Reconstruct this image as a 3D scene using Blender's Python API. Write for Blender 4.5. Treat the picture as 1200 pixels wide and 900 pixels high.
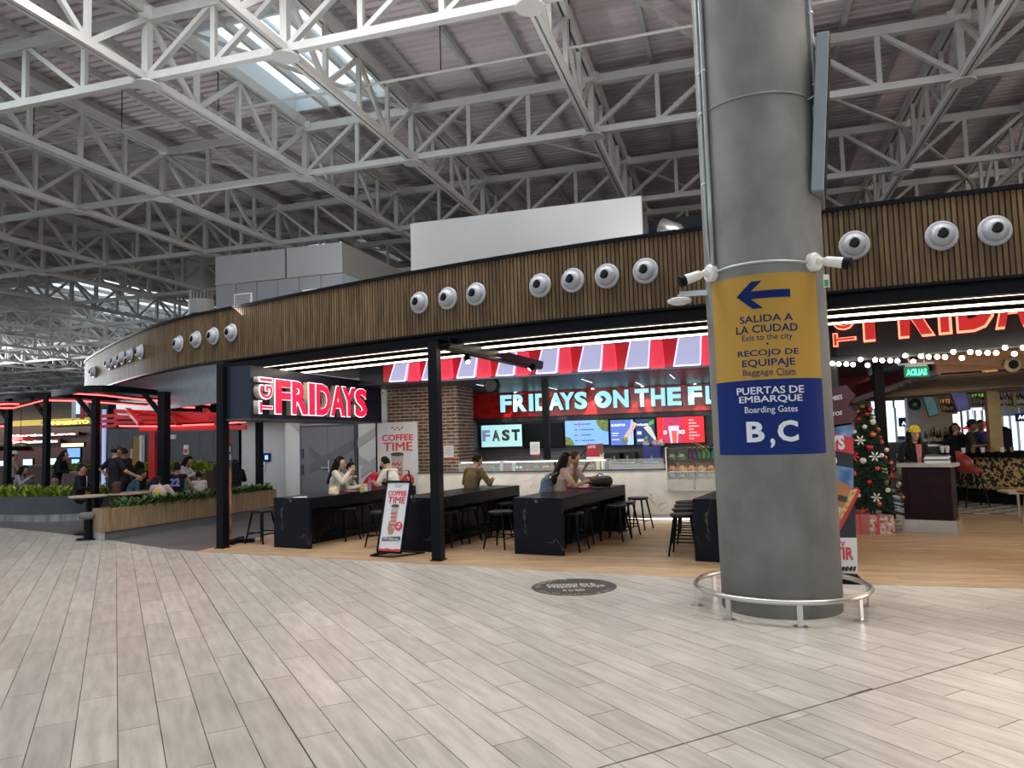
import bpy, math, random
from mathutils import Vector, Matrix
for o in list(bpy.data.objects): bpy.data.objects.remove(o)
S=bpy.context.scene; COL=S.collection; rnd=random.Random(7)
# ---------------- camera (x across the hall, y into the food court, z up) ----------------
YAW=math.radians(16.7); PIT=math.radians(4.23); ROL=math.radians(1.66); F_=865.; EYE=Vector((0,0,1.65))
_c,_s=math.cos(YAW),math.sin(YAW)
R0=Vector((_c,_s,0)); FH=Vector((-_s,_c,0)); ZZ=Vector((0,0,1))
FW=FH*math.cos(PIT)+ZZ*math.sin(PIT); U0=-FH*math.sin(PIT)+ZZ*math.cos(PIT)
RT=R0*math.cos(ROL)-U0*math.sin(ROL); UP=R0*math.sin(ROL)+U0*math.cos(ROL)
cam=bpy.data.cameras.new('camera'); cam.sensor_width=36; cam.lens=F_/1200*36; cam.clip_end=300; cam.clip_start=.05
co=bpy.data.objects.new('camera',cam); COL.objects.link(co)
M=Matrix((RT,UP,-FW)).transposed().to_4x4(); M.translation=EYE; co.matrix_world=M
S.camera=co
# ---------------- sky light, colour ----------------
S.view_settings.view_transform='Standard'; S.view_settings.look='None'; S.view_settings.gamma=1
S.view_settings.exposure=0.25; S.view_settings.use_curve_mapping=False
W=bpy.data.worlds.new('overcast_sky'); S.world=W; W.use_nodes=True
W.node_tree.nodes['Background'].inputs[0].default_value=(.80,.91,1,1)
W.node_tree.nodes['Background'].inputs[1].default_value=1.4
def area(name,loc,size,power,color=(1,1,1),target=None,spread=math.pi):
    l=bpy.data.lights.new(name,'AREA'); l.shape='RECTANGLE'; l.size,l.size_y=size; l.energy=power; l.color=color; l.spread=spread
    o=bpy.data.objects.new(name,l); o.location=loc; COL.objects.link(o)
    if target is not None: o.rotation_euler=(Vector(target)-Vector(loc)).to_track_quat('-Z','Y').to_euler()
    return o
area('skylight_lamp',(-3,7.7,11.05),(15,4),1750,(.97,.98,1),target=(-3,8.0,0))
area('skylight_lamp',(6,5.5,11.0),(5,5),620,(1,.87,.74),target=(5.5,4.8,0))
area('skylight_lamp',(-16,8,11.0),(5,5),400,(.86,.95,1),target=(-16,7,0))
area('facade_daylight',(-66,40,6.8),(12,7),9000,(.92,.97,1),target=(0,15,10.5))
area('added_deck_fill',(-9,13.0,4.35),(4,1.2),165,(.98,.99,1),target=(-4,13.5,11))  # four fill lights added out of sight behind the fascia to brighten the deck
area('added_deck_fill',(-2,12.0,4.35),(4,1.2),130,(1,.98,.97),target=(0,11,11))
area('added_deck_fill',(5,11.5,4.35),(3,1.2),60,(1,.86,.80),target=(5,12,11))
area('added_deck_fill',(-14,17.5,4.5),(3,1.2),110,(.92,.98,1),target=(-14,19,11))
area('bar_lamp',(4.6,17.0,3.6),(2.5,.4),70,(1,.85,.68),target=(4.6,17.2,0))
area('added_shop_fill',(-30,22.3,3.0),(8,.4),120,(1,.8,.6),target=(-30,23.2,0))  # unseen warm fill added to brighten the far shop fronts
area('added_wall_fill',(-9.3,14.6,3.2),(1.6,.3),22,(1,.97,.94),target=(-9.3,15.6,0))  # unseen fill added to lift the grey panelled wall and door
area('awning_downlight',(-3.2,13.35,2.80),(5.5,.2),70,(1,.95,.88),target=(-3.2,14.2,.5))
area('canopy_downlight',(-5.5,11.6,3.0),(4,.2),30,(1,.88,.7),target=(-5.5,11.6,0))
area('canopy_downlight',(4,10.8,3.0),(4,.2),45,(1,.85,.65),target=(4,10.8,0))
area('facade_daylight',(27,18,6),(14,5),2500,(1,.86,.76),target=(5,20,11))

# ---------------- helpers ----------------
def ray(x,y): return FW*F_+RT*(x-600)+UP*(450-y)
def at(x,y,X=None,Y=None,z=None,D=None):
    d=ray(x,y)
    if z is not None: t=(z-EYE.z)/d.z
    elif Y is not None: t=Y/d.y
    elif X is not None: t=X/d.x
    else: t=D/d.dot(FH)
    return EYE+d*t
def lk(n,*a):pass
MATS={}
def mat(name,col,rough=.5,metal=0,emit=None,es=1,var=.08,scale=6,bump=0,stretch=(1,1,1),trans=0,alpha=1,coat=0,rot=0,col2=None,spec=.5,attr=False):
    if name in MATS: return MATS[name]
    m=bpy.data.materials.new(name); m.use_nodes=True; nt=m.node_tree; N=nt.nodes; L=nt.links
    b=N['Principled BSDF']; b.inputs['Roughness'].default_value=rough; b.inputs['Metallic'].default_value=metal
    b.inputs['Specular IOR Level'].default_value=spec
    if coat: b.inputs['Coat Weight'].default_value=coat; b.inputs['Coat Roughness'].default_value=.08
    tc=N.new('ShaderNodeTexCoord'); mp=N.new('ShaderNodeMapping'); L.new(tc.outputs['Object'],mp.inputs[0])
    mp.inputs['Scale'].default_value=stretch
    if rot:
        m0=N.new('ShaderNodeMapping'); m0.inputs['Rotation'].default_value=(0,0,rot); L.new(tc.outputs['Object'],m0.inputs[0]); L.new(m0.outputs[0],mp.inputs[0])
    nz=N.new('ShaderNodeTexNoise'); nz.inputs['Scale'].default_value=scale; nz.inputs['Detail'].default_value=5
    L.new(mp.outputs[0],nz.inputs[0])
    r=N.new('ShaderNodeValToRGB'); L.new(nz.outputs[0],r.inputs[0])
    c1=[max(0,c*(1-var)) for c in col]; c2=list(col2) if col2 else [min(1,c*(1+var)) for c in col]
    r.color_ramp.elements[0].position=.35; r.color_ramp.elements[1].position=.65
    r.color_ramp.elements[0].color=(*c1,1); r.color_ramp.elements[1].color=(*c2,1)
    out=r.outputs[0]
    if attr:
        a=N.new('ShaderNodeAttribute'); a.attribute_name='rnd'
        h=N.new('ShaderNodeHueSaturation'); mr=N.new('ShaderNodeMapRange'); mr.inputs[3].default_value=1-attr; mr.inputs[4].default_value=1+attr
        L.new(a.outputs['Fac'],mr.inputs[0]); L.new(mr.outputs[0],h.inputs['Value']); L.new(out,h.inputs['Color']); out=h.outputs[0]
    L.new(out,b.inputs['Base Color'])
    if bump:
        bp=N.new('ShaderNodeBump'); bp.inputs['Strength'].default_value=bump; bp.inputs['Distance'].default_value=.01; L.new(nz.outputs[0],bp.inputs['Height']); L.new(bp.outputs[0],b.inputs['Normal'])
    if emit: b.inputs['Emission Color'].default_value=(*emit,1); b.inputs['Emission Strength'].default_value=es
    if trans: b.inputs['Transmission Weight'].default_value=trans
    if alpha<1: b.inputs['Alpha'].default_value=alpha
    MATS[name]=m; return m
def marble(name,base,vein,amt=.03,scale=1.2,rough=.25):
    if name in MATS: return MATS[name]
    m=mat(name,base,rough,var=.1,scale=3); nt=m.node_tree; N=nt.nodes; L=nt.links; b=N['Principled BSDF']
    tc=[n for n in N if n.type=='TEX_COORD'][0]
    nz=N.new('ShaderNodeTexNoise'); nz.inputs['Scale'].default_value=scale; nz.inputs['Detail'].default_value=7; nz.inputs['Distortion'].default_value=.6; L.new(tc.outputs['Object'],nz.inputs[0])
    s=N.new('ShaderNodeMath'); s.operation='SUBTRACT'; s.inputs[1].default_value=.5; L.new(nz.outputs[0],s.inputs[0])
    a=N.new('ShaderNodeMath'); a.operation='ABSOLUTE'; L.new(s.outputs[0],a.inputs[0])
    mr=N.new('ShaderNodeMapRange'); mr.inputs[1].default_value=0; mr.inputs[2].default_value=amt; mr.inputs[3].default_value=1; mr.inputs[4].default_value=0; L.new(a.outputs[0],mr.inputs[0])
    n2=N.new('ShaderNodeTexNoise'); n2.inputs['Scale'].default_value=1.7; L.new(tc.outputs['Object'],n2.inputs[0])
    m2=N.new('ShaderNodeMapRange'); m2.inputs[1].default_value=.48; m2.inputs[2].default_value=.62; L.new(n2.outputs[0],m2.inputs[0])
    mu=N.new('ShaderNodeMath'); mu.operation='MULTIPLY'; L.new(mr.outputs[0],mu.inputs[0]); L.new(m2.outputs[0],mu.inputs[1])
    mx=N.new('ShaderNodeMix'); mx.data_type='RGBA'; L.new(mu.outputs[0],mx.inputs[0])
    src=b.inputs['Base Color'].links[0].from_socket; L.new(src,mx.inputs[6]); mx.inputs[7].default_value=(*vein,1); L.new(mx.outputs[2],b.inputs['Base Color'])
    return m
def emi(name,c,s): return mat(name,[x*.6 for x in c],.4,emit=c,es=s,var=.02)

class MB:
    def __init__(s): s.v=[]; s.f=[]; s.m=[]; s.a=[]; s.cur=0
    def add(s,vs,fs,mi=None,a=None):
        n=len(s.v); s.v+= [tuple(v) for v in vs]
        for f in fs: s.f.append([i+n for i in f]); s.m.append(s.cur if mi is None else mi); s.a.append(.5 if a is None else a)
        return s
    def box(s,x0,x1,y0,y1,z0,z1,mi=None,a=None):
        return s.add([(x0,y0,z0),(x1,y0,z0),(x1,y1,z0),(x0,y1,z0),(x0,y0,z1),(x1,y0,z1),(x1,y1,z1),(x0,y1,z1)],[(3,2,1,0),(4,5,6,7),(0,1,5,4),(1,2,6,5),(2,3,7,6),(3,0,4,7)],mi,a)
    def obox(s,c,hx,hy,hz,rz=0,mi=None,a=None,R=None):
        Rm=R or Matrix.Rotation(rz,3,'Z'); c=Vector(c); vs=[]
        for k in(-1,1):
            for (i,j) in((-1,-1),(1,-1),(1,1),(-1,1)): vs.append(c+Rm@Vector((i*hx,j*hy,k*hz)))
        return s.add(vs,[(3,2,1,0),(4,5,6,7),(0,1,5,4),(1,2,6,5),(2,3,7,6),(3,0,4,7)],mi,a)
    def bar(s,p,q,w,h=None,mi=None,up=(0,0,1)):
        p=Vector(p);q=Vector(q);d=q-p;L=d.length
        if L<1e-6: return s
        d/=L; h=h or w; u=Vector(up)
        if abs(d.dot(u))>.97: u=Vector((1,0,0))
        x=d.cross(u).normalized(); z=x.cross(d)
        R=Matrix((x,d,z)).transposed(); return s.obox((p+q)/2,w/2,L/2,h/2,R=R,mi=mi)
    def ring(s,c,r,n,ax=(0,0,1),ph=0):
        ax=Vector(ax).normalized(); u=Vector((1,0,0)) if abs(ax.x)<.8 else Vector((0,1,0))
        a=ax.cross(u).normalized(); b=ax.cross(a)
        return [Vector(c)+a*r*math.cos(ph+2*math.pi*i/n)+b*r*math.sin(ph+2*math.pi*i/n) for i in range(n)]
    def rev(s,c,prof,n=16,ax=(0,0,1),mi=None,cap=True):   # prof: (radius, height along the axis)
        ax=Vector(ax).normalized(); rs=[s.ring(Vector(c)+ax*h,max(r,1e-4),n,ax) for r,h in prof]
        vs=[v for r in rs for v in r]; fs=[]
        for k in range(len(prof)-1):
            for i in range(n): j=(i+1)%n; fs.append((k*n+i,k*n+j,(k+1)*n+j,(k+1)*n+i))
        if cap: fs.append(tuple(range(n))[::-1]); fs.append(tuple((len(prof)-1)*n+i for i in range(n)))
        return s.add(vs,fs,mi)
    def cyl(s,p,q,r,n=10,r2=None,mi=None):
        p=Vector(p);q=Vector(q); return s.rev(p,[(r,0),(r if r2 is None else r2,(q-p).length)],n,q-p,mi)
    def tube(s,pts,r,n=8,mi=None,closed=False):
        pts=[Vector(p) for p in pts]; m=len(pts); vs=[]; 
        for k,p in enumerate(pts):
            if closed: d=pts[(k+1)%m]-pts[k-1]
            else: d=pts[min(k+1,m-1)]-pts[max(k-1,0)]
            d.normalize(); u=Vector((0,0,1)) if abs(d.z)<.9 else Vector((1,0,0))
            a=d.cross(u).normalized(); b=a.cross(d)
            vs+=[p+a*r*math.cos(2*math.pi*i/n)+b*r*math.sin(2*math.pi*i/n) for i in range(n)]
        fs=[]
        for k in range(m if closed else m-1):
            k2=(k+1)%m
            for i in range(n): j=(i+1)%n; fs.append((k*n+i,k*n+j,k2*n+j,k2*n+i))
        if not closed: fs+= [tuple(range(n))[::-1],tuple((m-1)*n+i for i in range(n))]
        return s.add(vs,fs,mi)
    def sph(s,c,r,n=12,m=8,sc=(1,1,1),mi=None):
        c=Vector(c); vs=[]; fs=[]
        for k in range(m+1):
            t=math.pi*k/m
            for i in range(n):
                a=2*math.pi*i/n; vs.append(c+Vector((r*math.sin(t)*math.cos(a)*sc[0],r*math.sin(t)*math.sin(a)*sc[1],r*math.cos(t)*sc[2])))
        for k in range(m):
            for i in range(n): j=(i+1)%n; fs.append((k*n+i,(k+1)*n+i,(k+1)*n+j,k*n+j))
        return s.add(vs,fs,mi)
    def prism(s,poly,z0,z1,mi=None,a=None):
        n=len(poly); vs=[(p[0],p[1],z0) for p in poly]+[(p[0],p[1],z1) for p in poly]
        fs=[tuple(range(n))[::-1],tuple(range(n,2*n))]+[(i,(i+1)%n,n+(i+1)%n,n+i) for i in range(n)]
        return s.add(vs,fs,mi,a)
    def slab(s,poly,o,u,v,w,d,mi=None):        # polygon (a,b) in plane o+a*u+b*v, thickness d along w
        n=len(poly); o=Vector(o);u=Vector(u);v=Vector(v);w=Vector(w)
        vs=[o+u*a+v*b for a,b in poly]; vs+= [p+w*d for p in vs]
        fs=[tuple(range(n))[::-1],tuple(range(n,2*n))]+[(i,(i+1)%n,n+(i+1)%n,n+i) for i in range(n)]
        return s.add(vs,fs,mi)
ROOTM={}
def T(name,label=None,cat=None,loc=(0,0,0),rz=0,group=None,kind=None,parent=None):
    o=bpy.data.objects.new(name,None); o.empty_display_size=.1; COL.objects.link(o)
    o.location=loc; o.rotation_euler=(0,0,rz); ROOTM[o.name]=Matrix.Translation(Vector(loc))@Matrix.Rotation(rz,4,'Z')
    tag(o,label,cat,group,kind); return o
def tag(o,label=None,cat=None,group=None,kind=None):
    if label: o['label']=label
    if cat: o['category']=cat
    if group: o['group']=group
    if kind: o['kind']=kind
    return o
def wm(o):
    m=Matrix.Identity(4)
    while o: m=ROOTM.get(o.name,Matrix.Identity(4))@m; o=o.parent
    return m
def P(name,mb,mats,parent=None,label=None,cat=None,group=None,kind=None,local=False,smooth=False,org=None,bevel=0):
    """one mesh object; geometry given in world coordinates unless local"""
    me=bpy.data.meshes.new(name); vs=[Vector(v) for v in mb.v]
    if parent is not None and not local:
        iv=wm(parent).inverted(); vs=[iv@v for v in vs]
    if org is not None: org=Vector(org); vs=[v-org for v in vs]
    me.from_pydata(vs,[],mb.f)
    ms=mats if isinstance(mats,(list,tuple)) else [mats]
    for m_ in ms: me.materials.append(m_)
    if len(ms)>1: me.polygons.foreach_set('material_index',[min(i,len(ms)-1) for i in mb.m])
    if smooth: me.polygons.foreach_set('use_smooth',[True]*len(mb.f))
    if any(x!=.5 for x in mb.a):
        at_=me.attributes.new('rnd','FLOAT','FACE'); at_.data.foreach_set('value',mb.a)
    me.update()
    o=bpy.data.objects.new(name,me); COL.objects.link(o); o.parent=parent
    if org is not None: o.location=org; ROOTM[o.name]=Matrix.Translation(org)
    if smooth=='auto' or bevel:
        if bevel:
            bv=o.modifiers.new('b','BEVEL'); bv.width=bevel; bv.segments=2; bv.limit_method='ANGLE'
    return tag(o,label,cat,group,kind)
def dup(o,loc=None,rz=None,label=None,parent=None):
    r=o.copy(); COL.objects.link(r); r.parent=parent
    if loc is not None: r.location=loc
    if rz is not None: r.rotation_euler=(0,0,rz)
    if label: r['label']=label
    for ch in list(o.children): dup(ch,parent=r)
    return r
# text: made as curves, turned into fitted meshes in one pass at the end
TX=[]
def text(name,s,m,w,h,p,right,up,depth=.004,bold=.0,parent=None,cyl=None,mirror=False,label=None,keep=False,kind=None):
    """fits string s into w x h with its lower left corner at p"""
    cu=bpy.data.curves.new(name,'FONT'); cu.body=s; cu.extrude=.05; thick=bold if ('M' in s and bold) else 0; cu.offset=0 if thick else bold; cu.resolution_u=3
    o=bpy.data.objects.new(name,cu); COL.objects.link(o); o.parent=parent
    if label: o['label']=label
    TX.append((o,m,w,h,Vector(p),Vector(right).normalized(),Vector(up).normalized(),depth,cyl,mirror,keep,thick)); return o
REM=[]
def finish():
    bpy.context.view_layer.update(); dg=bpy.context.evaluated_depsgraph_get()
    for (o,m,w,h,p,r,u,d,cyl,mirror,keep,thick) in TX:
        me=bpy.data.meshes.new_from_object(o.evaluated_get(dg)); vs=[v.co.copy() for v in me.vertices]
        if not vs: continue
        if thick:
            fs=[tuple(q.vertices) for q in me.polygons]; n0=len(vs); av=[]; af=[]
            for i_,(sx,sy) in enumerate(((-1,-.6),(1,-.6),(1,.6),(-1,.6))):
                av+=[(v.x+sx*thick,v.y+sy*thick,v.z+.02*i_) for v in vs]; af+=[tuple(q+n0*i_ for q in f) for f in fs]
            me=bpy.data.meshes.new('t'); me.from_pydata(av,[],af); vs=[Vector(v) for v in av]
        x0=min(v.x for v in vs);x1=max(v.x for v in vs);y0=min(v.y for v in vs);y1=max(v.y for v in vs)
        n=r.cross(u); iv=wm(o.parent).inverted() if o.parent else Matrix.Identity(4)
        k=min(w/(x1-x0),h/(y1-y0)) if keep else 0
        if cyl:
            import bmesh
            bm=bmesh.new(); bm.from_mesh(me); kx=w/(x1-x0); nst=int(w/.02)+1
            for i_ in range(1,nst): bmesh.ops.bisect_plane(bm,geom=bm.verts[:]+bm.edges[:]+bm.faces[:],plane_co=(x0+(x1-x0)*i_/nst,0,0),plane_no=(1,0,0))
            bm.to_mesh(me); bm.free(); vs=[v.co.copy() for v in me.vertices]
        for v,q in zip(me.vertices,vs):
            a=(q.x-x0)*(k or w/(x1-x0)); b=(q.y-y0)*(k or h/(y1-y0)); c=(q.z/.1+.5)*d
            if mirror: a=w-a
            if cyl:   # cyl=(cx,cy,R): p.x is the start angle, p.z the height
                t=p.x+(a-p.y)/cyl[2]; R_=cyl[2]+c; v.co=iv@Vector((cyl[0]+R_*math.sin(t),cyl[1]-R_*math.cos(t),p.z+b))
            else: v.co=iv@(p+r*a+u*b+n*c)
        me.materials.clear(); me.materials.append(m)
        nm=o.name; pa=o.parent; props={k_:o[k_] for k_ in o.keys()}
        cu=o.data; bpy.data.objects.remove(o); bpy.data.curves.remove(cu)
        me.name=nm; no=bpy.data.objects.new(nm,me); COL.objects.link(no); no.parent=pa
        for k_,v_ in props.items(): no[k_]=v_
    for o in REM:
        me=bpy.data.meshes.new_from_object(o.evaluated_get(dg)); old=o.data
        o.modifiers.clear(); o.data=me
        me.polygons.foreach_set('use_smooth',[True]*len(me.polygons))
V=Vector
X_,Y_,Z_=V((1,0,0)),V((0,1,0)),V((0,0,1))
# ================= materials =================
m_steel=mat('painted_truss_steel',(.50,.50,.475),.5,var=.05,scale=2)
m_deck=mat('roof_deck_metal',(.68,.60,.61),.55,.1,var=.12,scale=1.2,stretch=(.3,2,1))
m_conc=mat('column_concrete',(.20,.204,.192),.75,var=.16,scale=3.2,bump=.25,stretch=(1,1,.7))
m_black=mat('black_steel',(.004,.005,.007),.4,var=.15,spec=.10)
m_dark=mat('dark_grey_panel',(.045,.052,.06),.45,var=.1)
m_soff=mat('dark_soffit',(.03,.027,.025),.6)
m_white=mat('white_plastic',(.75,.75,.74),.4,var=.02)
m_wall=mat('light_grey_wall',(.25,.25,.245),.55,var=.03,scale=1)
m_wall2=mat('pale_grey_wall_panel',(.55,.55,.54),.55,var=.03,scale=1)
m_gpan=mat('grey_cladding',(.20,.205,.215),.5,var=.05,scale=.8)
m_slat=mat('brown_wood_slats',(.27,.175,.10),.55,var=.2,scale=5,stretch=(3,3,.4))
m_tile=mat('greige_wood_look_tile',(.39,.36,.32),.30,var=.12,scale=3.0,stretch=(.8,5,1),rot=math.pi/4,bump=.05,attr=.11,col2=(.47,.44,.395))
m_grout=mat('grey_grout',(.085,.08,.072),.8)
m_wfl=mat('honey_wood_floor',(.35,.225,.125),.42,var=.2,scale=3,stretch=(.8,8,1),attr=.16,col2=(.46,.315,.19))
m_gfl=mat('dark_grey_stone_tile',(.11,.11,.115),.35,var=.15,scale=2,attr=.12)
m_glass=mat('clear_glass',(.9,.97,.97),.02,alpha=.16,var=0)
m_ss=mat('stainless_steel',(.55,.54,.51),.28,.9,var=.04)
m_led=emi('warm_led_strip',(1,.86,.62),7)
m_redneon=emi('red_led_strip',(1,.06,.06),6)
m_brick=mat('brown_brick',(.15,.085,.062),.8,var=.3,scale=9,attr=.45)
m_mort=mat('pale_mortar',(.55,.49,.42),.9)
m_bm=marble('black_veined_marble',(.006,.007,.011),(.16,.155,.14),.006,1.6,.3)
m_bm.node_tree.nodes['Principled BSDF'].inputs['Specular IOR Level'].default_value=.1
m_wm=marble('white_veined_marble',(.74,.73,.69),(.25,.23,.21),.008,1.3,.3)
# ================= floor =================
BD=[(-60,22),(-24,15.9),(-15.87,12.67),(-13.56,11.95),(-11.1,11.02),(-8.74,10.03),(-7.03,9.75),(-5.5,9.56),(-4.07,9.32),(-2.81,9.12),(-1.68,8.95),(-.33,8.82),(1.12,8.70),(2.69,8.68),(8,8.9),(40,12)]
def bnd(x):
    for (a,b),(c,d) in zip(BD,BD[1:]):
        if a<=x<=c: return b+(d-b)*(x-a)/(c-a)
    return BD[-1][1]
def clip(poly,a,n):       # keep the half plane (p-a).n>=0
    out=[]; m=len(poly)
    for i in range(m):
        p=poly[i];q=poly[(i+1)%m]; dp=(p[0]-a[0])*n[0]+(p[1]-a[1])*n[1]; dq=(q[0]-a[0])*n[0]+(q[1]-a[1])*n[1]
        if dp>=0: out.append(p)
        if dp*dq<0: t=dp/(dp-dq); out.append((p[0]+(q[0]-p[0])*t,p[1]+(q[1]-p[1])*t))
    return out
def clipb(poly,side,gap=.002):
    cx=sum(p[0] for p in poly)/len(poly)
    if all((p[1]-bnd(p[0]))*side>.01 for p in poly): return poly
    if all((p[1]-bnd(p[0]))*side<-.01 for p in poly): return []
    xs=[p[0] for p in poly]; x0,x1=min(xs),max(xs); a=(x0,bnd(x0)); b=(x1,bnd(x1)); d=V((b[0]-a[0],b[1]-a[1])).normalized()
    n=(-d.y*side,d.x*side); a=(a[0]+n[0]*gap,a[1]+n[1]*gap)
    return clip(poly,a,n)
floor=P('floor',MB().box(-95,40,-20,110,-.06,-.012),m_grout,kind='structure',label='pale greige wood-look tile concourse floor')
q=.7071
def PT(u,t): return (u*q-t*q, u*q+t*q)     # u across the planks, t along them (45 degrees left)
pl=[]
PW,PL=.2225,1.2
for i in range(-75,62):
    u0=.9188+i*PW; u1=u0+PW; off=(i*.43)%1.2 + rnd.uniform(-.02,.02)
    g=.006 if i==0 else .0026
    k0=-6
    segs=[]
    for k in range(-4,24):
        t0=3.18-PL*8+off+k*PL; t1=t0+PL
        if t0<3.18<t1: segs+= [(t0,3.18-.004),(3.18+.004,t1)]
        else: segs.append((t0,t1))
    for t0,t1 in segs:
        if t1-t0<.03: continue
        cx,cy=PT((u0+u1)/2,(t0+t1)/2)
        if cy<.2 or cx<-24 or cx>9 or cy>17.5 or cx>cy*.9+3.5 or cx<-cy*1.45-5: continue
        poly=[PT(u0+g,t0+.003),PT(u1-.0026,t0+.003),PT(u1-.0026,t1-.003),PT(u0+g,t1-.003)]
        poly=clipb(poly,-1)
        if len(poly)<3: continue
        d=math.hypot(cx,cy); vis= -1.15<math.atan2(cx+.3*0,cy)+YAW<.75*1 and cy>1.8
        pl.append((0 if vis else 1,d,poly))
pl.sort(key=lambda t:(t[0],t[1]))
rest=MB()
for i,(k,d,poly) in enumerate(pl):
    a=rnd.random()
    if a==.5: a=.51
    if i<300: P('plank',MB().prism(poly,-.012,0,a=a),m_tile,floor)
    else: rest.prism(poly,-.012,rnd.uniform(-.0006,0),a=a)
P('plank_field',rest,m_tile,floor,kind='stuff')
P('plank_field',MB().box(-60,40,-20,.1,-.012,0).box(-60,-24,.1,22,-.012,0),m_tile,floor,kind='stuff')
# inner floors: wood boards in the restaurants, stone tile to the left
wf=MB(); 
def wood_zone(cx,cy): return cx> -8.6+ .25*(cy-10.0)*0
y=8.4; r_=0
while y<24:
    x=-12.5+ (r_*.53)%1.5
    while x<12:
        p=[(x+.001,y+.001),(x+1.5,y+.001),(x+1.5,y+.149),(x+.001,y+.149)]
        p=clip(p,(-8.35,0),(1,.0)); p=clipb(p,1) if len(p)>2 else []
        if len(p)>2: wf.prism(p,-.012,0,a=rnd.random())
        x+=1.5
    y+=.15; r_+=1
wfo=P('floor_wood',wf,m_wfl,kind='structure',label='honey brown wood board floor of the restaurants')
gf=MB()
for i in range(-40,-6):
    for j in range(8,60):
        x0=i*.6*1.0; y0=j*.6
        p=[(x0+.0015,y0+.0015),(x0+.5985,y0+.0015),(x0+.5985,y0+.5985),(x0+.0015,y0+.5985)]
        ca,sa=math.cos(.35),math.sin(.35); p=[(a*ca-b*sa+3.5,a*sa+b*ca+3) for a,b in p]
        p=clip(p,(-8.352,0),(-1,0)); p=clipb(p,1) if len(p)>2 else []
        if len(p)>2: gf.prism(p,-.012,-.0005,a=rnd.random())
P('floor_stone',gf,m_gfl,kind='structure',label='dark grey stone tile floor of the food court')
# ================= roof =================
ZB,ZT,ZD=9.35,10.67,11.3
rows=[.2-5.95+5.95*k for k in range(0,19)]
def colx():
    xs=[]
    for k in range(-10,4): xs+=[-3.1+8.28*k,.22+8.28*k]
    return sorted(xs)
cols=[x for x in colx() if x>-92]
holes=[(-11.6,-8.2,13.6,17.9),(-52.9,-49.6,30,36),(-61.2,-57.9,50,58),(-44.6,-41.2,62,70),(-69.5,-66,66,76),(-39.8,-33.0,32.0,44.0),(-19.8,-16.3,30.5,35),(-44.6,-41.2,40,47),(-11.5,-8.2,-10,-6),(.0,4,-10,-6),(-19.8,-16.3,-4,0),(-3.1,.22,-4.5,-1),(5.2,8.5,-4,2),(13.5,16.8,22,28)]
dk=MB()
def deckrow(y0,y1,x0,x1):
    prof=[(0,0),(.07,0),(.085,.045),(.15,.045),(.165,0)]
    n=int((y1-y0)/.25); 
    pts=[]
    for k in range(n):
        for a,b in ((0,0),(.155,0),(.17,.075),(.235,.075)): pts.append((y0+k*.25+a,ZD+b))
    pts.append((y0+n*.25,ZD))
    vs=[(x0,a,b) for a,b in pts]+[(x1,a,b) for a,b in pts]; m_=len(pts)
    dk.add(vs,[(i,i+1,m_+i+1,m_+i) for i in range(m_-1)])
yb=sorted(set([-18.,108.]+[h[2] for h in holes]+[h[3] for h in holes]))
for y0,y1 in zip(yb,yb[1:]):
    n=max(1,round((y1-y0)/.25)); hs=sorted((h[0],h[1]) for h in holes if h[2]<(y0+y1)/2<h[3])
    x=-93
    # keep the pitch close to a quarter metre
    sv=len(dk.v)
    segs=[]
    for a,b in hs: segs.append((x,a)); x=b
    segs.append((x,30))
    for a,b in segs:
        s0=len(dk.v); deckrow(0,n*.25,a,b)
        for i in range(s0,len(dk.v)): v=dk.v[i]; dk.v[i]=(v[0],y0+v[1]*(y1-y0)/(n*.25),v[2])
ceil=P('ceiling',dk,m_deck,kind='structure',label='dark corrugated metal roof deck on grey purlins')
m_frame=mat('skylight_frame_paint',(.62,.66,.68),.4,var=.03)
m_sky=emi('frosted_skylight_glass',(.80,.95,1),3.2)
for n_,(a,b,c_,d_) in enumerate(holes):
    w=MB(); t=.08
    w.box(a-t,a,c_-t,d_+t,ZD-.15,ZD+.4).box(b,b+t,c_-t,d_+t,ZD-.15,ZD+.4).box(a,b,c_-t,c_,ZD-.15,ZD+.4).box(a,b,d_,d_+t,ZD-.15,ZD+.4)
    for k in range(1,4): xx=a+(b-a)*k/4; w.box(xx-.03,xx+.03,c_,d_,ZD+.92,ZD+1.0)
    yy=(c_+d_)/2; w.box(a,b,yy-.04,yy+.04,ZD+.34,ZD+.4)
    wo=P('window_%d'%(n_+1),w,m_frame,kind='structure',label='rectangular roof skylight with pale frame')
    P('pane',MB().box(a,b,c_,d_,ZD+.4,ZD+.42),m_glass,wo)
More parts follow.
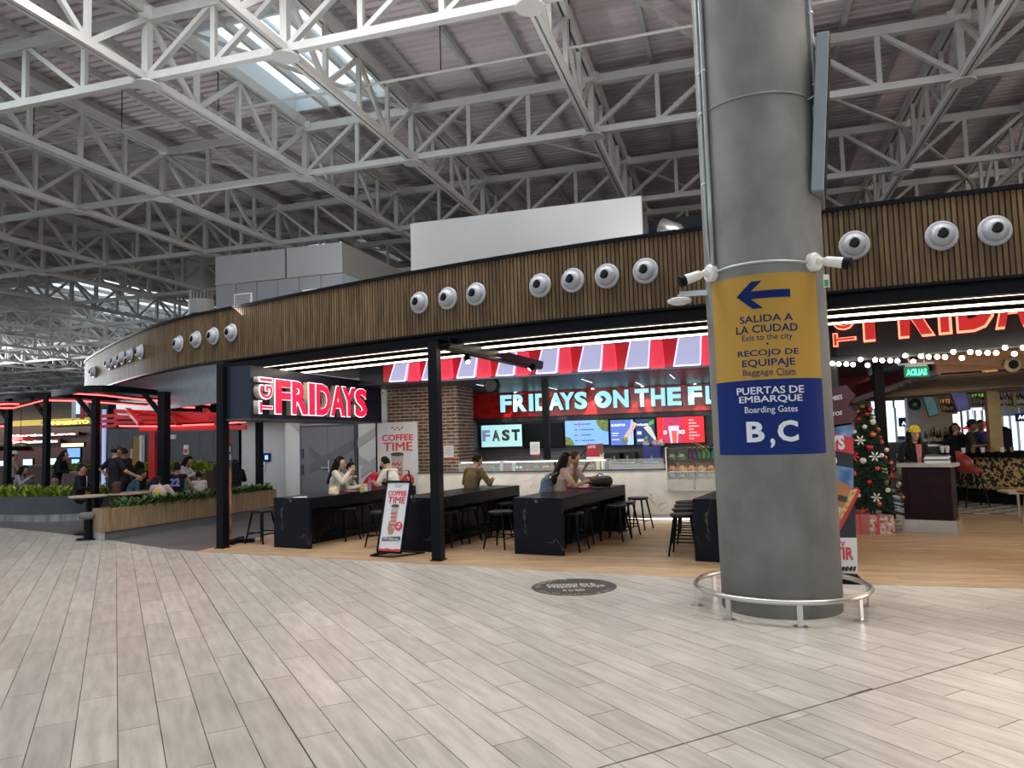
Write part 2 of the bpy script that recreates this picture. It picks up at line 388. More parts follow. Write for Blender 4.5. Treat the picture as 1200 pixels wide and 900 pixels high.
# purlins
pu=MB()
for k in range(-60,20):
    x=-3.1+1.5+ k*1.5
    for sgm in ((-18,108),):
        pu.box(x-.05,x+.05,-18,108,ZD-.20,ZD-.01)
for y in rows: pass
P('trim_1',pu,m_steel,kind='structure',label='thin grey purlins under the roof deck')
ORD=['first','second','third','fourth','fifth','sixth','seventh','eighth','ninth','tenth','eleventh','twelfth','thirteenth','fourteenth','fifteenth','sixteenth','seventeenth','eighteenth','nineteenth','twentieth']
def member(mb,p,q_,w,h): mb.bar(p,q_,w,h)
near=lambda x,y: -23<x<9.5 and 5<y<25
def cross_truss(y,idx):
    lab='grey steel roof truss across the hall, %s one counted away from the camera'%ORD[idx]
    t=T('roof_truss',lab,'truss',(0,y,0),group='roof trusses running across the hall')
    P('top_chord',MB().box(-92,28,y-.09,y+.09,ZT-.11,ZT+.11),m_steel,t)
    P('bottom_chord',MB().box(-92,28,y-.08,y+.08,ZB-.08,ZB+.08),m_steel,t)
    far=MB(); xs=[x for x in cols]
    for a,b in zip(xs,xs[1:]):
        n=3 if b-a>4 else 2; dl=(b-a)/n; mid=(a+b)/2
        fl= (mid>0 and mid<5) or mid<-13
        for k in range(n):
            x0=a+dl*k; x1=x0+dl
            if k: 
                mb=MB() if near(x0,y) else far; mb.box(x0-.055,x0+.055,y-.05,y+.05,ZB+.08,ZT-.11)
                if mb is not far: P('strut',mb,m_steel,t)
            pa=((x0,y,ZB),(x1,y,ZT)) if not fl else ((x0,y,ZT),(x1,y,ZB))
            mb=MB() if near(mid,y) else far; mb.bar(*pa,.12,.10)
            if near(mid,y) : P('brace',mb,m_steel,t)
    if far.v: P('braces',far,m_steel,t,kind='stuff')
for i,y in enumerate(rows): 
    if i>0 and i-1<len(ORD): cross_truss(y,i-1)
def long_truss(x,idx,lab):
    t=T('roof_truss',lab,'truss',(x,0,0),group='roof trusses running away from the camera')
    P('top_chord',MB().box(x-.12,x-.03,-10,103,ZT-.02,ZT+.24).box(x+.03,x+.12,-10,103,ZT-.02,ZT+.24),m_steel,t)
    P('bottom_chord',MB().box(x-.10,x-.02,-10,103,ZB-.10,ZB+.06).box(x+.02,x+.10,-10,103,ZB-.10,ZB+.06),m_steel,t)
    far=MB()
    for j,(a,b) in enumerate(zip(rows,rows[1:])):
        dl=(b-a)/4
        nr=near(x,(a+b)/2)
        # node posts, hubs and round cap plates
        mb=MB().box(x-.075,x+.075,b-.075,b+.075,ZB,ZT); mb.rev((x,b,ZT-.10),[(.19,0),(.26,.05),(.26,.24)],12)
        cp=MB().rev((x,b,ZB-.15),[(.27,0),(.27,.03)],16)
        if near(x,b): P('node_post',mb,m_steel,t); P('cap_plate',cp,m_steel,t)
        else: far.add(mb.v,mb.f); far.add(cp.v,cp.f)
        for k in range(4):
            y0=a+dl*k; y1=y0+dl
            if k:
                mb=MB().box(x-.05,x+.05,y0-.05,y0+.05,ZB+.05,ZT)
                if nr: P('strut',mb,m_steel,t)
                else: far.add(mb.v,mb.f)
            pa=((x,y0,ZT),(x,y1,ZB)) if k%2==0 else ((x,y0,ZB),(x,y1,ZT))
            mb=MB().bar(*pa,.09,.11)
            if nr: P('brace',mb,m_steel,t)
            else: far.add(mb.v,mb.f)
    if far.v: P('braces',far,m_steel,t,kind='stuff')
cl=[x for x in cols if x<15]
for i,x in enumerate(cl):
    k=len(cl)-1-i
    lab='grey steel roof truss running away from the camera, %s from the right'%ORD[k] if k<13 else 'far left roof truss running away, %s from the left wall'%ORD[i]
    long_truss(x,i,lab)
# flat bracing at top chord level, sprinkler pipe
br=MB()
for j,(a,b) in enumerate(zip(rows[1:8],rows[2:9])):
    for i,(c0,c1) in enumerate(zip(cols,cols[1:])):
        if c0<-24 or c1>9 or (i+j)%2: continue
        br.bar((c0,a,ZT),(c1,b,ZT),.09,.07)
for o_ in [P('trim_2',br,m_steel,kind='structure',label='flat diagonal roof bracing between the trusses')]: pass
pp=T('sprinkler_pipe','thin pale sprinkler pipe hung on rods below the roof deck','pipe',(-8,15.1,10))
P('pipe',MB().cyl((-22,15.1,10.0),(20,15.1,10.0),.035,8),m_steel,pp)
for k in range(14): x=-21+k*3; P('hanger_rod',MB().cyl((x,15.1,10.0),(x,15.1,ZD),.012,6),m_black,pp)
# far enclosure of the hall
m_farw=mat('far_hall_wall',(.16,.17,.18),.7)
P('wall_left',MB().box(-93.4,-93,70,110,0,5).box(-93.4,-93,70,110,8,12.3).box(-93.4,-93,-20,70,0,.4).box(-93.4,-93,-20,70,11.3,12.3),m_farw,kind='structure')
fw=MB().box(-93,32,108,108.3,0,.5).box(-93,32,108,108.3,5.2,12.3)
for k in range(33): fw.box(-93+k*3.9,-92.8+k*3.9,108,108.3,.5,5.2)
P('wall_back',fw,m_farw,kind='structure')
P('wall_right',MB().box(31,31.4,-20,110,0,12.3),m_farw,kind='structure')
ml=MB()
for k in range(0,30): ml.box(-58+k*3,-57.9+k*3,-18.1,-17.9,0,11.4)
for z in (.1,3,6,9): ml.box(-58,31,-18.1,-17.9,z,z+.12)
P('window_20',ml,m_frame,kind='structure',label='glazed facade behind the photographer')
# ================= main column =================
CX,CY,CR=.335,7.53,.552
cc=T('concrete_column','thick round bare concrete column with steel ring rail at its base','column',(CX,CY,0))
mb=MB()
prof=[(CR-.012,0)]
for z in (2.2,4.05,4.07,6.2,8.6): prof.append((CR if z not in(4.05,) else CR-.0,z))
mb.rev((CX,CY,0),prof,64); P('shaft',mb,m_conc,cc,smooth=False)
for pgn in cc.children[0].data.polygons: pgn.use_smooth=len(pgn.vertices)==4
seam=MB()
seam.tube([(CX+(CR+.001)*math.sin(a),CY-(CR+.001)*math.cos(a),4.75+.0*a) for a in [i*2*math.pi/40 for i in range(40)]],.012,6,closed=True)
P('cast_seam',seam,m_conc,cc)
P('head_collar',MB().rev((CX,CY,8.6),[(.45,0),(.45,.75),(.62,.78),(.62,.95)],24),m_steel,cc)
rr=T('ring_rail','low round stainless steel guard rail around the concrete column','rail',(CX,CY,0))
RR=.78
P('rail',MB().tube([(CX+RR*math.sin(a),CY-RR*math.cos(a),.20) for a in [i*2*math.pi/48 for i in range(48)]],.023,10,closed=True),m_ss,rr,smooth=True)
for k in range(8):
    a=math.radians(-37+k*45)+.0
    x,y=CX+RR*math.sin(a),CY-RR*math.cos(a)
    P('rail_post',MB().obox((x,y,.095),.024,.008,.095,rz=a).rev((x,y,0),[(.06,0),(.06,.008),(.03,.012)],14),m_ss,rr)
def cylp(t,z,R=0): return V((CX+(CR+R)*math.sin(t),CY-(CR+R)*math.cos(t),z))
# direction of the camera as seen from the column: angle t=0 looks to -y
tc_=math.atan2(-CX,CY)*1.0
# wrap-around wayfinding sign
m_sy=mat('sign_yellow_film',(.46,.27,.055),.6,var=.03,scale=1,spec=.15); m_sb=mat('sign_blue_film',(.008,.024,.15),.6,var=.03,spec=.15)
m_sbt=mat('sign_navy_lettering',(.006,.018,.11),.6,var=.0,spec=.1); m_swt=mat('sign_white_lettering',(.72,.74,.78),.4,var=0)
cs=T('wayfinding_sign','yellow and blue direction sign wrapped around the concrete column','sign',(CX,CY,1.4))
t0,t1=-1.06,.90       # spans the face turned to the camera
def wrap(z0,z1,m,nm):
    mb=MB(); n=40; vs=[]
    for k in range(n+1):
        t=t0+(t1-t0)*k/n
        for R,z in ((.0005,z0),(.0005,z1),(.0035,z1),(.0035,z0)): vs.append(cylp(t,z,R))
    fs=[]
    for k in range(n):
        for i in range(4): j=(i+1)%4; fs.append((k*4+i,k*4+j,k*4+4+j,k*4+4+i))
    fs+=[(0,1,2,3),tuple(n*4+i for i in (3,2,1,0))]; mb.add(vs,fs); o=P(nm,mb,m,cs,smooth=False); return o
ZS0,ZS1,ZS2=1.44,2.115,3.075
wrap(ZS0,ZS1,m_sb,'blue_panel'); wrap(ZS1,ZS2,m_sy,'yellow_panel')
tm=-.04
def ctext(s,m,w,h,z,bold,nm='lettering',dx=0): return text(nm,s,m,w,h,(tm,w/2+dx,z),X_,Z_,depth=.002,bold=bold,parent=cs,cyl=(CX,CY,CR+.0036))
for s_,w_,za,zb_,b_,m_ in (('SALIDA A',.47,2.635,2.70,.012,0),('LA CIUDAD',.55,2.54,2.61,.012,0),('Exit to the city',.44,2.455,2.525,0,0),('.',.02,2.425,2.445,.02,0),('RECOJO DE',.54,2.315,2.385,.012,0),('EQUIPAJE',.465,2.215,2.30,.012,0),('EMBARQUE',.56,1.90,1.97,.012,1),('Boarding Gates',.46,1.80,1.875,0,1)):
    ctext(s_,(m_sbt,m_swt)[m_],w_,zb_-za,za,b_)
ctext('Baggage',m_sbt,.265,.07,2.14,0,dx=.0975); ctext('Claim',m_sbt,.165,.068,2.142,0,dx=-.1475-.0)
ctext('PUERTAS',m_swt,.43,.065,1.985,.012,dx=.085); ctext('DE',m_swt,.135,.065,1.985,.012,dx=-.2325)
ctext('B',m_swt,.16,.185,1.555,.035,dx=0.145); ctext(',',m_swt,.04,.085,1.50,.03,dx=-.0); ctext('C',m_swt,.18,.19,1.553,.035,dx=-.135)
ar=MB()
def arrow(a,b): return cylp(tm+a/CR,b,.0045),cylp(tm+a/CR,b,.0085)
def cstrip(pts_lo,pts_hi):
    vs=[];fs=[]; n=len(pts_lo)
    for lo,hi in zip(pts_lo,pts_hi):
        for (a,b) in (lo,hi):
            p_,q_=arrow(a,b); vs+=[p_,q_]
    for k in range(n-1):
        a=k*4; b=a+4; fs+=[(a+1,b+1,b+3,a+3),(a,a+2,b+2,b),(a,b,b+1,a+1),(a+2,a+3,b+3,b+2)]
    fs+=[(0,1,3,2),((n-1)*4,(n-1)*4+2,(n-1)*4+3,(n-1)*4+1)]; ar.add(vs,fs)
zc=2.885
cstrip([(-.20+i*.021,zc-.035) for i in range(21)],[(-.20+i*.021,zc+.035) for i in range(21)])
for sg in(1,-1):
    A_=[(-.25+.14*i/8,zc+sg*.125*i/8) for i in range(9)]; B_=[(-.16+.14*i/8,zc+sg*.125*i/8) for i in range(9)]
    cstrip(*( (A_,B_) if sg<0 else (B_,A_)))
P('arrow',ar,m_sbt,cs)
# ================= fittings on the column =================
m_conduit=mat('galvanised_conduit',(.42,.44,.43),.35,.6,var=.05)
m_lens=mat('camera_black_glass',(.006,.006,.008),.3,spec=.15)
def conduit(name,lab,pts,r=.016,clips=()):
    t=T(name,lab,'conduit',pts[0]); P('pipe',MB().tube(pts,r,8),m_conduit,t,smooth=True)
    for c in clips: P('clip',MB().sph(c,.03,8,6,(1,1,.7)),m_conduit,t)
    return t
tl=-.97+0*tm
conduit('conduit_pipe','left of the two vertical steel conduits up the left of the concrete column',[cylp(-1.02,3.20,.02)]+[cylp(-1.06,z,.025) for z in (3.5,5,6,8.5)],.017,[cylp(-1.06,z,.025) for z in (4.05,4.75,5.15,6.3)])
conduit('conduit_pipe','right and thicker of the two vertical steel conduits up the left of the concrete column',[cylp(-.93,z,.025) for z in (3.22,4,6,8.5)],.022,[cylp(-.93,5.15,.025),cylp(-.93,6.3,.025)])
conduit('conduit_pipe','vertical steel conduit up the right edge of the concrete column behind the flat panel',[cylp(1.18,z,.03) for z in (4.7,6,8.5)],.022,[cylp(1.18,4.9,.03),cylp(1.18,5.6,.03)])
conduit('conduit_pipe','horizontal steel conduit around the column between the two cameras',[cylp(-1.0+i*.16,3.16+.02*math.sin(i*.3),.02) for i in range(13)],.013)
def cctv(lab,t,dirn,z):
    c=cylp(t,z,.0); n=V((math.sin(t),-math.cos(t),0))
    o=T('security_camera',lab,'camera',c)
    P('junction_box',MB().rev(c,[(.085,0),(.085,.05),(.07,.065)],20,n),m_white,o)
    j=c+n*.09; P('swivel',MB().sph(j,.035,12,8),m_white,o); P('arm',MB().cyl(c+n*.05,j,.022,10),m_white,o)
    d=V(dirn).normalized(); a=j+d*.03; b=a+d*.17
    P('camera_body',MB().rev(a,[(.03,0),(.045,.03),(.05,.15),(.05,.17)],14,d),m_white,o)
    P('lens_hood',MB().rev(b,[(.050,0),(.055,.01),(.056,.06),(.045,.061)],14,d),m_lens,o)
    P('lens',MB().rev(b+d*.061,[(.046,0),(.040,.004)],14,d),m_lens,o)
cctv('white bullet security camera on the left side of the column above the yellow sign',-1.0,(-1,-.35,-.35),3.17)
cctv('white bullet security camera on the right side of the column above the yellow sign',.82,(.95,-.35,-.28),3.17)
tg=T('hanging_tag','small green and white paper tag hanging under the right security camera','tag',cylp(1.0,3.05,.05))
mb=MB(); c=cylp(1.0,3.0,.07); mb.obox(c,.028,.002,.06,rz=.4); P('card',mb,m_white,tg); mb=MB(); mb.obox(c+V((0,-.004,-.02)),.02,.002,.03,rz=.4); P('green_print',mb,mat('green_print',(.03,.3,.12)),tg)
# access point on a bracket
ap=T('access_point','white disc access point on a steel bracket left of the column','access point',cylp(-1.5,2.95,.2))
base=cylp(-1.35,3.02,0); e=base+V((-.26,-.03,0))
P('bracket',MB().bar(base+V((.05,0,0)),e,.05,.05).bar(e,e+V((0,0,-.04)),.03,.03),m_conduit,ap)
P('disc',MB().rev(e+V((0,0,-.10)),[(.06,0),(.115,.02),(.12,.045),(.09,.06)],24),m_white,ap,smooth=False)
# the flat panel seen edge-on
m_pan=mat('light_grey_panel_casing',(.26,.29,.32),.4,var=.03)
pd=ray(962,146); pd=V((pd.x,pd.y,0)).normalized(); pc_=at(962,146,Y=7.45); pR=Matrix.Rotation(math.radians(5.0),3,pd)@Matrix((V((pd.y,-pd.x,0)),pd,Z_)).transposed()
tv=T('display_panel','tall slim grey display panel seen edge-on at the right of the column','panel',(1.12,7.1,4.4))
P('casing',MB().obox(pc_,.055,.34,.74,R=pR),m_pan,tv,bevel=.01)
P('screen',MB().obox(pc_+V((pd.y,-pd.x,0))*.058,.004,.31,.70,R=pR),m_lens,tv)
br=MB().bar(cylp(1.25,4.35,0),pc_-Z_*.1,.05,.05).tube([cylp(.95,4.72,.01),cylp(1.0,4.75,.10),pc_+V((-.08,-.2,.1)),pc_+V((-.08,-.15,-.4)),cylp(1.1,3.85,.03),cylp(1.12,4.2,.01)],.010,6)
P('bracket',br,m_conduit,tv)
# ================= fascia ring =================
FC=[(-18.3,22),(-18.9,19.6),(-18.75,18.0),(-17.6,16.5),(-14.65,14.35),(-12.33,12.85),(-11.09,12.15),(-9.86,11.6),(-9.0,11.32),(-8.05,11.03),(-6.88,10.66),(-5.4,10.22),(-4.14,9.89),(-2.85,9.60),(-1.59,9.38),(-.5,9.24),(1.05,9.04),(2.09,8.95),(3.05,8.90),(5,8.9),(8,9.2),(11,9.9)]
def catmull(ps,n=8):
    out=[]
    for i in range(len(ps)-1):
        p0=V(ps[max(i-1,0)]+(0,));p1=V(ps[i]+(0,));p2=V(ps[i+1]+(0,));p3=V(ps[min(i+2,len(ps)-1)]+(0,))
        for k in range(n):
            t=k/n; out.append(.5*((2*p1)+(p2-p0)*t+(2*p0-5*p1+4*p2-p3)*t*t+(3*p1-p0-3*p2+p3)*t**3))
    out.append(V(ps[-1]+(0,))); return out
FP=catmull(FC,8); ZF0,ZF1=3.22,4.13
def offs(pts,d):
    out=[]
    for i,p in enumerate(pts):
        t=(pts[min(i+1,len(pts)-1)]-pts[max(i-1,0)]).normalized(); out.append(p+V((-t.y,t.x,0))*d)   # + is behind (away from camera)
    return out
def ribbon(mb,pa,pb,z0,z1,mi=None):
    n=len(pa); vs=[]
    for a,b in zip(pa,pb): vs+=[(a.x,a.y,z0),(b.x,b.y,z0),(b.x,b.y,z1),(a.x,a.y,z1)]
    fs=[]
    for k in range(n-1):
        for i in range(4): j=(i+1)%4; fs.append((k*4+i,k*4+4+i,k*4+4+j,k*4+j))
    fs+=[(0,1,2,3),tuple((n-1)*4+i for i in (3,2,1,0))]
    return mb.add(vs,fs,mi)
fa=T('slatted_fascia','long curved fascia band of brown vertical wood slats above the restaurants','fascia',(-4,9.9,ZF0))
P('backing',ribbon(MB(),offs(FP,.03),offs(FP,.10),ZF0+.01,ZF1-.01),mat('slat_backing',(.085,.058,.034),.7),fa)
P('top_trim',ribbon(MB(),offs(FP,-.03),offs(FP,.16),ZF1,ZF1+.05),m_black,fa)
P('bottom_trim',ribbon(MB(),offs(FP,-.02),offs(FP,.14),ZF0-.03,ZF0),m_black,fa)
sl=MB(); acc=0; pitch=.056
for a,b in zip(FP,FP[1:]):
    L=(b-a).length; d=(b-a)/L; s_=acc
    while s_<L:
        p=a+d*s_; sl.obox((p.x,p.y+.008,(ZF0+ZF1)/2),.020,.014,(ZF1-ZF0)/2,rz=math.atan2(d.y,d.x),a=rnd.random()); s_+=pitch
    acc=s_-L
m_slat2=mat('brown_slat',(.115,.074,.040),.5,var=.15,scale=5,stretch=(3,3,.4),attr=.18,spec=.1,col2=(.16,.105,.058))
P('slats',sl,m_slat2,fa,kind='stuff')
def on_fascia(x,y):
    d=ray(x,y); best=None
    for a,b in zip(FP,FP[1:]):
        # intersect horizontal ray with the segment
        e=b-a; den=d.x*(-e.y)-d.y*(-e.x)
        if abs(den)<1e-9: continue
        t=(a.x*(-e.y)-a.y*(-e.x))/den; u=(d.x*a.y-d.y*a.x)/den
        if 0<=u<=1 and t>0 and (best is None or t<best[0]):
            nrm=V((e.y,-e.x,0)).normalized()
            if nrm.dot(V((d.x,d.y,0)))<0: best=(t,nrm)
    if best is None: return None
    t,nrm=best; return EYE+d*t,nrm
m_noz=mat('pale_grey_nozzle',(.38,.39,.42),.35,var=.03); m_hole=mat('dark_nozzle_bore',(.01,.01,.01),.8,spec=.1)
noz=[(1165,271,'rightmost air nozzle on the fascia right of the column'),(1103,277,'middle air nozzle on the fascia right of the column'),(1001,288,'air nozzle on the fascia closest to the right of the column'),(757,318,'air nozzle on the fascia closest to the left of the column'),(712,324,'second air nozzle left of the column on the fascia'),(672,329,'third air nozzle left of the column on the fascia'),(634,335,'fourth air nozzle left of the column'),(559,345,'right one of the three air nozzles above the black front post'),(526,350,'middle one of the three air nozzles above the black front post'),(493,355,'left one of the three air nozzles above the black front post'),(273,390,'right one of four air nozzles above the left black post'),(252,394,'second from the right of four air nozzles above the left post'),(232,398,'third from the right of four air nozzles above the left post'),(212,403,'left one of four air nozzles above the left black post'),
(167,412.5,'rightmost of the five small air nozzles on the far left bend'),(155,416,'second from the right of the five air nozzles on the far left bend'),(145.5,419.5,'middle of the five air nozzles on the far left bend'),(138,423,'fourth from the right of the five air nozzles on the far left bend'),(131,426,'leftmost of the five small air nozzles on the far left bend'),(112,436,'single air nozzle near the far left end of the fascia'),(97.5,443,'second last tiny air nozzle at the far left end of the fascia'),(92,446,'last tiny air nozzle at the far left end of the fascia')]
for (x,y,lb) in noz:
    r=on_fascia(x,y)
    if not r: continue
    p,n=r; p=p+n*.02; o=T('air_nozzle','ball '+lb,'air nozzle',p,group='ball air nozzles along the slatted fascia')
    P('flange',MB().rev(p,[(.155,0),(.165,.012),(.15,.03),(.10,.035)],20,n),m_noz,o)
    vs=MB().rev(p,[(.12,.02),(.125,.05),(.11,.09),(.075,.115),(.052,.12),(.05,.10)],20,n,cap=False); P('ball',vs,m_noz,o,smooth=True)
    # the bore looks towards the hall and a little up
    q=p+n*.085; a=(n+V((0,0,.25))-V((.35,0,0))).normalized()
    P('bore',MB().rev(q+a*.015,[(.055,0),(.055,.032),(.045,.034)],16,a),m_hole,o)
# ================= steel frame and soffit behind the fascia =================
def seg(pts,x0,x1): return [p for p in pts if x0<=p.x<=x1 and p.y<18.5]
be=T('canopy_frame','black steel beam frame under the slatted fascia carrying the black posts','frame',(-4,10,3))
lo=seg(offs(FP,.12),-9.0,11)
P('front_beam',ribbon(MB(),lo,[p+V((0,.16,0)) for p in lo],3.05,3.19),m_black,be)
P('inner_beam',ribbon(MB(),[p+V((0,.2,0)) for p in lo],[p+V((0,.26,0)) for p in lo],3.14,3.26),mat('bronze_inner_beam',(.05,.04,.032),.4),be)
sf=MB()
a=[p for p in lo]; b=[V((p.x,p.y+2.75,0)) for p in lo]
ribbon(sf,a,b,3.27,3.31); sf.box(-9.2,12,11.5,24,4.02,4.08); sf.box(-9.2,-7.6,12,19,3.27,3.31); P('ceiling_soffit',sf,m_soff,None,kind='structure',label='dark soffit behind the slatted fascia')
# dark linear baffles
bf=MB()
for o_ in (.58,.80,.95,1.28,1.48,1.64,1.98,2.2,2.5):
    c_=[V((p.x,p.y+o_,0)) for p in lo]; ribbon(bf,c_,[p+V((0,.05,0)) for p in c_],3.17,3.27)
P('trim_3',bf,mat('dark_brown_baffle',(.055,.04,.028),.5),None,kind='structure')
for i,(o_,xl,lb) in enumerate(((.42,-8.9,'front'),(1.10,-8.75,'middle'),(1.80,-8.8,'rear'))):
    c_=[V((p.x,p.y+o_,0)) for p in seg(offs(FP,.0),xl,9)]
    o=T('linear_light','long curved warm LED line under the fascia, the %s one of three'%lb,'light',c_[0]+V((0,0,3.12)),group='three LED lines under the fascia')
    P('housing',ribbon(MB(),c_,[p+V((0,.06,0)) for p in c_],3.10,3.15),m_black,o)
    P('diffuser',ribbon(MB(),[p+V((0,.012,0)) for p in c_],[p+V((0,.048,0)) for p in c_],3.075,3.10),m_led,o)
def post(name,lab,x,y,w,d,z1,extra=False):
    o=T(name,lab,'post',(x,y,0)); P('shaft',MB().box(x-w/2,x+w/2,y-d/2,y+d/2,.012,z1),m_black,o,bevel=.004)
    P('foot_plate',MB().box(x-w/2-.02,x+w/2+.02,y-d/2-.02,y+d/2+.02,0,.012),m_black,o)
    return o
post('steel_post','black square steel post beside the tall roll-up banner at the left',-8.14,10.36,.13,.16,3.03)
post('steel_post','black square steel post in front of the middle dark table',-4.03,9.64,.135,.17,3.03)
p3=at(630,537,Y=14.5); post('steel_post','black steel post rising behind the glass food counter',p3.x,15.3,.13,.13,3.0)
gb=T('ceiling_girder','black girder running back under the canopy from the middle post','beam',(-3.9,9.8,3.03))
P('girder',MB().bar((-3.95,9.8,3.0),(-3.42,15.6,3.0),.16,.08),m_black,gb)
P('side_flange',MB().bar((-3.86,9.8,3.05),(-3.33,15.6,3.05),.02,.14).bar((-4.04,9.8,3.05),(-3.51,15.6,3.05),.02,.14),m_black,gb)
def spot(lab,p,d):
    p=V(p); o=T('spotlight',lab,'spotlight',p); P('stem',MB().cyl(p,p-Z_*.07,.012,8),m_black,o)
    d=V(d).normalized(); q=p-Z_*.09; P('head',MB().rev(q-d*.05,[(.035,0),(.05,.02),(.055,.13),(.048,.13)],14,d),m_black,o)
    P('lamp',MB().rev(q+d*.082,[(.044,0),(.035,.004)],14,d),emi('spot_lamp_glow',(1,.9,.75),6),o)
spot('small black spotlight aimed down just right of the middle post',at(547,413,z=3.0),(.45,-.5,-.8))
spot('black spotlight further back on the girder',at(624,424,Y=13.2),(-.6,-.3,-.6))
sp=T('loudspeaker','small black ceiling loudspeaker in front of the red awning','speaker',at(577,455,Y=14.2)); q=at(577,452,Y=14.2)
P('cabinet',MB().rev(q-Y_*.12,[(.13,0),(.16,.04),(.16,.16),(.12,.22)],14,Y_),m_black,sp); P('bracket',MB().bar(q,V((q.x,q.y,2.85)),.03,.03),m_black,sp)
# ================= white service boxes above the fascia =================
w=MB(); w.box(-6.33,-1.51,14.0,14.2,3.2,6.22); P('wall_upper',w,m_wall,kind='structure',label='big plain pale grey wall panel above the fascia')
w=MB().box(-13.6,-11.38,17,17.3,6.12,6.93).box(-11.32,-9.65,17,17.3,6.12,6.93).box(-9.95,-9.65,17.3,22,6.12,6.93)
P('wall_service_top',w,m_wall,kind='structure',label='pale panels at the top of the grey service box')
sb=P('wall_service',MB().box(-13.6,-9.66,17.06,17.2,3.0,6.12).box(-9.9,-9.66,17.2,22,3.0,6.12),mat('panel_joint_dark',(.05,.05,.055)),kind='structure',label='grey clad service box above the fascia')
for k in range(6):
    x0=-13.6+k*.66; P('panel',MB().box(x0+.008,x0+.652,17.02,17.06,3.0,6.11),m_gpan,sb)
P('panel',MB().box(-9.66,-9.64,17.02,22,3.0,6.11),mat('blue_light_tint_panel',(.35,.40,.46),.4),sb)  # side cladding paler and bluer: the light on that side is in its colour
vt=T('wall_grille','small white louvred grille on the grey service box','grille',(-12.75,17,5.3))
q0=at(285,355,Y=17.0); g=MB().box(q0.x-.28,q0.x+.28,16.98,17.02,q0.z-.26,q0.z+.26); P('frame',g,m_white,vt)
for k in range(6): P('louvre',MB().obox((q0.x,16.97,q0.z-.2+k*.08),.24,.015,.03),m_wall,vt)
q0=at(366,339,Y=17.0); vt=T('wall_grille','white grille half hidden behind the fascia top','grille',q0); P('frame',MB().box(q0.x-.28,q0.x+.28,16.98,17.02,q0.z-.4,q0.z),m_white,vt)
pr_=P('wall_plant',MB().box(-1.45,1.5,14.6,14.8,4.3,5.9),m_black,kind='structure',label='dark gap with ductwork right of the big wall panel')
du=T('air_duct','silver ventilation duct in the dark gap left of the column','duct',(-.75,14.3,5.2))
P('duct',MB().tube([(-1.2,14.4,5.7),(-.9,14.35,5.55),(-.7,14.3,5.25),(-.6,14.3,4.9)],.16,14),m_ss,du,smooth=True); P('flange',MB().rev((-.6,14.3,4.86),[(.2,0),(.2,.05)],16),m_ss,du)
for k in range(4): P('cable_tray',MB().box(-1.4+k*.07,-1.36+k*.07,14.4,14.5,4.4,5.3),m_dark,du)
# second column far behind
c2=T('far_column','second grey concrete column with white collar rising behind the fascia','column',(-24.9,30.1,0))
P('shaft',MB().cyl((-24.9,30.1,0),(-24.9,30.1,8.2),.57,32),m_conc,c2); P('collar',MB().cyl((-24.9,30.1,8.2),(-24.9,30.1,8.9),.60,32),m_white,c2)
g=MB()
for k in range(20): a=k*math.pi/10; g.obox((-24.9+.5*math.cos(a),30.1+.5*math.sin(a),9.15),.04,.04,.25,rz=a)
g.cyl((-24.9,30.1,8.9),(-24.9,30.1,9.4),.42,20); P('louvred_head',g,m_steel,c2)
P('head_box',MB().box(-25.4,-24.4,29.6,30.6,9.4,11.0),m_steel,c2)
# ================= quick-service shop =================
YW=18.8; ZC=2.85
# brick pier: real bricks in mortar
def brick_face(name,parent,o,u,w_,h_,n):      # o lower left, u along, n outward
    mb=MB(); o=V(o);u=V(u);n=V(n); r=0; z=0
    while z<h_:
        x=-.11*(r%2)
        while x<w_:
            a=max(x,0);b=min(x+.207,w_)
            if b-a>.02:
                d=rnd.uniform(.004,.010); p=o+u*((a+b)/2)+Z_*(z+.033)+n*(d/2)
                R=Matrix((u,n,Z_)).transposed(); mb.obox(p,(b-a)/2,d/2,.029,R=R,a=rnd.random())
            x+=.222
        z+=.075; r+=1
    return P(name,mb,m_brick,parent,kind='stuff')
bx0,bx1=-7.58,-5.86
wb=P('wall_brick',MB().box(bx0,bx1,15.3,16.3,0,2.95),m_mort,kind='structure',label='brown brick pier left of the food counter')
brick_face('brick_courses',wb,(bx0,15.3,0),X_,bx1-bx0,2.95,-Y_); brick_face('brick_courses',wb,(bx1,15.3,0),Y_,1.0,2.95,X_)
nt_=at(533,450+0,Y=15.7)
def notice(lab,p,w,h,par=None,red=True):
    o=T('notice_sheet',lab,'notice',p); p=V(p); P('sheet',MB().box(p.x-w/2,p.x+w/2,p.y-.012,p.y,p.z-h/2,p.z+h/2),mat('white_paper',(.68,.68,.66),.6,var=.02),o)
    P('red_footer',MB().box(p.x-w/2,p.x+w/2,p.y-.014,p.y-.012,p.z-h/2,p.z-h/2+.03),mat('red_print',(.5,.03,.03)),o)
    g=MB(); 
    for k in range(7): g.box(p.x-w*.38,p.x+w*(.38-.1*(k%3==2)),p.y-.0135,p.y-.012,p.z+h*.33-k*h*.09,p.z+h*.36-k*h*.09)
    P('print_lines',g,mat('grey_print',(.3,.3,.32)),o)
notice('white notice sheet with small print fixed to the brick pier',at(526,530,Y=15.28),.23,.29)
q=at(627,526,Y=15.23); notice('white notice sheet on the black post behind the counter',q,.21,.29)
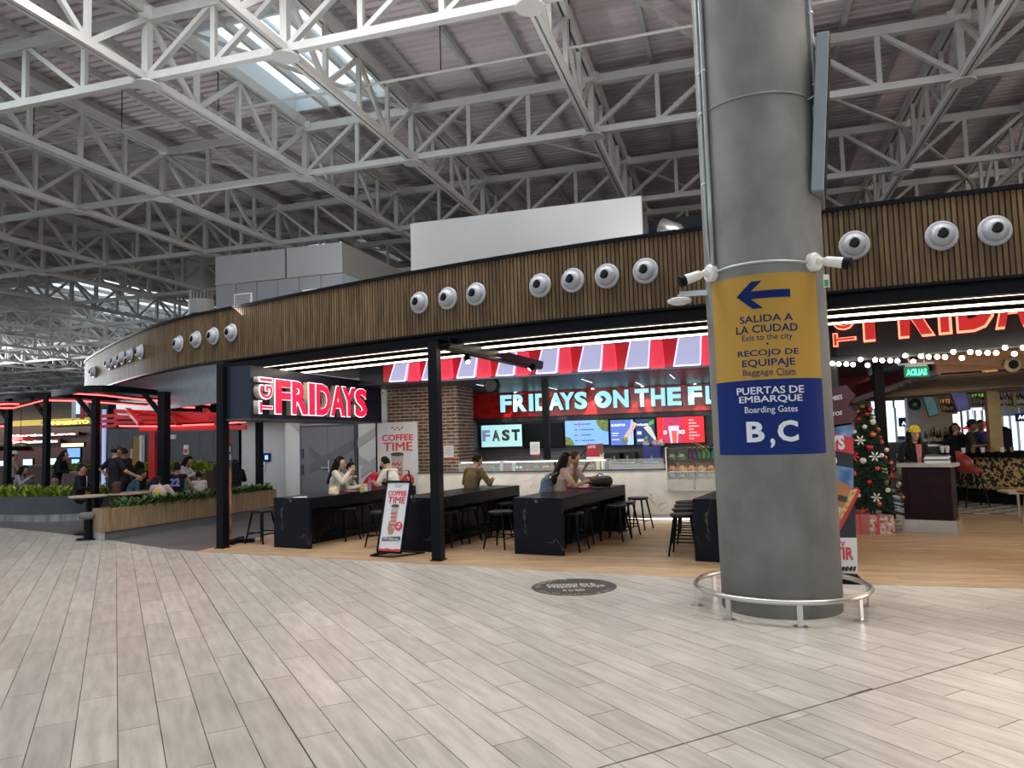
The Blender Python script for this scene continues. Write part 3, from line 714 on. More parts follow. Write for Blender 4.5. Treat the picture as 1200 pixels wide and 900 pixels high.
# walls
m_rt=mat('red_glazed_tile',(.72,.02,.02),.22,var=.06,attr=.2); m_rg=mat('dark_red_grout',(.10,.005,.005),.7)
m_gt=mat('grey_back_tile',(.15,.14,.14),.3,var=.06,attr=.12); m_gg=mat('grey_tile_grout',(.07,.066,.066),.8)
def tiles(name,par,x0,x1,z0,z1,y,tw,th,m,gap=.006):
    mb=MB(); z=z0;r=0
    while z<z1-.01:
        x=x0-(tw/2 if r%2 else 0)
        while x<x1:
            a=max(x,x0);b=min(x+tw,x1)
            if b-a>.02: mb.box(a+gap/2,b-gap/2,y-.008,y,z+gap/2,min(z+th,z1)-gap/2,a=rnd.random())
            x+=tw
        z+=th;r+=1
    return P(name,mb,m,par,kind='stuff')
wk=P('wall_shop_back',MB().box(-7.6,3,YW,YW+.2,0,2.2),m_gg,kind='structure',label='grey tiled back wall of the food counter')
tiles('tile_courses',wk,-6.9,1.6,.9,2.2,YW,.30,.10,m_gt)
wr=P('wall_shop_red',MB().box(-7.6,3,YW-.25,YW-.05,2.17,2.87),m_rg,kind='structure',label='glossy red tiled band above the menu screens')
tiles('tile_courses',wr,-6.75,1.6,2.20,2.86,YW-.25,.23,.115,m_rt)
P('trim_4',MB().box(-6.9,3,YW-.28,YW-.1,2.08,2.18),m_dark,kind='structure')
m_blc=mat('blue_black_gloss_ceiling',(.02,.03,.06),.38,var=.05)
P('ceiling_shop',MB().box(-7.6,3,13.9,19,ZC,ZC+.05).box(-7.6,3,14.05,14.1,ZC,3.35),m_blc,kind='structure',label='dark glossy ceiling of the food counter')
for i,(x,y) in enumerate(((-5.3,15.6),(-4.2,17.3),(-3.0,15.6),(-2.1,17.3),(-1.2,15.6))):
    o=T('slot_light','thin white slot light in the dark shop ceiling, %s from the left'%ORD[i],'light',(x,y,ZC),group='slot lights in the shop ceiling')
    P('frame',MB().box(x-.02,x+.02,y-.62,y+.62,ZC-.012,ZC),m_black,o); P('diffuser',MB().box(x-.009,x+.009,y-.6,y+.6,ZC-.014,ZC-.012),emi('cool_slot_light',(.8,.9,1),3.0),o)
for i,(x,y) in enumerate(((604,471),(638.5,458.5),(694.5,457),(753,454.5),(814.5,451),(640,462))):
    q=at(x,y,Y=18.3); o=T('downlight','tiny downlight over the lit red wall, %s from the left'%ORD[i],'light',V((q.x,18.3,ZC)),group='downlights over the red wall')
    P('trim_ring',MB().rev((q.x,18.3,ZC-.01),[(.045,0),(.045,.01)],14),m_white,o); P('lamp',MB().rev((q.x,18.3,ZC-.013),[(.03,0),(.03,.003)],12),emi('downlight_glow',(1,.85,.8),25),o)
    l=bpy.data.lights.new('downlight_beam','SPOT'); l.energy=34; l.spot_size=1.5; l.shadow_soft_size=.03; l.color=(1,.93,.88); lo_=bpy.data.objects.new('downlight_beam',l); COL.objects.link(lo_); lo_.location=(q.x,18.3,ZC-.03)
# big lit letters on the red wall
m_cy=emi('pale_cyan_letter_face',(.33,.72,.82),.95); m_lret=mat('letter_dark_return',(.02,.012,.012),.5)
sg=T('lit_letter_sign','large pale blue letters FRIDAYS ON THE FLY on the red tiled wall','sign',(-3.3,YW-.4,2.35))
LT=[('F',586,600),('R',601,617.5),('I',619.5,625.5),('D',627,644),('A',642.5,661),('Y',656,674),('S',673,689)]
L2=[('N',718.5,737.5),('T',744,761.5),('H',763,780.5),('E',782,799.5),('F',806.5,824),('L',827,840),('Y',838,856)]
def pxl(x): # z of letter top/bottom from the wall line
    return None
ZL0,ZL1=2.335,2.80
for ch,a,b in LT+L2:
    A=at(a,478,Y=YW-.36); B=at(b,478,Y=YW-.36); x0,x1=A.x,B.x
    text('letter',ch,m_lret,x1-x0,ZL1-ZL0,(x0,YW-.26,ZL0),X_,Z_,depth=.09,bold=.045,parent=sg)
    text('letter_face',ch,m_cy,x1-x0-.02,ZL1-ZL0-.02,(x0+.01,YW-.351,ZL0+.01),X_,Z_,depth=.012,bold=.045,parent=sg)
A=at(697,478,Y=YW-.36); B=at(717.5,478,Y=YW-.36); oc=V(((A.x+B.x)/2,YW-.26,(ZL0+ZL1)/2)); r=(B.x-A.x)/2
def ringdisc(mb,c,r,hole,y0,y1,n=32):
    # round letter O with an arrow-shaped notch
    outer=[(r*math.cos(2*math.pi*i/n),r*math.sin(2*math.pi*i/n)) for i in range(n)]
    hl=hole; m_=len(hl); vs=[]
    for y in (y0,y1):
        for (a,b) in outer: vs.append((c.x+a,y,c.z+b))
    for y in (y0,y1):
        for (a,b) in hl: vs.append((c.x+a,y,c.z+b))
    fs=[(i,(i+1)%n,n+(i+1)%n,n+i) for i in range(n)]+[(2*n+(i+1)%m_,2*n+i,2*n+m_+i,2*n+m_+(i+1)%m_) for i in range(m_)]
    # cap by nearest hole vertex
    def near_(i):
        return min(range(m_),key=lambda j:(outer[i][0]-hl[j][0])**2+(outer[i][1]-hl[j][1])**2)
    for lay,(ob,hb) in enumerate(((0,2*n),(n,2*n+m_))):
        for i in range(n):
            j=(i+1)%n; a_=near_(i); b_=near_(j); fs.append((ob+i,ob+j,hb+a_))
            k=a_
            while k!=b_:
                k2=(k+1)%m_; fs.append((ob+j,hb+k2,hb+k)); k=k2
                if abs(k-a_)>m_: break
    return mb.add(vs,fs)
hole=[(.42*r,0),(.05*r,.42*r),(-.35*r,.42*r),(-.02*r,0),(-.35*r,-.42*r),(.05*r,-.42*r)]
P('letter',ringdisc(MB(),oc,r,hole,YW-.26,YW-.35),m_lret,sg); P('letter_face',ringdisc(MB(),oc,r*.97,hole,YW-.351,YW-.363),m_cy,sg)
# menu screens
m_scr=lambda n,c,s: emi(n,c,s)
def screen(lab,xa,xb,ya_top,ya_bot,m,tilt=.12):
    yy=YW-.36; A=at(xa,ya_top,Y=yy); B=at(xb,ya_bot,Y=yy); x0,x1=A.x,B.x; z1=at((xa+xb)/2,ya_top,Y=yy).z; z0=at((xa+xb)/2,ya_bot,Y=yy).z
    o=T('menu_screen',lab,'screen',((x0+x1)/2,yy,z0),group='menu screens above the counter')
    P('casing',MB().box(x0-.015,x1+.015,yy,yy+.06,z0-.015,z1+.015),m_black,o); P('display',MB().box(x0,x1,yy-.004,yy,z0,z1),m,o)
    return o,x0,x1,z0,z1,yy-.005
m_w=emi('screen_white',(.95,.97,1),1.0); m_dkp=mat('screen_dark_print',(.03,.05,.09),.4,var=0)
o,x0,x1,z0,z1,yy=screen('menu screen reading FAST in food pattern letters, leftmost lit one',564,612,498,523.5,m_scr('screen_pale_aqua',(.42,.72,.74),.9))
w_=(x1-x0)
cols_f=[emi('letter_lilac',(.25,.28,.5),.6),mat('letter_pattern',(.25,.3,.28),.5,var=.9,scale=40,emit=None),mat('letter_pattern_b',(.12,.17,.06),.5,var=.9,scale=40),mat('letter_dark',(.02,.04,.02),.5)]
for i,ch in enumerate('FAST'): text('print_letter',ch,cols_f[i],w_*.20,(z1-z0)*.52,(x0+.02+w_*.245*i,yy,z0+(z1-z0)*.26),X_,Z_,depth=.003,bold=.05,parent=o)
o,*_=screen('switched-off black menu screen beside the counter post',613.5,660,496.5,524.5,m_lens)
m_bl=m_scr('screen_sky_blue',(.20,.42,.86),1.0)
o,x0,x1,z0,z1,yy=screen('blue menu screen listing steps 1 2 3 4',662,713.5,492.5,521.5,m_bl)
H=z1-z0; w_=x1-x0
def disc2(c,r,y,mb,a0=0,a1=2*math.pi,n=20): return mb.slab([(r*math.cos(a0+(a1-a0)*i/n),r*math.sin(a0+(a1-a0)*i/n)) for i in range(n+1)]+([(0,0)] if a1-a0<6 else []),(c[0],y,c[1]),X_,Z_,-Y_,.003)
m_sal=mat('salad_print',(.06,.25,.04),.5,var=.6,scale=30,col2=(.5,.45,.2),emit=(.10,.22,.05),es=.5); m_rp=emi('magenta_print',(.75,.03,.25),.8)
P('bowl_print',disc2((x1,z1),.30,yy,MB(),math.pi,1.5*math.pi),m_sal,o); P('bowl_print',disc2((x0,z0),.22,yy,MB(),0,.5*math.pi),m_sal,o)
for k in range(4):
    z=z1-H*(.17+.22*k); text('digit',str(k+1),m_rp,.04,.075,(x0+w_*.32,yy,z-.03),X_,Z_,parent=o,bold=.02)
    P('print_line',MB().box(x0+w_*.22,x0+w_*.29,yy-.002,yy,z,z+.02).box(x0+w_*.38,x0+w_*(.6+.08*(k%2)),yy-.002,yy,z,z+.02),m_dkp,o)
o,x0,x1,z0,z1,yy=screen('blue menu screen headed BURRITOS with a burrito picture',715,743,492,521.5,m_scr('screen_deep_blue',(.10,.18,.62),.9)); H=z1-z0;w_=x1-x0
text('heading','BURRITOS',m_w,w_*.6,.06,(x0+.03,yy,z1-.16),X_,Z_,parent=o,bold=.03)
P('print_lines',MB().box(x0+.03,x0+w_*.35,yy-.002,yy,z0+.28,z0+.31).box(x0+.03,x0+w_*.32,yy-.002,yy,z0+.23,z0+.25).box(x0+.03,x0+w_*.38,yy-.002,yy,z0+.12,z0+.15),emi('lilac_print',(.6,.7,1),.9),o)
P('burrito_print',MB().slab([(0,0),(.3,.42),(.38,.36),(.14,-.04)],(x0+w_*.5,yy,z0+.15),X_,Z_,-Y_,.003),mat('burrito_print',(.5,.25,.2),.5,var=.4,scale=40,col2=(.8,.7,.6),emit=(.7,.5,.5),es=.7),o)
P('side_print',MB().slab([(0,0),(.12,H),(.16,H),(.16,0)],(x1-.165,yy,z0),X_,Z_,-Y_,.002),emi('pale_blue_print',(.4,.6,.9),.9),o)
P('bowl_print',disc2((x0+w_*.62,z0+.12),.08,yy,MB()),m_sal,o)
o,x0,x1,z0,z1,yy=screen('dark navy menu screen headed WRAPS with a wrap picture',744.5,768,491,521,m_scr('screen_navy',(.02,.05,.16),.8)); H=z1-z0;w_=x1-x0
text('heading','WRAPS',m_w,w_*.6,.06,(x0+.03,yy,z1-.17),X_,Z_,parent=o,bold=.03)
P('print_lines',MB().box(x0+.03,x0+w_*.3,yy-.002,yy,z0+.25,z0+.33).box(x0+.03,x0+w_*.4,yy-.002,yy,z0+.08,z0+.14),emi('lilac_print',(.6,.7,1),.9),o)
P('wrap_print',MB().slab([(0,.30),(.10,.36),(.18,.30),(.30,.02),(.26,-.02)],(x0+w_*.42,yy,z0+.12),X_,Z_,-Y_,.003),mat('wrap_print',(.6,.6,.55),.5,var=.3,scale=30,emit=(.65,.68,.6),es=.7),o)
P('leaf_print',MB().slab([(0,0),(.14,.06),(.15,.16),(.02,.1)],(x1-.16,yy,z1-.18),X_,Z_,-Y_,.003).slab([(0,0),(.1,.03),(.08,.1)],(x0+w_*.4,yy,z0+.12),X_,Z_,-Y_,.003),emi('leaf_green',(.1,.5,.05),.7),o)
o,x0,x1,z0,z1,yy=screen('red menu screen headed DRINKS with a tall glass',769.5,826,488.5,519,m_scr('screen_red',(.82,.02,.03),.95)); H=z1-z0;w_=x1-x0
P('pink_panel',MB().box(x0+w_*.13,x0+w_*.56,yy-.002,yy,z0,z1),mat('pink_pattern_print',(.7,.05,.15),.5,var=.5,scale=40,emit=(.6,.04,.12),es=.6),o)
P('glass_print',MB().slab([(.05,0),(0,.42),(.26,.42),(.21,0)],(x0+w_*.24,yy-.002,z0),X_,Z_,-Y_,.002),emi('glass_lilac',(.72,.68,.85),.9),o); P('drink_print',MB().slab([(.05,0),(.02,.30),(.17,.30),(.14,0)],(x0+w_*.28,yy-.004,z0),X_,Z_,-Y_,.002),emi('drink_red',(.85,.12,.08),.9),o)
text('heading','D',m_w,.08,.09,(x0+w_*.14,yy-.002,z0+.22),X_,Z_,parent=o,bold=.04); text('heading','KS',m_w,.14,.09,(x0+w_*.47,yy-.002,z0+.22),X_,Z_,parent=o,bold=.04)
for k in range(7): P('print_line',MB().box(x0+w_*.68,x0+w_*(.78+.06*(k%3)),yy-.002,yy,z1-.1-k*.075,z1-.07-k*.075),emi('pink_print',(1,.5,.55),.9),o)
# awning of lit boxes
yt,yb_=14.02,13.82
aw=T('striped_awning','red and white lit awning hanging over the food counter','awning',(-3.6,13.9,2.85))
xA,xB=-7.0,.7
m_aw=emi('awning_white_box',(.46,.46,.70),.8); m_ar=mat('awning_red',(.55,.015,.025),.3,var=.05,emit=(.8,.03,.06),es=.2); m_edge=emi('awning_edge_glow',(.85,.72,1),1.15)
P('red_backing',MB().slab([(xA,2.85),(xB,2.85),(xB,3.45),(xA,3.45)],(0,13.98,0),X_,Z_,Y_,.06),m_ar,aw)
bxs=[]
for a,b in ((457,475),(495,512),(536,556),(582,602),(629,652),(678,704),(733,760),(790,821)):
    A=at(a,432,Y=13.75).x; B=at(b,432,Y=13.75).x; bxs.append((A,B))
for i,(a,b) in enumerate(bxs):
    w_=b-a; 
    def lb(y0,y1,x0,x1,X0,X1,z0,z1):   # leaning box: bottom further out than the top
        return MB().add([(x0,y0,z0),(x1,y0,z0),(X1,y1,z1),(X0,y1,z1),(x0,13.98,z0),(x1,13.98,z0),(X1,13.98,z1),(X0,13.98,z1)],[(0,1,2,3),(5,4,7,6),(4,0,3,7),(1,5,6,2),(4,5,1,0),(3,2,6,7)])
    P('light_box',lb(13.70,13.90,a+.015,b-.015,a+.11,b+.03,2.90,3.44),m_aw,aw)
    P('glow_edge',MB().bar((a,13.72,2.885),(b,13.72,2.885),.03,.02).bar((b,13.71,2.88),(b+.03,13.9,3.44),.02,.02).bar((a,13.71,2.88),(a+.10,13.9,3.44),.02,.02),m_edge,aw)
    nx=bxs[i+1][0] if i+1<len(bxs) else b+.5
    P('red_box',lb(13.76,13.90,b+.03,b+.03+(nx-b)*.55,b+.05,b+.05+(nx-b)*.42,2.88,3.44),mat('awning_bright_red',(.75,.05,.08),.3,emit=(.95,.07,.12),es=.6,var=.1,scale=1),aw)
# counter
cy0=13.95
ct=T('food_counter','long white marble food counter with glass display front','counter',(-3.4,14.2,0))
XL,XR=-6.35,.7
P('marble_front',MB().box(XL,-1.28,cy0+.22,14.9,.16,.99).box(-1.28,XR,cy0+.22,14.9,.16,.60),m_wm,ct)
P('kick_plinth',MB().box(XL,XR,cy0+.5,14.8,0,.16),m_ss,ct)
P('plinth_light',MB().box(XL,XR,cy0+.46,cy0+.5,.03,.05),emi('plinth_glow',(1,.95,.85),3),ct)
P('steel_edge',MB().box(XL,-1.28,cy0+.20,cy0+.26,.985,1.005),m_dark,ct)
P('worktop',MB().box(XL,-1.28,cy0+.26,14.9,.99,1.0),m_ss,ct)
for a,b in ((XL+.9,-4.55),(-4.5,-3.45),(-3.40,-2.4),(-2.35,-1.32)): P('glass_screen',MB().box(a,b,cy0+.24,cy0+.25,1.005,1.20),m_glass,ct)
P('glass_top',MB().box(XL+.9,-2.4,cy0+.24,14.6,1.20,1.21),m_glass,ct); P('case_back',MB().box(XL+.9,-2.4,14.62,14.64,1.0,1.2),m_black,ct)
P('display_light',MB().box(XL+.9,-2.45,14.35,14.40,1.17,1.19),emi('case_light',(1,.97,.9),2.2),ct)
P('post_cap',MB().box(-4.56,-4.49,cy0+.23,14.6,1.005,1.21).box(-2.42,-2.37,cy0+.23,14.6,1.005,1.21),m_ss,ct)
P('back_counter',MB().box(-5.9,.9,18.0,18.78,0,.95),m_ss,kind=None,label='steel back counter along the grey tiled wall',cat='counter')
# items in the display case
cols_=[(.5,.03,.03),(.8,.8,.75),(.15,.08,.04),(.1,.25,.08),(.55,.3,.08)]
for i in range(16):
    x=-5.35+i*.185; 
    if abs(x+4.52)<.06: continue
    m_=mat('food_colour_%d'%(i%5),cols_[i%5],.6,var=.3,scale=20)
    o=T('food_tray','dark food tray with %s filling in the glass case, %s'%(['red','white','brown','green','orange'][i%5],(ORD+['fourteenth','fifteenth','sixteenth'])[i]+' from the left'),'food tray',(x,14.45,1.0),group='food trays in the display case')
    P('pan',MB().box(x-.08,x+.08,14.35,14.6,1.0,1.05),m_dark,o); g=MB()
    for k in range(6): g.sph((x+rnd.uniform(-.05,.05),14.45+rnd.uniform(-.06,.08),1.06),.028,6,4)
    P('filling',g,m_,o,kind='stuff')
for i,(x,y,h) in enumerate(((-3.1+.55,14.3,.14),(-2.42,14.4,.14),(-2.32,14.3,.13))):
    pass
for i,(px,col,lb) in enumerate(((701,(.75,.62,.35),'cream'),(707,(.8,.8,.78),'white left'),(713,(.8,.82,.75),'white right'),(602,(.35,.5,.48),'green glass'))):
    q=at(px,545,Y=14.3); q.z=1.0; h=.16
    o=T('tumbler',lb+' tumbler standing in the glass display case','cup',q); P('cup',MB().rev(q,[(.03,0),(.042,h),(.036,h),(.026,.01)],14,cap=False),mat('cup_'+lb.replace(' ','_'),col,.5),o)
    P('rim',MB().rev(q+Z_*h,[(.043,0),(.043,.008)],14),m_white,o)
# counter card (red) on the glass
q=at(697,533,Y=14.25); cd=T('counter_card','red promotional card with a cup picture standing on the glass case','card',V((q.x,14.3,1.21)))
P('card',MB().box(q.x-.16,q.x+.16,14.28,14.30,1.25,1.50),mat('deep_red_card',(.33,.02,.03),.5),cd); P('stand_strip',MB().box(q.x-.17,q.x+.17,14.26,14.31,1.21,1.25),m_white,cd)
P('cup_cutout',MB().rev((q.x+.12,14.27,1.30),[(.045,0),(.055,.2),(.03,.21)],12),mat('brown_cup',(.2,.08,.06)),cd); text('lettering','LATTE',m_swt,.14,.05,(q.x-.13,14.279,1.42),X_,Z_,parent=cd,bold=.03,depth=.002)
P('price_disc',disc2((q.x+.13,1.30),.045,14.26,MB()),m_white,cd)
# door recess and dark panels left of the screens
P('door_1',MB().box(-6.75,-6.35,17.5,17.55,0,2.13),mat('dark_teal_door',(.03,.055,.075),.4),kind='structure',label='dark blue-grey door at the left end of the counter'); P('trim_5',MB().box(-6.9,-6.75,17.5,18.5,0,2.15).box(-6.62,-6.50,17.7,18.4,0,2.13),m_dark,kind='structure')
# coffee kit, hanging spoon lamp etc. on the back counter
def machine(lab,px,w,h,col,y=18.35):
    q=at(px,545,Y=y); o=T('coffee_machine',lab,'machine',V((q.x,y,.95))); P('body',MB().box(q.x-w/2,q.x+w/2,y-.2,y+.2,.95,.95+h),mat('machine_'+lab[:6].replace(' ','_'),col,.35),o,bevel=.02)
    P('drip_tray',MB().box(q.x-w/2+.03,q.x+w/2-.03,y-.3,y-.2,.97,1.0),m_ss,o); P('spout',MB().cyl((q.x,y-.24,1.15),(q.x,y-.24,1.05),.03,10),m_ss,o)
machine('black grinder on the back counter under the blue screen',722,.5,.28,(.015,.015,.017)); machine('black espresso machine on the back counter beside the grinder',737,.42,.30,(.015,.015,.017)); machine('blue and red drinks dispenser on the back counter',765,.42,.42,(.06,.08,.4))
for i,px in enumerate((757,768,775)):
    q=at(px,520,Y=18.35); o=T('bag_of_beans','white and red bag on the drinks dispenser, %s one'%ORD[i],'bag',V((q.x,18.35,1.37)),group='bags on the drinks dispenser'); P('bag',MB().rev((q.x,18.35,1.37),[(.06,0),(.09,.05),(.07,.12),(.02,.15)],8),mat('bag_print',(.7,.55,.55),var=.4,scale=20),o)
lm=T('desk_lamp_arm','thin black lamp arm reaching up beside the blue screen','lamp',at(684,532,Y=18)); P('arm',MB().cyl(at(677,537,Y=18),at(690,524,Y=18),.012,8),m_black,lm); P('head',MB().sph(at(690,524,Y=18),.035,10,6),m_black,lm)
# snack rack: three tiers of packs
rk=T('snack_rack','clear snack rack full of packs at the right end of the counter','rack',(-.3,14.2,.6))
x0,x1=-1.26,-.02
for z in (.60,.95,1.17,1.38): P('shelf',MB().box(x0,x1,14.12,14.6,z-.012,z),m_white if z<1 else m_dark,rk)
P('front_glass',MB().box(x0,x1,14.10,14.11,.62,.95),m_glass,rk); P('upright',MB().box(x0-.02,x0,14.1,14.6,.6,1.40).box(x1,x1+.02,14.1,14.6,.6,1.40),m_white,rk)
P('bin_front',MB().box(x0,-.78,14.15,14.17,.60,.80).box(-.75,x1,14.15,14.17,.60,.80),mat('cream_bin',(.6,.55,.45)),rk)
pk=[('green and white',(.15,.32,.08)),('red and orange',(.6,.12,.04)),('black and green',(.03,.06,.03)),('white and blue',(.65,.67,.75)),('orange',(.7,.3,.08))]
n_=0
for r_,(z,seq) in enumerate(((.80,[2,0,0,3,3,0,0]),(.95,[1,4,1,4,1,4,1]),(1.17,[0,0,1,1,1,1,1]))):
    for k,c_ in enumerate(seq):
        x=x0+.09+k*.175; nm,cl_=pk[c_]; h=.15
        if r_==2 and 2<=k<=4: continue
        o=T('snack_pack','%s snack pack, %s from the left on the %s tier of the rack'%(nm,ORD[k],['bottom','middle','top'][r_]),'snack',(x,14.3,z),group='snack packs on the rack')
        P('pack',MB().add([(x-.075,14.26,z),(x+.075,14.26,z),(x+.075,14.36,z),(x-.075,14.36,z),(x-.08,14.29,z+h),(x+.08,14.29,z+h),(x+.08,14.31,z+h),(x-.08,14.31,z+h),(x-.08,14.22,z+h/2),(x+.08,14.22,z+h/2)],[(0,1,9,8),(8,9,5,4),(4,5,6,7),(2,3,7,6),(0,8,4,7,3),(1,2,6,5,9),(3,2,1,0)]),mat('pack_%d'%c_,cl_,.35,var=.5,scale=14,col2=(min(1,cl_[0]+.4),min(1,cl_[1]+.35),min(1,cl_[2]+.2))),o)
        P('label_patch',MB().obox((x,14.225,z+h*.5),.04,.004,.03),mat('pack_label',(.7,.68,.6)),o)
for k,cl_ in enumerate(((.35,.12,.3),(.35,.12,.3),(.1,.4,.15),(.3,.5,.1),(.1,.4,.15),(.1,.35,.4))):
    x=x0+.42+k*.085; o=T('drink_bottle','small %s drink bottle on top of the snack rack, %s from the left'%(['purple','purple','green','lime','green','teal'][k],ORD[k]),'bottle',(x,14.35,1.17),group='drink bottles on the snack rack')
    P('bottle',MB().rev((x,14.35,1.17),[(.03,0),(.034,.02),(.034,.14),(.014,.19),(.014,.2)],12),mat('bottle_%d'%k,cl_,.15),o); P('cap',MB().rev((x,14.35,1.37),[(.017,0),(.017,.025)],10),mat('yellow_cap',(.6,.5,.1)),o)
tl_=T('till','white till block behind the snack rack','till',(.2,14.4,.6)); P('body',MB().box(.06,.5,14.2,14.7,.6,1.0),m_white,tl_,bevel=.01); P('top',MB().box(.04,.52,14.18,14.72,1.0,1.03),m_dark,tl_)
# ================= neon sign box, left =================
ZA,ZBx=2.11,2.98
sx=-7.62
bk=T('sign_box','long dark navy sign box carrying the glowing TGI FRIDAYS letters beside the left post','sign',(-7.9,10.5,ZA))
m_navy=mat('navy_gloss_panel',(.012,.017,.036),.35,var=.06,spec=.25)
P('box',MB().box(-8.28,sx,10.38,15.1,ZA,ZBx),m_navy,bk); P('lower_trim',MB().box(-8.30,sx+.015,10.36,15.12,ZA-.03,ZA),m_dark,bk)
m_pink=emi('letter_red_face',(.85,.01,.055),.85); m_halo=emi('letter_white_edge',(1,.72,.88),1.5); m_ret=mat('letter_cream_return',(.50,.46,.36),.5)
def neonword(word,px,ztop,zbot,par):
    for i,(ch,a,b) in enumerate(px):
        ya=at(a,470,X=sx+.1).y; yb=at(b,470,X=sx+.1).y; w=yb-ya
        text('letter_return',ch,m_ret,w,ztop-zbot,(sx,ya,zbot),Y_,Z_,depth=.10,bold=.05,parent=par)
        text('letter_edge',ch,m_halo,w,ztop-zbot,(sx+.10,ya,zbot),Y_,Z_,depth=.012,bold=.042,parent=par)
        text('letter_face',ch,m_pink,w-.03,ztop-zbot-.03,(sx+.112,ya+.015,zbot+.015),Y_,Z_,depth=.008,bold=.034,parent=par)
zt=at(325,443.5,X=sx+.1).z; zb_=at(325,485,X=sx+.1).z
ztr=at(420,455,X=sx+.1).z; zbr=at(420,490,X=sx+.1).z
zt=(zt+ztr)/2; zb_=(zb_+zbr)/2
neonword('FRIDAYS',[('F',321.5,340.5),('R',341,360.5),('I',361,368.5),('D',369.5,387),('A',386.5,404),('Y',400,416),('S',415,429.5)],zt,zb_,bk)
# small letters turned on their side
def side(ch,za,zb2):
    ya=at(303,470,X=sx+.1).y; yb=at(319,470,X=sx+.1).y; w=yb-ya; h=zb2-za
    text('letter_return',ch,m_ret,h,w,(sx,yb,za),Z_,-Y_,depth=.10,bold=.04,parent=bk)
    text('letter_edge',ch,m_halo,h,w,(sx+.10,yb,za),Z_,-Y_,depth=.012,bold=.04,parent=bk)
    text('letter_face',ch,m_pink,h-.04,w-.04,(sx+.112,yb-.02,za+.02),Z_,-Y_,depth=.008,bold=.01,parent=bk)
H=zt-zb_
side('T',zb_,zb_+H*.36); side('G',zb_+H*.39,zb_+H*.80); side('I',zb_+H*.86,zb_+H*1.0)
al=T('small_wall_lamp','tiny white lamp at the right end of the sign box','lamp',at(445,460,Y=15.2)); q=at(445,460,Y=15.2)
P('lamp',MB().sph(q,.05,10,6,(.7,1,1.5)),emi('tiny_lamp',(.8,.95,1),3),al); P('bracket',MB().bar(q,q+Y_*.15,.03),m_black,al)
# ================= wall with the grey double door =================
wl=P('wall_centre',MB().box(-11.05,-7.5,16.5,16.7,0,4.0),mat('panel_joint_grey',(.25,.25,.25)),kind='structure',label='pale grey panelled wall with darker diagonal stripes')
for (a,b) in ((-11.05,-10.62),(-8.97,-8.3),(-8.3,-7.5)):
    P('panel',MB().box(a+.005,b-.005,16.475,16.5,0,2.18),m_wall2,wl)
P('panel',MB().box(-11.05,-9.8,16.475,16.5,2.19,2.62),m_wall2,wl); P('panel',MB().box(-9.79,-8.6,16.475,16.5,2.19,2.62),m_wall2,wl); P('panel',MB().box(-8.59,-7.5,16.475,16.5,2.19,2.62),m_wall2,wl)
for k in range(3): P('panel',MB().box(-11.05+k*1.2,-11.05+k*1.2+1.19,16.475,16.5,2.63,4.0),m_wall2,wl)
m_door=mat('grey_painted_door',(.13,.135,.15),.45,var=.04)
dx0,dx1=-10.6,-8.98
d=P('door_2',MB().box(dx0,dx1,16.44,16.5,0,2.13),m_dark,kind='structure',label='grey double service door behind the left dark table'); mid=(dx0+dx1)/2
for a,b in ((dx0+.06,mid-.004),(mid+.004,dx1-.06)): P('door_leaf',MB().box(a,b,16.41,16.44,0,2.08),m_door,d)
P('handle',MB().box(mid+.04,mid+.07,16.36,16.38,.95,1.25).cyl((mid-.16,16.37,1.06),(mid+.06,16.37,1.06),.012,8),m_ss,d)
for z in (.9,1.3): P('closer_box',MB().box(dx0+.08,dx0+.13,16.38,16.41,z,z+.25),m_dark,d)
m_st=mat('darker_diagonal_band',(.36,.35,.345),.55,var=.03); m_std=mat('door_diagonal_band',(.095,.098,.11),.45)  # slightly darker diagonal strips laid on the wall and door leaves
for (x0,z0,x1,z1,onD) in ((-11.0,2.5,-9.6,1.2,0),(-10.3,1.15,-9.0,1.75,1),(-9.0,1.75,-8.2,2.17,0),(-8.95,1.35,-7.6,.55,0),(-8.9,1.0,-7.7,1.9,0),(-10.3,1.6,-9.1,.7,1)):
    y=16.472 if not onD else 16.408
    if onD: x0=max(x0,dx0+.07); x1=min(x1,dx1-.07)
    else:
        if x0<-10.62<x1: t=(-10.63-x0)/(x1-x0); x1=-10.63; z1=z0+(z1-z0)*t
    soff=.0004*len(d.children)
    P('diagonal_stripe',MB().slab([(x0,z0),(x1,z1),(x1,z1-.22),(x0,z0-.22)],(0,y-soff-.0006*len(wl.children),0),X_,Z_,-Y_,.003),m_std if onD else m_st,wl if not onD else d)
P('wall_kink',MB().box(-13.6,-11.05,18.0,18.2,0,4.0).box(-11.15,-11.05,16.7,18.0,0,4.0),m_wall2,kind='structure',label='grey wall beside the lift')
q=at(312,536,Y=17.95); o=T('toilet_sign','small dark blue square wall sign beside the lift','sign',q); P('plate',MB().box(q.x-.12,q.x+.12,17.96,18.0,q.z-.12,q.z+.12),m_sb,o); P('pictogram',MB().box(q.x-.05,q.x+.05,17.955,17.96,q.z-.06,q.z+.06),mat('pale_blue_print',(.2,.35,.6)),o)
q=at(309,546,Y=17.95); o=T('door_phone','slim grey intercom under the blue wall sign','intercom',q); P('body',MB().box(q.x-.04,q.x+.04,17.95,18.0,q.z-.12,q.z+.12),m_ss,o); P('button',MB().cyl((q.x,17.95,q.z),(q.x,17.94,q.z),.02,8),m_dark,o)
post('steel_post','dark post at the right end of the left food court beside the lift',at(304,545,Y=16.0).x,16.0,.14,.14,2.95)
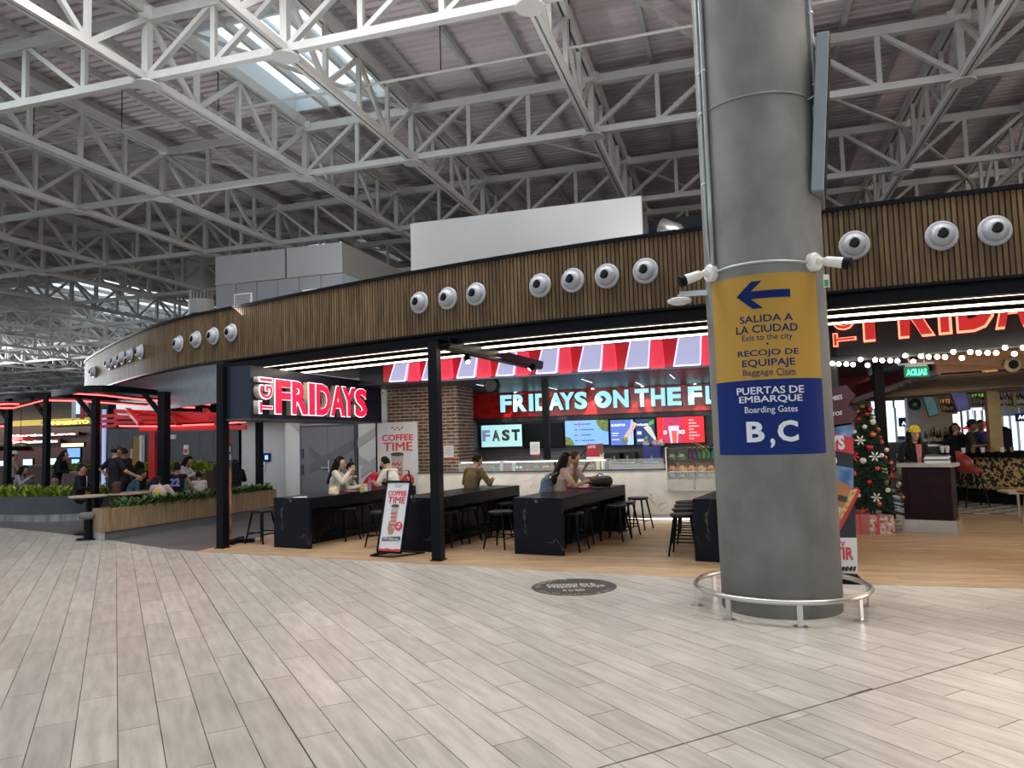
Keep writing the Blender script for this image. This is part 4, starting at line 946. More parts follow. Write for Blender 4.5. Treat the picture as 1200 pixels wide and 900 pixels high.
# lift / white kiosk
a=at(256,500,Y=18.8); b=at(300,500,Y=18.8)
lf=T('lift_portal','white rounded portal with a taupe lift door behind the roll-up banner','lift',((a.x+b.x)/2,19,0))
P('door_panel',MB().box(a.x+.3,b.x-.05,18.85,18.95,0,2.0),mat('taupe_lift_door',(.16,.14,.14),.35,.3),lf)
P('portal',MB().box(a.x,a.x+.3,18.7,19.2,0,2.05).box(a.x,b.x,18.7,19.2,2.05,2.75),m_white,lf,bevel=.12); P('dark_header',MB().box(a.x+.3,b.x,18.8,18.9,1.93,2.05),mat('maroon_header',(.12,.01,.015)),lf)
# ================= dark marble tables =================
def table(lab,x,y,L,w=.76,h=.80):
    rz=math.radians(-10.5); t=T('high_table',lab,'table',(x,y,0),rz)
    P('tabletop',MB().box(0,w,0,L,h-.035,h),m_bm,t,local=True,bevel=.004)
    P('apron',MB().box(w-.06,w,.06,L-.06,h-.17,h-.035),m_bm,t,local=True)
    P('end_panel',MB().box(0,w,0,.06,0,h-.035),m_bm,t,local=True,bevel=.004); P('end_panel',MB().box(0,w,L-.06,L,0,h-.035),m_bm,t,local=True)
    P('centre_panel',MB().box(w*.42,w*.5,.06,L-.06,.0,h-.035),m_bm,t,local=True); return t
TA=table('dark veined marble table left of all, in front of the grey double door',-7.28,10.52,2.95)
TB=table('dark veined marble table in the middle, behind the black post and the coffee stand sign',-5.06,10.42,2.75)
TC=table('dark veined marble table right of the middle, where the long-haired woman sits',-3.12,10.29,2.75)
TD=table('dark veined marble table half hidden behind the concrete column',-.58,9.95,2.7)
# ================= stools =================
m_seat=mat('black_stool_seat',(.010,.012,.018),.35,var=.1,spec=.25)
def make_stool():
    t=T('stool',None,'stool',(0,0,0)); hs=.56
    mb=MB(); n=20; prof=[(.155,0),(.175,.012),(.18,.03),(.165,.045),(.05,.036)]
    def sq(a): c,s=math.cos(a),math.sin(a); k=1/max(abs(c),abs(s)); return 1+.10*(k-1)
    vs=[];fs=[]
    for r,h in prof:
        for i in range(n): a=2*math.pi*i/n; q=r*sq(a)*1.05; vs.append((q*math.cos(a),q*math.sin(a),hs-.045+h))
    for k in range(len(prof)-1):
        for i in range(n): j=(i+1)%n; fs.append((k*n+i,k*n+j,(k+1)*n+j,(k+1)*n+i))
    fs+=[tuple(range(n))[::-1],tuple((len(prof)-1)*n+i for i in range(n))]
    P('seat',MB().add(vs,fs),m_seat,t,local=True,smooth=True)
    ft=[]
    for i,j in ((-1,-1),(1,-1),(1,1),(-1,1)):
        top=V((i*.11,j*.11,hs-.04)); bot=V((i*.19,j*.19,0)); P('leg',MB().cyl(bot,top,.013,10,r2=.018),m_black,t,local=True); ft.append((bot,top))
    for k in range(4):
        f=.30 if k%2 else .36; a=ft[k][0].lerp(ft[k][1],f); b=ft[(k+1)%4][0].lerp(ft[(k+1)%4][1],f); P('stretcher',MB().cyl(a,b,.010,8),m_black,t,local=True)
    return t
st0=make_stool(); first=True
SP=[(307,636,'black stool standing alone left of the leftmost dark table'),(404,633,'black stool tucked under the right side of the leftmost dark table, nearest'),(424,627,'black stool under the leftmost dark table, behind the nearest one'),(448,640,'black stool just left of the standing coffee sign'),(441,619,'black stool under the far end of the leftmost dark table'),
(523,640,'black stool partly hidden by the front post at the middle table'),(546,635,'black stool under the middle table right of the post'),(556,629,'black stool behind the others under the middle table'),(587,642,'black stool standing between the middle table and the table to its right'),(592,627,'black stool behind the one standing between the two tables'),
(671,645,'nearest black stool under the right-centre table'),(687,636,'second nearest black stool under the right-centre table'),(722,633,'black stool out beside the right-centre table, nearest of the group of three'),(733,628,'black stool in the middle of the group of three'),(749,620,'black stool at the far end of the right-centre table in front of the counter'),
(803,650,'nearest black stool of the row left of the concrete column'),(804.5,641,'second black stool of the row left of the concrete column'),(806,634,'third black stool of the row left of the concrete column'),(807,628,'farthest black stool of the row left of the concrete column')]
for i,(x,y,lb) in enumerate(SP):
    p=at(x,y,z=0); o=st0 if i==0 else dup(st0); o.location=(p.x,p.y,0); o.rotation_euler=(0,0,math.radians(-10.5+rnd.uniform(-8,8))); o['label']=lb; o['group']='black stools around the dark tables'
# ================= signs standing and hanging =================
m_sg=mat('poster_pale_grey',(.66,.66,.68),.45,var=.03); m_red=mat('print_red',(.62,.04,.05),.5,var=0); m_blk=mat('print_black',(.02,.02,.02),.5); m_cup=mat('cup_print_white',(.43,.39,.375),.5)
m_cof=mat('coffee_print',(.07,.045,.03),.5)
def poster(par,o_,u,v,n,w,h,small):
    """coffee poster art on the plane o_ + u a + v b"""
    o_=V(o_)
    def q_(nm,poly,m_,d=.002,z=.001): return P(nm,MB().slab([(a*w,b*h) for a,b in poly],o_+n*z,u,v,n,d),m_,par)
    def tx(s,x0,x1,y0,y1,m_,b=.04): text('lettering',s,m_,(x1-x0)*w,(y1-y0)*h,o_+u*x0*w+v*y0*h+n*.001,u,v,depth=.003,bold=b,parent=par)
    mb=MB()
    for k in range(5):
        for r in range(2):
            if (k+r)%2: mb.slab([((.36+k*.06)*w,(.915+r*.02)*h),((.40+k*.06)*w,(.915+r*.02)*h),((.42+k*.06)*w,(.93+r*.02)*h),((.38+k*.06)*w,(.93+r*.02)*h)],o_+n*.001,u,v,n,.002)
    P('stripe_mark',mb,m_blk,par)
    tx('COFFEE',.12,.90,.80,.87,m_red,.03); tx('TIME',.15,.88,.69,.785,m_red,.02)
    # cup: lid ellipse, body, wavy bands
    el=[(.5+.17*math.cos(t),.655+.022*math.sin(t)) for t in [i*math.pi/8 for i in range(16)]]
    q_('cup_print',[(.34,.655),(.66,.655),(.60,.33),(.42,.33)],m_cup,z=.001); q_('coffee_print',el,m_cof,z=.003)
    for k in range(4):
        b0=.56-k*.055; pts=[(.355+k*.012+i*.048,b0+(.012 if i%2 else -.012)) for i in range(6)]
        q_('cup_band',pts+[(a,b-.022) for a,b in pts[::-1]],m_red,z=.003)
    if small:
        q_('hand_print',[(.33,.45),(.40,.40),(.50,.33),(.60,.34),(.56,.26),(.40,.24),(.30,.33)],mat('hand_print',(.35,.2,.14)),z=.002)
    q_('price_disc',[(.76+.155*math.cos(t),.37+.155*w/h*math.sin(t)) for t in [i*math.pi/10 for i in range(20)]],m_red,z=.004)
    text('digit','-7',m_swt,.14*w,.075*h,o_+u*.69*w+v*.335*h+n*.0085,u,v,depth=.002,bold=.05,parent=par)
    if small:
        q_('black_banner',[(.14,.155),(.88,.17),(.88,.225),(.14,.205)],m_blk,z=.003); text('lettering','CAFE AMERICANO',m_swt,.64*w,.026*h,o_+u*.19*w+v*.175*h+n*.0075,u,v,depth=.001,bold=.03,parent=par)
        q_('red_footer',[(0,0),(1,0),(1,.045),(.8,.05),(.6,.04),(.4,.055),(.2,.042),(0,.05)],m_red,z=.002)
# tall wall poster
p0=at(443,575,Y=14.9); p1=at(490,575,Y=14.9); zt_=at(466,495,Y=14.9).z
wp=T('coffee_poster','tall pale COFFEE TIME poster standing in front of the brick pier','poster',(p0.x,14.9,0)); w_=p1.x-p0.x
P('board',MB().box(p0.x,p1.x,14.9,14.95,.05,zt_),m_sg,wp); P('side_edge',MB().box(p0.x-.03,p0.x,14.88,14.97,.05,zt_+.02),m_black,wp); P('foot',MB().box(p0.x,p1.x,14.8,15.1,0,.05),m_black,wp)
poster(wp,(p0.x,14.9,.05),X_,Z_,-Y_,w_,zt_-.05,False)
# A-frame sign with tilted board
c0=at(442,647,z=.05); c1=at(479,649,z=.05)
u=(V((c1.x,c1.y,0))-V((c0.x,c0.y,0))); wS=.42; u=V((.98,-.17,0)).normalized(); base=V((c0.x+.01,c0.y,.06)); tilt=.13; v=V((-.17*tilt*0,0,1)); nS=u.cross(Z_); v=(Z_- nS*tilt+u*.10).normalized()
hS=1.02; sgn=T('floor_sign','small COFFEE TIME sign on a black tubular stand in front of the left post gap','sign',base,0)
P('board',MB().slab([(0,0),(wS,0),(wS,hS),(0,hS)],base,u,v,nS,.012),m_sg,sgn)
fr=MB(); c=[base+nS*.008,base+u*wS+nS*.008,base+u*wS+v*hS+nS*.008,base+v*hS+nS*.008]
for i in range(4): fr.bar(c[i],c[(i+1)%4],.03,.03)
P('frame',fr,m_black,sgn)
poster(sgn,base+nS*.0125,u,v,nS,wS,hS,True)
b2=[base-u*.04-Z_*.045+nS*.12,base+u*(wS-.06)-Z_*.045+nS*.12,base+u*(wS+.16)-Z_*.045-nS*.35,base+u*.1-Z_*.045-nS*.35]
sd=MB().tube(b2+[b2[0]],.011,6); tp=base-nS*.30+Z_*1.16
sd.tube([b2[3]-u*.25,tp-u*.02,tp+u*(wS-.06),b2[2]],.011,6); sd.bar(b2[0],b2[3]-u*.25,.02); P('stand',sd,m_black,sgn)
# roll-up banner by the left post
rb=T('rollup_banner','tall narrow food photo roll-up banner seen edge-wise beside the left post','banner',(-8.0,10.62,0))
a=V((-8.16,10.72,0)); b=V((-7.98,10.60,0)); a=V((at(262,630,Y=10.7).x,10.7,0)); b=V((at(271,632,Y=11.15).x,11.15,0))
u=(b-a).normalized(); n=u.cross(Z_); wR=(b-a).length; 
m_food=mat('food_photo_print',(.10,.03,.02),.45,var=.9,scale=4,col2=(.55,.30,.14))
P('print',MB().slab([(0,.05),(wR,.05),(wR,1.80),(0,1.80)],a,u,Z_,n,.01),m_food,rb)
P('top_band',MB().slab([(0,1.72),(wR,1.72),(wR,1.86),(0,1.86)],a-n*.002,u,Z_,n,.015),m_red,rb); P('grey_field',MB().slab([(0,1.30),(wR,1.30),(wR,1.72),(0,1.72)],a-n*.002,u,Z_,n,.0145),m_dark,rb)
P('white_patch',MB().slab([(.03,1.42),(wR*.9,1.42),(wR*.9,1.52),(.03,1.52)],a,u,Z_,n,.016).slab([(.03,1.56),(wR*.8,1.56),(wR*.8,1.66),(.03,1.66)],a,u,Z_,n,.016),m_white,rb)
P('red_field',MB().slab([(0,.25),(wR*.6,.25),(wR*.8,.6),(0,.7)],a,u,Z_,n,.012),m_red,rb)
P('base',MB().obox(((a+b)/2+V((0,0,.03))+n*.15),.05,.34,.03,rz=math.atan2(u.y,u.x)-math.pi/2).obox(((a+b)/2+V((.18,0,.03))),.05,.30,.03,rz=math.atan2(u.y,u.x)),m_black,rb)
# decal on the floor
dc=T('floor_decal','round dark floor sticker with gold flower border and script lettering','sticker',(-1.79,8.10,0))
m_dec=mat('dark_sticker',(.055,.055,.055),.35); m_gold=mat('gold_print',(.40,.30,.16),.4,var=.3,scale=30); m_cr=mat('cream_print',(.62,.58,.48),.4)
dcx,dcy,dr=-1.79,8.12,.47
P('disc',MB().rev((dcx,dcy,0),[(dr,0),(dr,.002)],48),m_dec,dc)
fl=MB(); 
for k in range(46):
    a=rnd.choice([rnd.uniform(2.6,4.2),rnd.uniform(4.0,5.9),rnd.uniform(1.7,2.7)]); r=dr*rnd.uniform(.80,.95); c=(dcx+r*math.cos(a+.3),dcy+r*math.sin(a+.3),.002)
    pet=[]; s_=rnd.uniform(.012,.03)
    for i in range(10): rr_=s_*(1 if i%2 else .5); pet.append((c[0]+rr_*math.cos(i*math.pi/5+k),c[1]+rr_*math.sin(i*math.pi/5+k)))
    fl.prism(pet,.002,.0035)
P('flower_border',fl,m_gold,dc,kind='stuff')
ur,uf=R0,FH
P_=lambda a,b:V((dcx,dcy,.002))+ur*a+uf*b
text('lettering','CONTIGO EN EL',m_cr,.56,.10,P_(-.30,.06),ur,uf,depth=.002,bold=.01,parent=dc); text('lettering','MEJOR VIAJE',m_cr,.62,.11,P_(-.28,-.07),ur,uf,depth=.002,bold=.01,parent=dc); text('lettering','A tu lado',m_cr,.24,.10,P_(-.14,-.23),ur,uf,depth=.002,bold=.01,parent=dc)
# ================= plants =================
def foliage(pts,n,hl,name,par,m_,sp=.12,wd=.02,seed=1):
    r=random.Random(seed); mb=MB()
    for k in range(n):
        i=r.random()*(len(pts)-1); a=int(i); p=V(pts[a]).lerp(V(pts[min(a+1,len(pts)-1)]),i-a)+V((r.uniform(-sp,sp),r.uniform(-sp,sp),r.uniform(-.03,.03)))
        az=r.uniform(0,6.28); L=hl*r.uniform(.6,1.25); d=V((math.cos(az),math.sin(az),0)); s_=V((-d.y,d.x,0))*wd*r.uniform(.6,1.3)
        pr=p; vs=[p-s_*.3,p+s_*.3]; out=r.uniform(.4,1.0)
        for j in (1,2,3):
            t=j/3; c=p+d*(out*L*.7*t*t+.25*L*t)+Z_*(L*(t-.55*t*t*out)); w=s_*(1,.9,.1)[j-1]; vs+=[c-w,c+w]
        mb.add(vs,[(0,1,3,2),(2,3,5,4),(4,5,7,6)],a=r.random())
    return P(name,mb,m_,par,kind='stuff')
m_fern=mat('dark_fern_green',(.06,.13,.03),.55,var=.3,attr=.4); m_lime=mat('lime_leaf_green',(.36,.46,.06),.5,var=.25,attr=.4); m_soil=mat('dark_soil',(.03,.02,.015),.9)
m_plw=mat('oak_planter_boards',(.26,.17,.095),.5,var=.15,scale=5,stretch=(4,4,.5),col2=(.33,.225,.13))
pa=[(-11.62,11.1),(-11.2,10.9),(-10.95,15.95),(-11.4,15.97)]
pb=T('planter_box','long low wooden planter with dark ferns along the left food court','planter',(-11.3,13.5,0))
P('soil',MB().prism([(-11.56,11.2),(-11.25,11.05),(-11.02,15.9),(-11.33,15.9)],.1,.52),m_soil,pb)
ins=[(pa[0][0]+.03,pa[0][1]+.02),(pa[1][0]-.03,pa[1][1]+.03),(pa[2][0]-.03,pa[2][1]-.03),(pa[3][0]+.03,pa[3][1]-.03)]
P('plinth',MB().prism(ins,0,.15),mat('grey_plinth',(.13,.13,.135),.4),pb)
P('metal_corner',MB().prism([(-11.60,11.10),(-11.22,10.92),(-11.20,10.98),(-11.58,11.16)],0,.151),mat('zinc_plinth',(.5,.5,.5),.4,.5),pb)
for k in range(24):
    t0_,t1_=k/24+.0004,(k+1)/24-.0004; A=V(pa[1]+(0,)).lerp(V(pa[2]+(0,)),t0_); B=V(pa[1]+(0,)).lerp(V(pa[2]+(0,)),t1_); n_=V((-.04,0,0))
    P('board',MB().prism([(A.x,A.y),(B.x,B.y),(B.x-.04,B.y),(A.x-.04,A.y)],.15,.57),m_plw,pb)
for k in range(3):
    t0_,t1_=k/3+.004,(k+1)/3-.004; A=V(pa[0]+(0,)).lerp(V(pa[1]+(0,)),t0_); B=V(pa[0]+(0,)).lerp(V(pa[1]+(0,)),t1_)
    P('board',MB().prism([(A.x,A.y),(B.x,B.y),(B.x+.01,B.y+.04),(A.x+.01,A.y+.04)],.15,.57),m_plw,pb)
P('rear_side',MB().prism([pa[0],(pa[0][0]+.03,pa[0][1]+.05),(pa[3][0]+.03,pa[3][1]),pa[3]],.15,.57),m_plw,pb)
foliage([(-11.35,11.5,.52),(-11.2,13.5,.52),(-11.15,15.8,.52)],1500,.26,'fern_foliage',pb,m_fern,.16,.022,3)
foliage([(-11.3,14.9,.52),(-11.15,15.8,.52)],220,.24,'lime_foliage',pb,m_lime,.12,.03,4)
# left curved planter
CL=catmull([(-22,15.6),(-20.3,14.7),(-18.4,13.95),(-17.0,13.75),(-15.8,13.75),(-14.9,14.2),(-14.3,15.0)],5)
pc=T('curved_planter','curved black planter with bright green leaves at the far left','planter',(-17,14,0))
m_pss=mat('brushed_plinth',(.25,.25,.24),.4,.8,var=.3,scale=2,stretch=(3,3,.2))
P('steel_plinth',ribbon(MB(),CL,[p+V((.0,.3,0)) for p in CL],0,.17),m_pss,pc,smooth=False)
P('body',ribbon(MB(),[p-V((0,.06,0)) for p in CL],[p+V((0,.4,0)) for p in CL],.17,.60),m_dark,pc); 
foliage([(p.x,p.y+.15,.56) for p in CL[4:]],1500,.36,'leaf_foliage',pc,mat('glow_tinted_leaf_green',(.27,.38,.05),.5,var=.25,attr=.45),.16,.035,5)  # leaf green brightened: glow from within the planter put into the colour
# inner planters with lime plants
a=at(165,560,Y=17.6); b=at(247,560,Y=17.6)
pi=T('back_planter','low dark planter with lime plants against the dark panel wall','planter',((a.x+b.x)/2,17.6,0)); P('body',MB().box(a.x,b.x,17.4,17.8,0,1.0),mat('brown_planter',(.09,.06,.05)),pi); P('top_ledge',MB().box(a.x,b.x,17.2,17.4,.94,.98),mat('oak_ledge',(.33,.24,.16)),pi)
foliage([(a.x+.1,17.6,1.0),(b.x-.1,17.6,1.0)],900,.34,'leaf_foliage',pi,m_lime,.15,.05,6)
a=at(62,560,Y=19.8); b=at(90,560,Y=19.8)
pi=T('back_planter','small brown planter with lime plants behind the man in the suit','planter',((a.x+b.x)/2,19.8,0)); P('body',MB().box(a.x,b.x+.6,19.6,20,0,1.0),mat('brown_planter',(.09,.06,.05)),pi); P('ledge',MB().box(a.x-.02,b.x+.62,19.58,20.02,1.0,1.03),m_dark,pi); foliage([(a.x,19.8,1.0),(b.x+.4,19.8,1.0)],350,.3,'leaf_foliage',pi,m_lime,.12,.05,7)
# ================= left food court =================
m_pw=mat('slate_panel',(.075,.085,.095),.45,var=.05)
wf2=P('wall_food_court',MB().box(-18.35,-13.6,18.05,18.25,0,3.3),m_black,kind='structure',label='dark slate panel wall of the left food court')
for k in range(10):
    x=-18.3+k*.48; P('panel',MB().box(x+.006,x+.474,18.0,18.05,0,2.3),m_pw,wf2)
bkc=[p+V((0,1.0,0)) for p in FP if -17.2<p.x<-8.6 and p.y<18]
P('wall_bulkhead',ribbon(MB(),bkc,[p+V((0,.1,0)) for p in bkc],2.55,3.9),mat('blue_grey_bulkhead',(.24,.27,.31),.4),kind='structure',label='blue-grey bulkhead under the left fascia')  # lighter blue-grey than the wall below: daylight put into the colour
q=at(203,512,Y=17.98); o=T('white_switch_box','small white box on the dark panel wall','box',q); P('box',MB().box(q.x-.09,q.x+.09,17.95,18,q.z-.06,q.z+.06),m_white,o); P('seam',MB().box(q.x-.09,q.x+.09,17.945,17.95,q.z-.005,q.z+.005),m_dark,o)
q=at(218,527,Y=17.98); o=T('notice_sheet','narrow red and white notice on the dark panel wall','notice',q); P('sheet',MB().box(q.x-.08,q.x+.08,17.97,18,q.z-.14,q.z+.14),m_white,o); P('red_print',MB().box(q.x-.06,q.x+.06,17.965,17.97,q.z-.10,q.z+.02),m_red,o)
def ringbeam(lab,pts,z,hh,par=None):
    cs_=[at(x,y,z=z) for x,y in pts]; cv=catmull([(p.x,p.y) for p in cs_],5)
    o=T('pergola_ring',lab,'pergola',(cv[0].x,cv[0].y,z)); P('beam',ribbon(MB(),cv,[p+V((0,.12,0)) for p in cv],z-hh,z),m_black,o); return o,cv
r1,c1_=ringbeam('curved black pergola ring over the left food court, nearer one',[(60,458),(75,455),(92,452.5),(120,451.5),(150,453.5),(190,457.5),(220,461),(262,467)],3.05,.14)
r2,c2_=ringbeam('curved black pergola ring at the far left edge',[(-30,469),(0,465),(15,462.5),(30,461),(50,460),(80,460),(110,461.5),(150,464.5)],3.2,.15)
def pp_(lab,px,py,z,w=.15,dD=0):
    p=at(px,py,z=z); p=p+V((0,.06,0)); o=post('steel_post',lab,p.x,p.y,w,w,z-.02)
    return p,o
for (px,py,lb,w,knee) in ((190,458,'dark pergola post behind the wooden planter, right of the jersey 22 player',.19,1),(110,463,'dark pergola post left of the man in the black shirt',.13,-1),(53,462,'dark pergola post above the curved planter, second from the left edge',.13,-1),(8,466,'dark pergola post closest to the left edge of the picture',.13,1)):
    zz_=3.08 if px<60 else 2.93
    p,o=pp_(lb,px,py,zz_,w)
    P('knee_brace',MB().bar(p+V((0,0,-.6)),p+V((-.55*abs(knee),0,-.03)),.10,.07),m_black,o)
p=at(246,500,z=2.1); 
# red LED lines
def led(lab,pts,D=17.2):
    ps=[at(x,y,D=d_) for x,y,d_ in pts]; o=T('red_led_line',lab,'light',ps[0],group='red LED lines under the pergola')
    P('tube',MB().tube(ps,.022,6),m_redneon,o); P('housing',MB().tube([p+Z_*.035 for p in ps],.03,6),mat('maroon_housing',(.12,.01,.01)),o)
led('upper long red LED line from the left to the lamp post',[(78,460.5,18),(120,463,18),(160,467.5,17.5),(200,470.5,17),(246,474,16.8)])
led('second red LED line just under the upper one',[(58,469,18),(100,470,18),(150,474,17.5),(173,476,17)])
led('short red LED line right of the thick pergola post',[(195,476,17),(228,477.5,17)])
led('red LED line curving at the far left',[(-4,478,17),(15,478,17.3),(35,473,18),(52,468.5,18.5)])
led('lower red LED line at the far left edge',[(-4,474,17),(10,473,17),(22,473.5,17.2)])
led('tiny lower red LED line near the far left post',[(-4,499.5,17),(4,499,17)])
led('red LED line under the red timber pergola',[(140,499,17.6),(185,499.5,17.4),(250,497,17),(288,494,16.8)])
# red timber pergola
m_rt2=mat('red_painted_timber',(.48,.015,.02),.4,var=.08)
rp=T('red_pergola','red painted timber pergola with broad slats on a red post','pergola',at(181,545,D=17.6))
for k in range(3): 
    a=at(137,482+k*7,D=18.2-.0*k); b=at(285,487+k*3,D=17.2); P('slat',MB().bar(a,b,.18,.10),m_rt2,rp)
for k in range(3):
    a=at(116,488+k*6,D=18.8); b=at(137,487+k*6,D=18.8); P('side_slat',MB().bar(a,b,.10,.08),m_rt2,rp)
for k in range(3): a=at(150+k*45,480,D=18); P('cross_beam',MB().bar(a,at(165+k*45,497,D=16.9),.12,.08),m_rt2,rp)
a=at(181,498,D=17.8); P('red_post',MB().box(a.x-.09,a.x+.09,a.y-.09,a.y+.09,0,a.z),m_rt2,rp)
P('lower_beam',MB().bar(at(165,503,D=17.6),at(288,501,D=16.9),.10,.10),m_rt2,rp)
# shops at the far left
YS=24.0
wsf=P('wall_far_shops',MB().box(-45,-19.8,YS,YS+.2,0,4.2),mat('maroon_shop_wall',(.05,.008,.012),.4),kind='structure',label='maroon shop fronts at the far left')
P('trim_6',MB().box(-45,-21,YS-.1,YS,3.05,4.2),mat('taupe_fascia_panel',(.12,.095,.075),.6),kind='structure')
def lamp_sign(name,lab,xa,xb,ya,yb,m_,tx_=None,tm_=None,y_=YS-.12):
    a=at(xa,yb,Y=y_); b=at(xb,ya,Y=y_); o=T(name,lab,'sign',a); P('panel',MB().box(a.x,b.x,y_,YS-.1,a.z,b.z),m_,o)
    if tx_: text('lettering',tx_,tm_,(b.x-a.x)*.92,(b.z-a.z)*.7,(a.x+(b.x-a.x)*.04,y_,a.z+(b.z-a.z)*.15),X_,Z_,depth=.02,bold=.03,parent=o)
    return o
lamp_sign('shop_sign','glowing yellow shop sign band with yellow letters behind the pergola',10,108,489,500,mat('yellow_lit_band',(.3,.25,.05),.4,emit=(.7,.5,.06),es=.45))
lamp_sign('shop_lettering','yellow capital letters of the far shop sign',48,107,491,499.5,mat('yellow_plate',(.3,.25,.05)), 'SUMMERSTO',emi('yellow_letters',(1,.75,.1),2.2),YS-.3)
lamp_sign('shop_sign','maroon shop sign with small white script, upper line',10,92,506,513,mat('maroon_panel',(.08,.01,.015)),'Martina Love',emi('warm_white_letters',(1,.85,.75),1.8),YS-.25)
lamp_sign('shop_sign','maroon shop sign with small white script, lower line',10,70,514,521,mat('maroon_panel',(.08,.01,.015)),'Destinacion Rise',emi('warm_white_letters',(1,.85,.75),1.8),YS-.25)
lamp_sign('shop_sign','small red lit plate with white mark at the far left',10,20,511,517,m_redneon,None,None,YS-.35)
for i,(xa,xb,ya,yb,c_,lb) in enumerate(((0,4,540,551,(.5,.8,1),'leftmost'),(27,38,538,552,(.55,.85,1),'second from the left'),(57,66,537,552,(.55,.8,.95),'third from the left, beside the post'),(84,93,538,550,(.35,.6,.9),'by the suited man'),(79,94,525,536,(.15,.35,.95),'blue striped one higher up'),(72,98,519,524,(1,.9,.5),'flat warm one over the blue one'))):
    a=at(xa,yb,Y=YS-1.2+i*.08); b=at(xb,ya,Y=YS-1.2+i*.08); o=T('till_screen','small glowing shop screen at the far left, %s'%lb,'screen',a,group='glowing screens in the far left shops'); P('casing',MB().box(a.x-.03,b.x+.03,a.y,a.y+.08,a.z-.03,b.z+.03),m_black,o); P('display',MB().box(a.x,b.x,a.y-.01,a.y,a.z,b.z),emi('till_%d'%i,c_,1.1),o)
sc=T('shop_counter','dark counter of the far left shops','counter',(-30,YS-.9,0)); P('counter',MB().box(-42,-22,YS-1.4,YS-.6,0,1.1),mat('dark_brown_counter',(.05,.02,.018)),sc); P('top',MB().box(-42,-22,YS-1.45,YS-.55,1.1,1.15),m_dark,sc)
for i,(x,y) in enumerate(((13,537),(24,528),(8,545))): pass
for i,px in enumerate((6,24)):
    q=at(px,528,Y=22); o=T('umbrella_lamp','dark dome lamp with red rim over the far left shop, %s'%('left' if i==0 else 'right')+' one','lamp',q); P('dome',MB().rev(q,[(.45,0),(.40,.16),(.22,.28),(.05,.32)],16),m_black,o); P('rim',MB().rev(q-Z_*.04,[(.46,0),(.46,.04)],16),m_rt2,o); P('cord',MB().cyl(q+Z_*.3,q+Z_*1.6,.01,6),m_black,o)
q=at(93,468,Y=20.5); o=T('hanging_banner','white and blue hanging banner cluster with a red stripe','banner',q)
for k in range(4): 
    a=at(84+k*5,471,Y=20.5+k*.05); b=at(88+k*5,491-(k%2)*6,Y=20.5+k*.05); P('strip',MB().box(a.x,b.x,a.y,a.y+.03,b.z,a.z),[m_white,emi('banner_blue_white',(.6,.8,1),.8),m_rt2,m_white][k],o)
q=at(121,500,Y=17.9); o=T('light_column','slim pale blue lit strip on the dark wall','light',q); P('strip',MB().box(q.x-.05,q.x+.05,17.9,17.96,.6,2.9),emi('pale_blue_strip',(.45,.6,1),.5),o); P('cap',MB().box(q.x-.06,q.x+.06,17.89,17.97,2.9,2.95),m_black,o)
o=T('yellow_panel','mustard yellow wall panel framed in white behind the raised arm','panel',at(161,520,Y=17.9)); a=at(156,545,Y=17.85);b=at(164,511,Y=17.85); P('panel',MB().box(a.x,b.x,17.85,17.95,.3,b.z),mat('mustard_panel',(.30,.20,.03)),o); P('frame',MB().box(b.x,b.x+.08,17.83,17.95,.3,b.z+.02),m_white,o)
# round tables
def rtable(lab,px,py,z,rw,stool=None):
    p=at(px,py,z=z); o=T('round_table',lab,'table',(p.x,p.y,0)); P('tabletop',MB().rev((p.x,p.y,z-.035),[(rw-.01,0),(rw,.01),(rw,.03),(rw-.01,.035)],28),mat('oak_table_top',(.40,.31,.21),.45),o,smooth=False)
    P('pedestal',MB().cyl((p.x,p.y,.02),(p.x,p.y,z-.035),.05,12),m_black,o); P('base',MB().rev((p.x,p.y,0),[(.26,0),(.25,.015),(.06,.03)],20),m_black,o); return p
tp_=rtable('small round oak table at the end of the wooden planter',104,580.5,.76,.36)
rtable('round oak table behind the planter under the seated group',152,577,.74,.40)
rtable('round oak table by the far curved planter with pink tray',30,570.5,.70,.5)
p=at(104,632,z=0); o=T('low_seat','round grey padded low seat on a black pedestal','seat',(p.x,p.y,0)); P('cushion',MB().rev((p.x,p.y,.38),[(.15,0),(.17,.03),(.17,.09),(.14,.12)],20),mat('grey_cushion',(.12,.12,.125),.7),o,smooth=True); P('pedestal',MB().cyl((p.x,p.y,.02),(p.x,p.y,.38),.09,12),m_black,o); P('base',MB().rev((p.x,p.y,0),[(.22,0),(.2,.02)],20),m_black,o)
# ================= right-hand restaurant =================
HA,HB_=V((1.25,14.22,0)),V((4.23,13.05,0)); hu=(HB_-HA).normalized(); hn=hu.cross(Z_)   # hn towards the camera
He=HA+hu*8.5
hd=T('restaurant_header','black header wall of the right restaurant with red neon letters','header',HA+Z_*2.85)
m_blw=mat('black_gloss_wall',(.012,.013,.018),.35,var=.1)
P('panel',MB().slab([(0,2.85),(8.5,2.85),(8.5,4.05),(0,4.05)],HA,hu,Z_,-hn,.12),m_blw,hd); P('lower_lip',MB().slab([(0,2.82),(8.5,2.82),(8.5,2.85),(0,2.85)],HA+hn*.01,hu,Z_,-hn,.2),m_dark,hd)
P('wall_side',MB().slab([(-1.2,0),(.55,0),(.55,4.05),(-1.2,4.05)],HA+hn*.0,hu,Z_,-hn,.12),m_blw,kind='structure',label='black wall pier left of the right restaurant entrance')
m_nr=emi('neon_red_letter',(.75,.03,.03),.55); m_no=emi('neon_orange_outline',(1,.22,.12),2.2)
def hp(px,py):   # point on the header plane -> distance along it and height
    d=ray(px,py); n=V((hn.x,hn.y,0)); t=(HA-V((0,0,0))).dot(n)/d.dot(n); p=EYE+d*t; return (p-HA).dot(hu),p.z
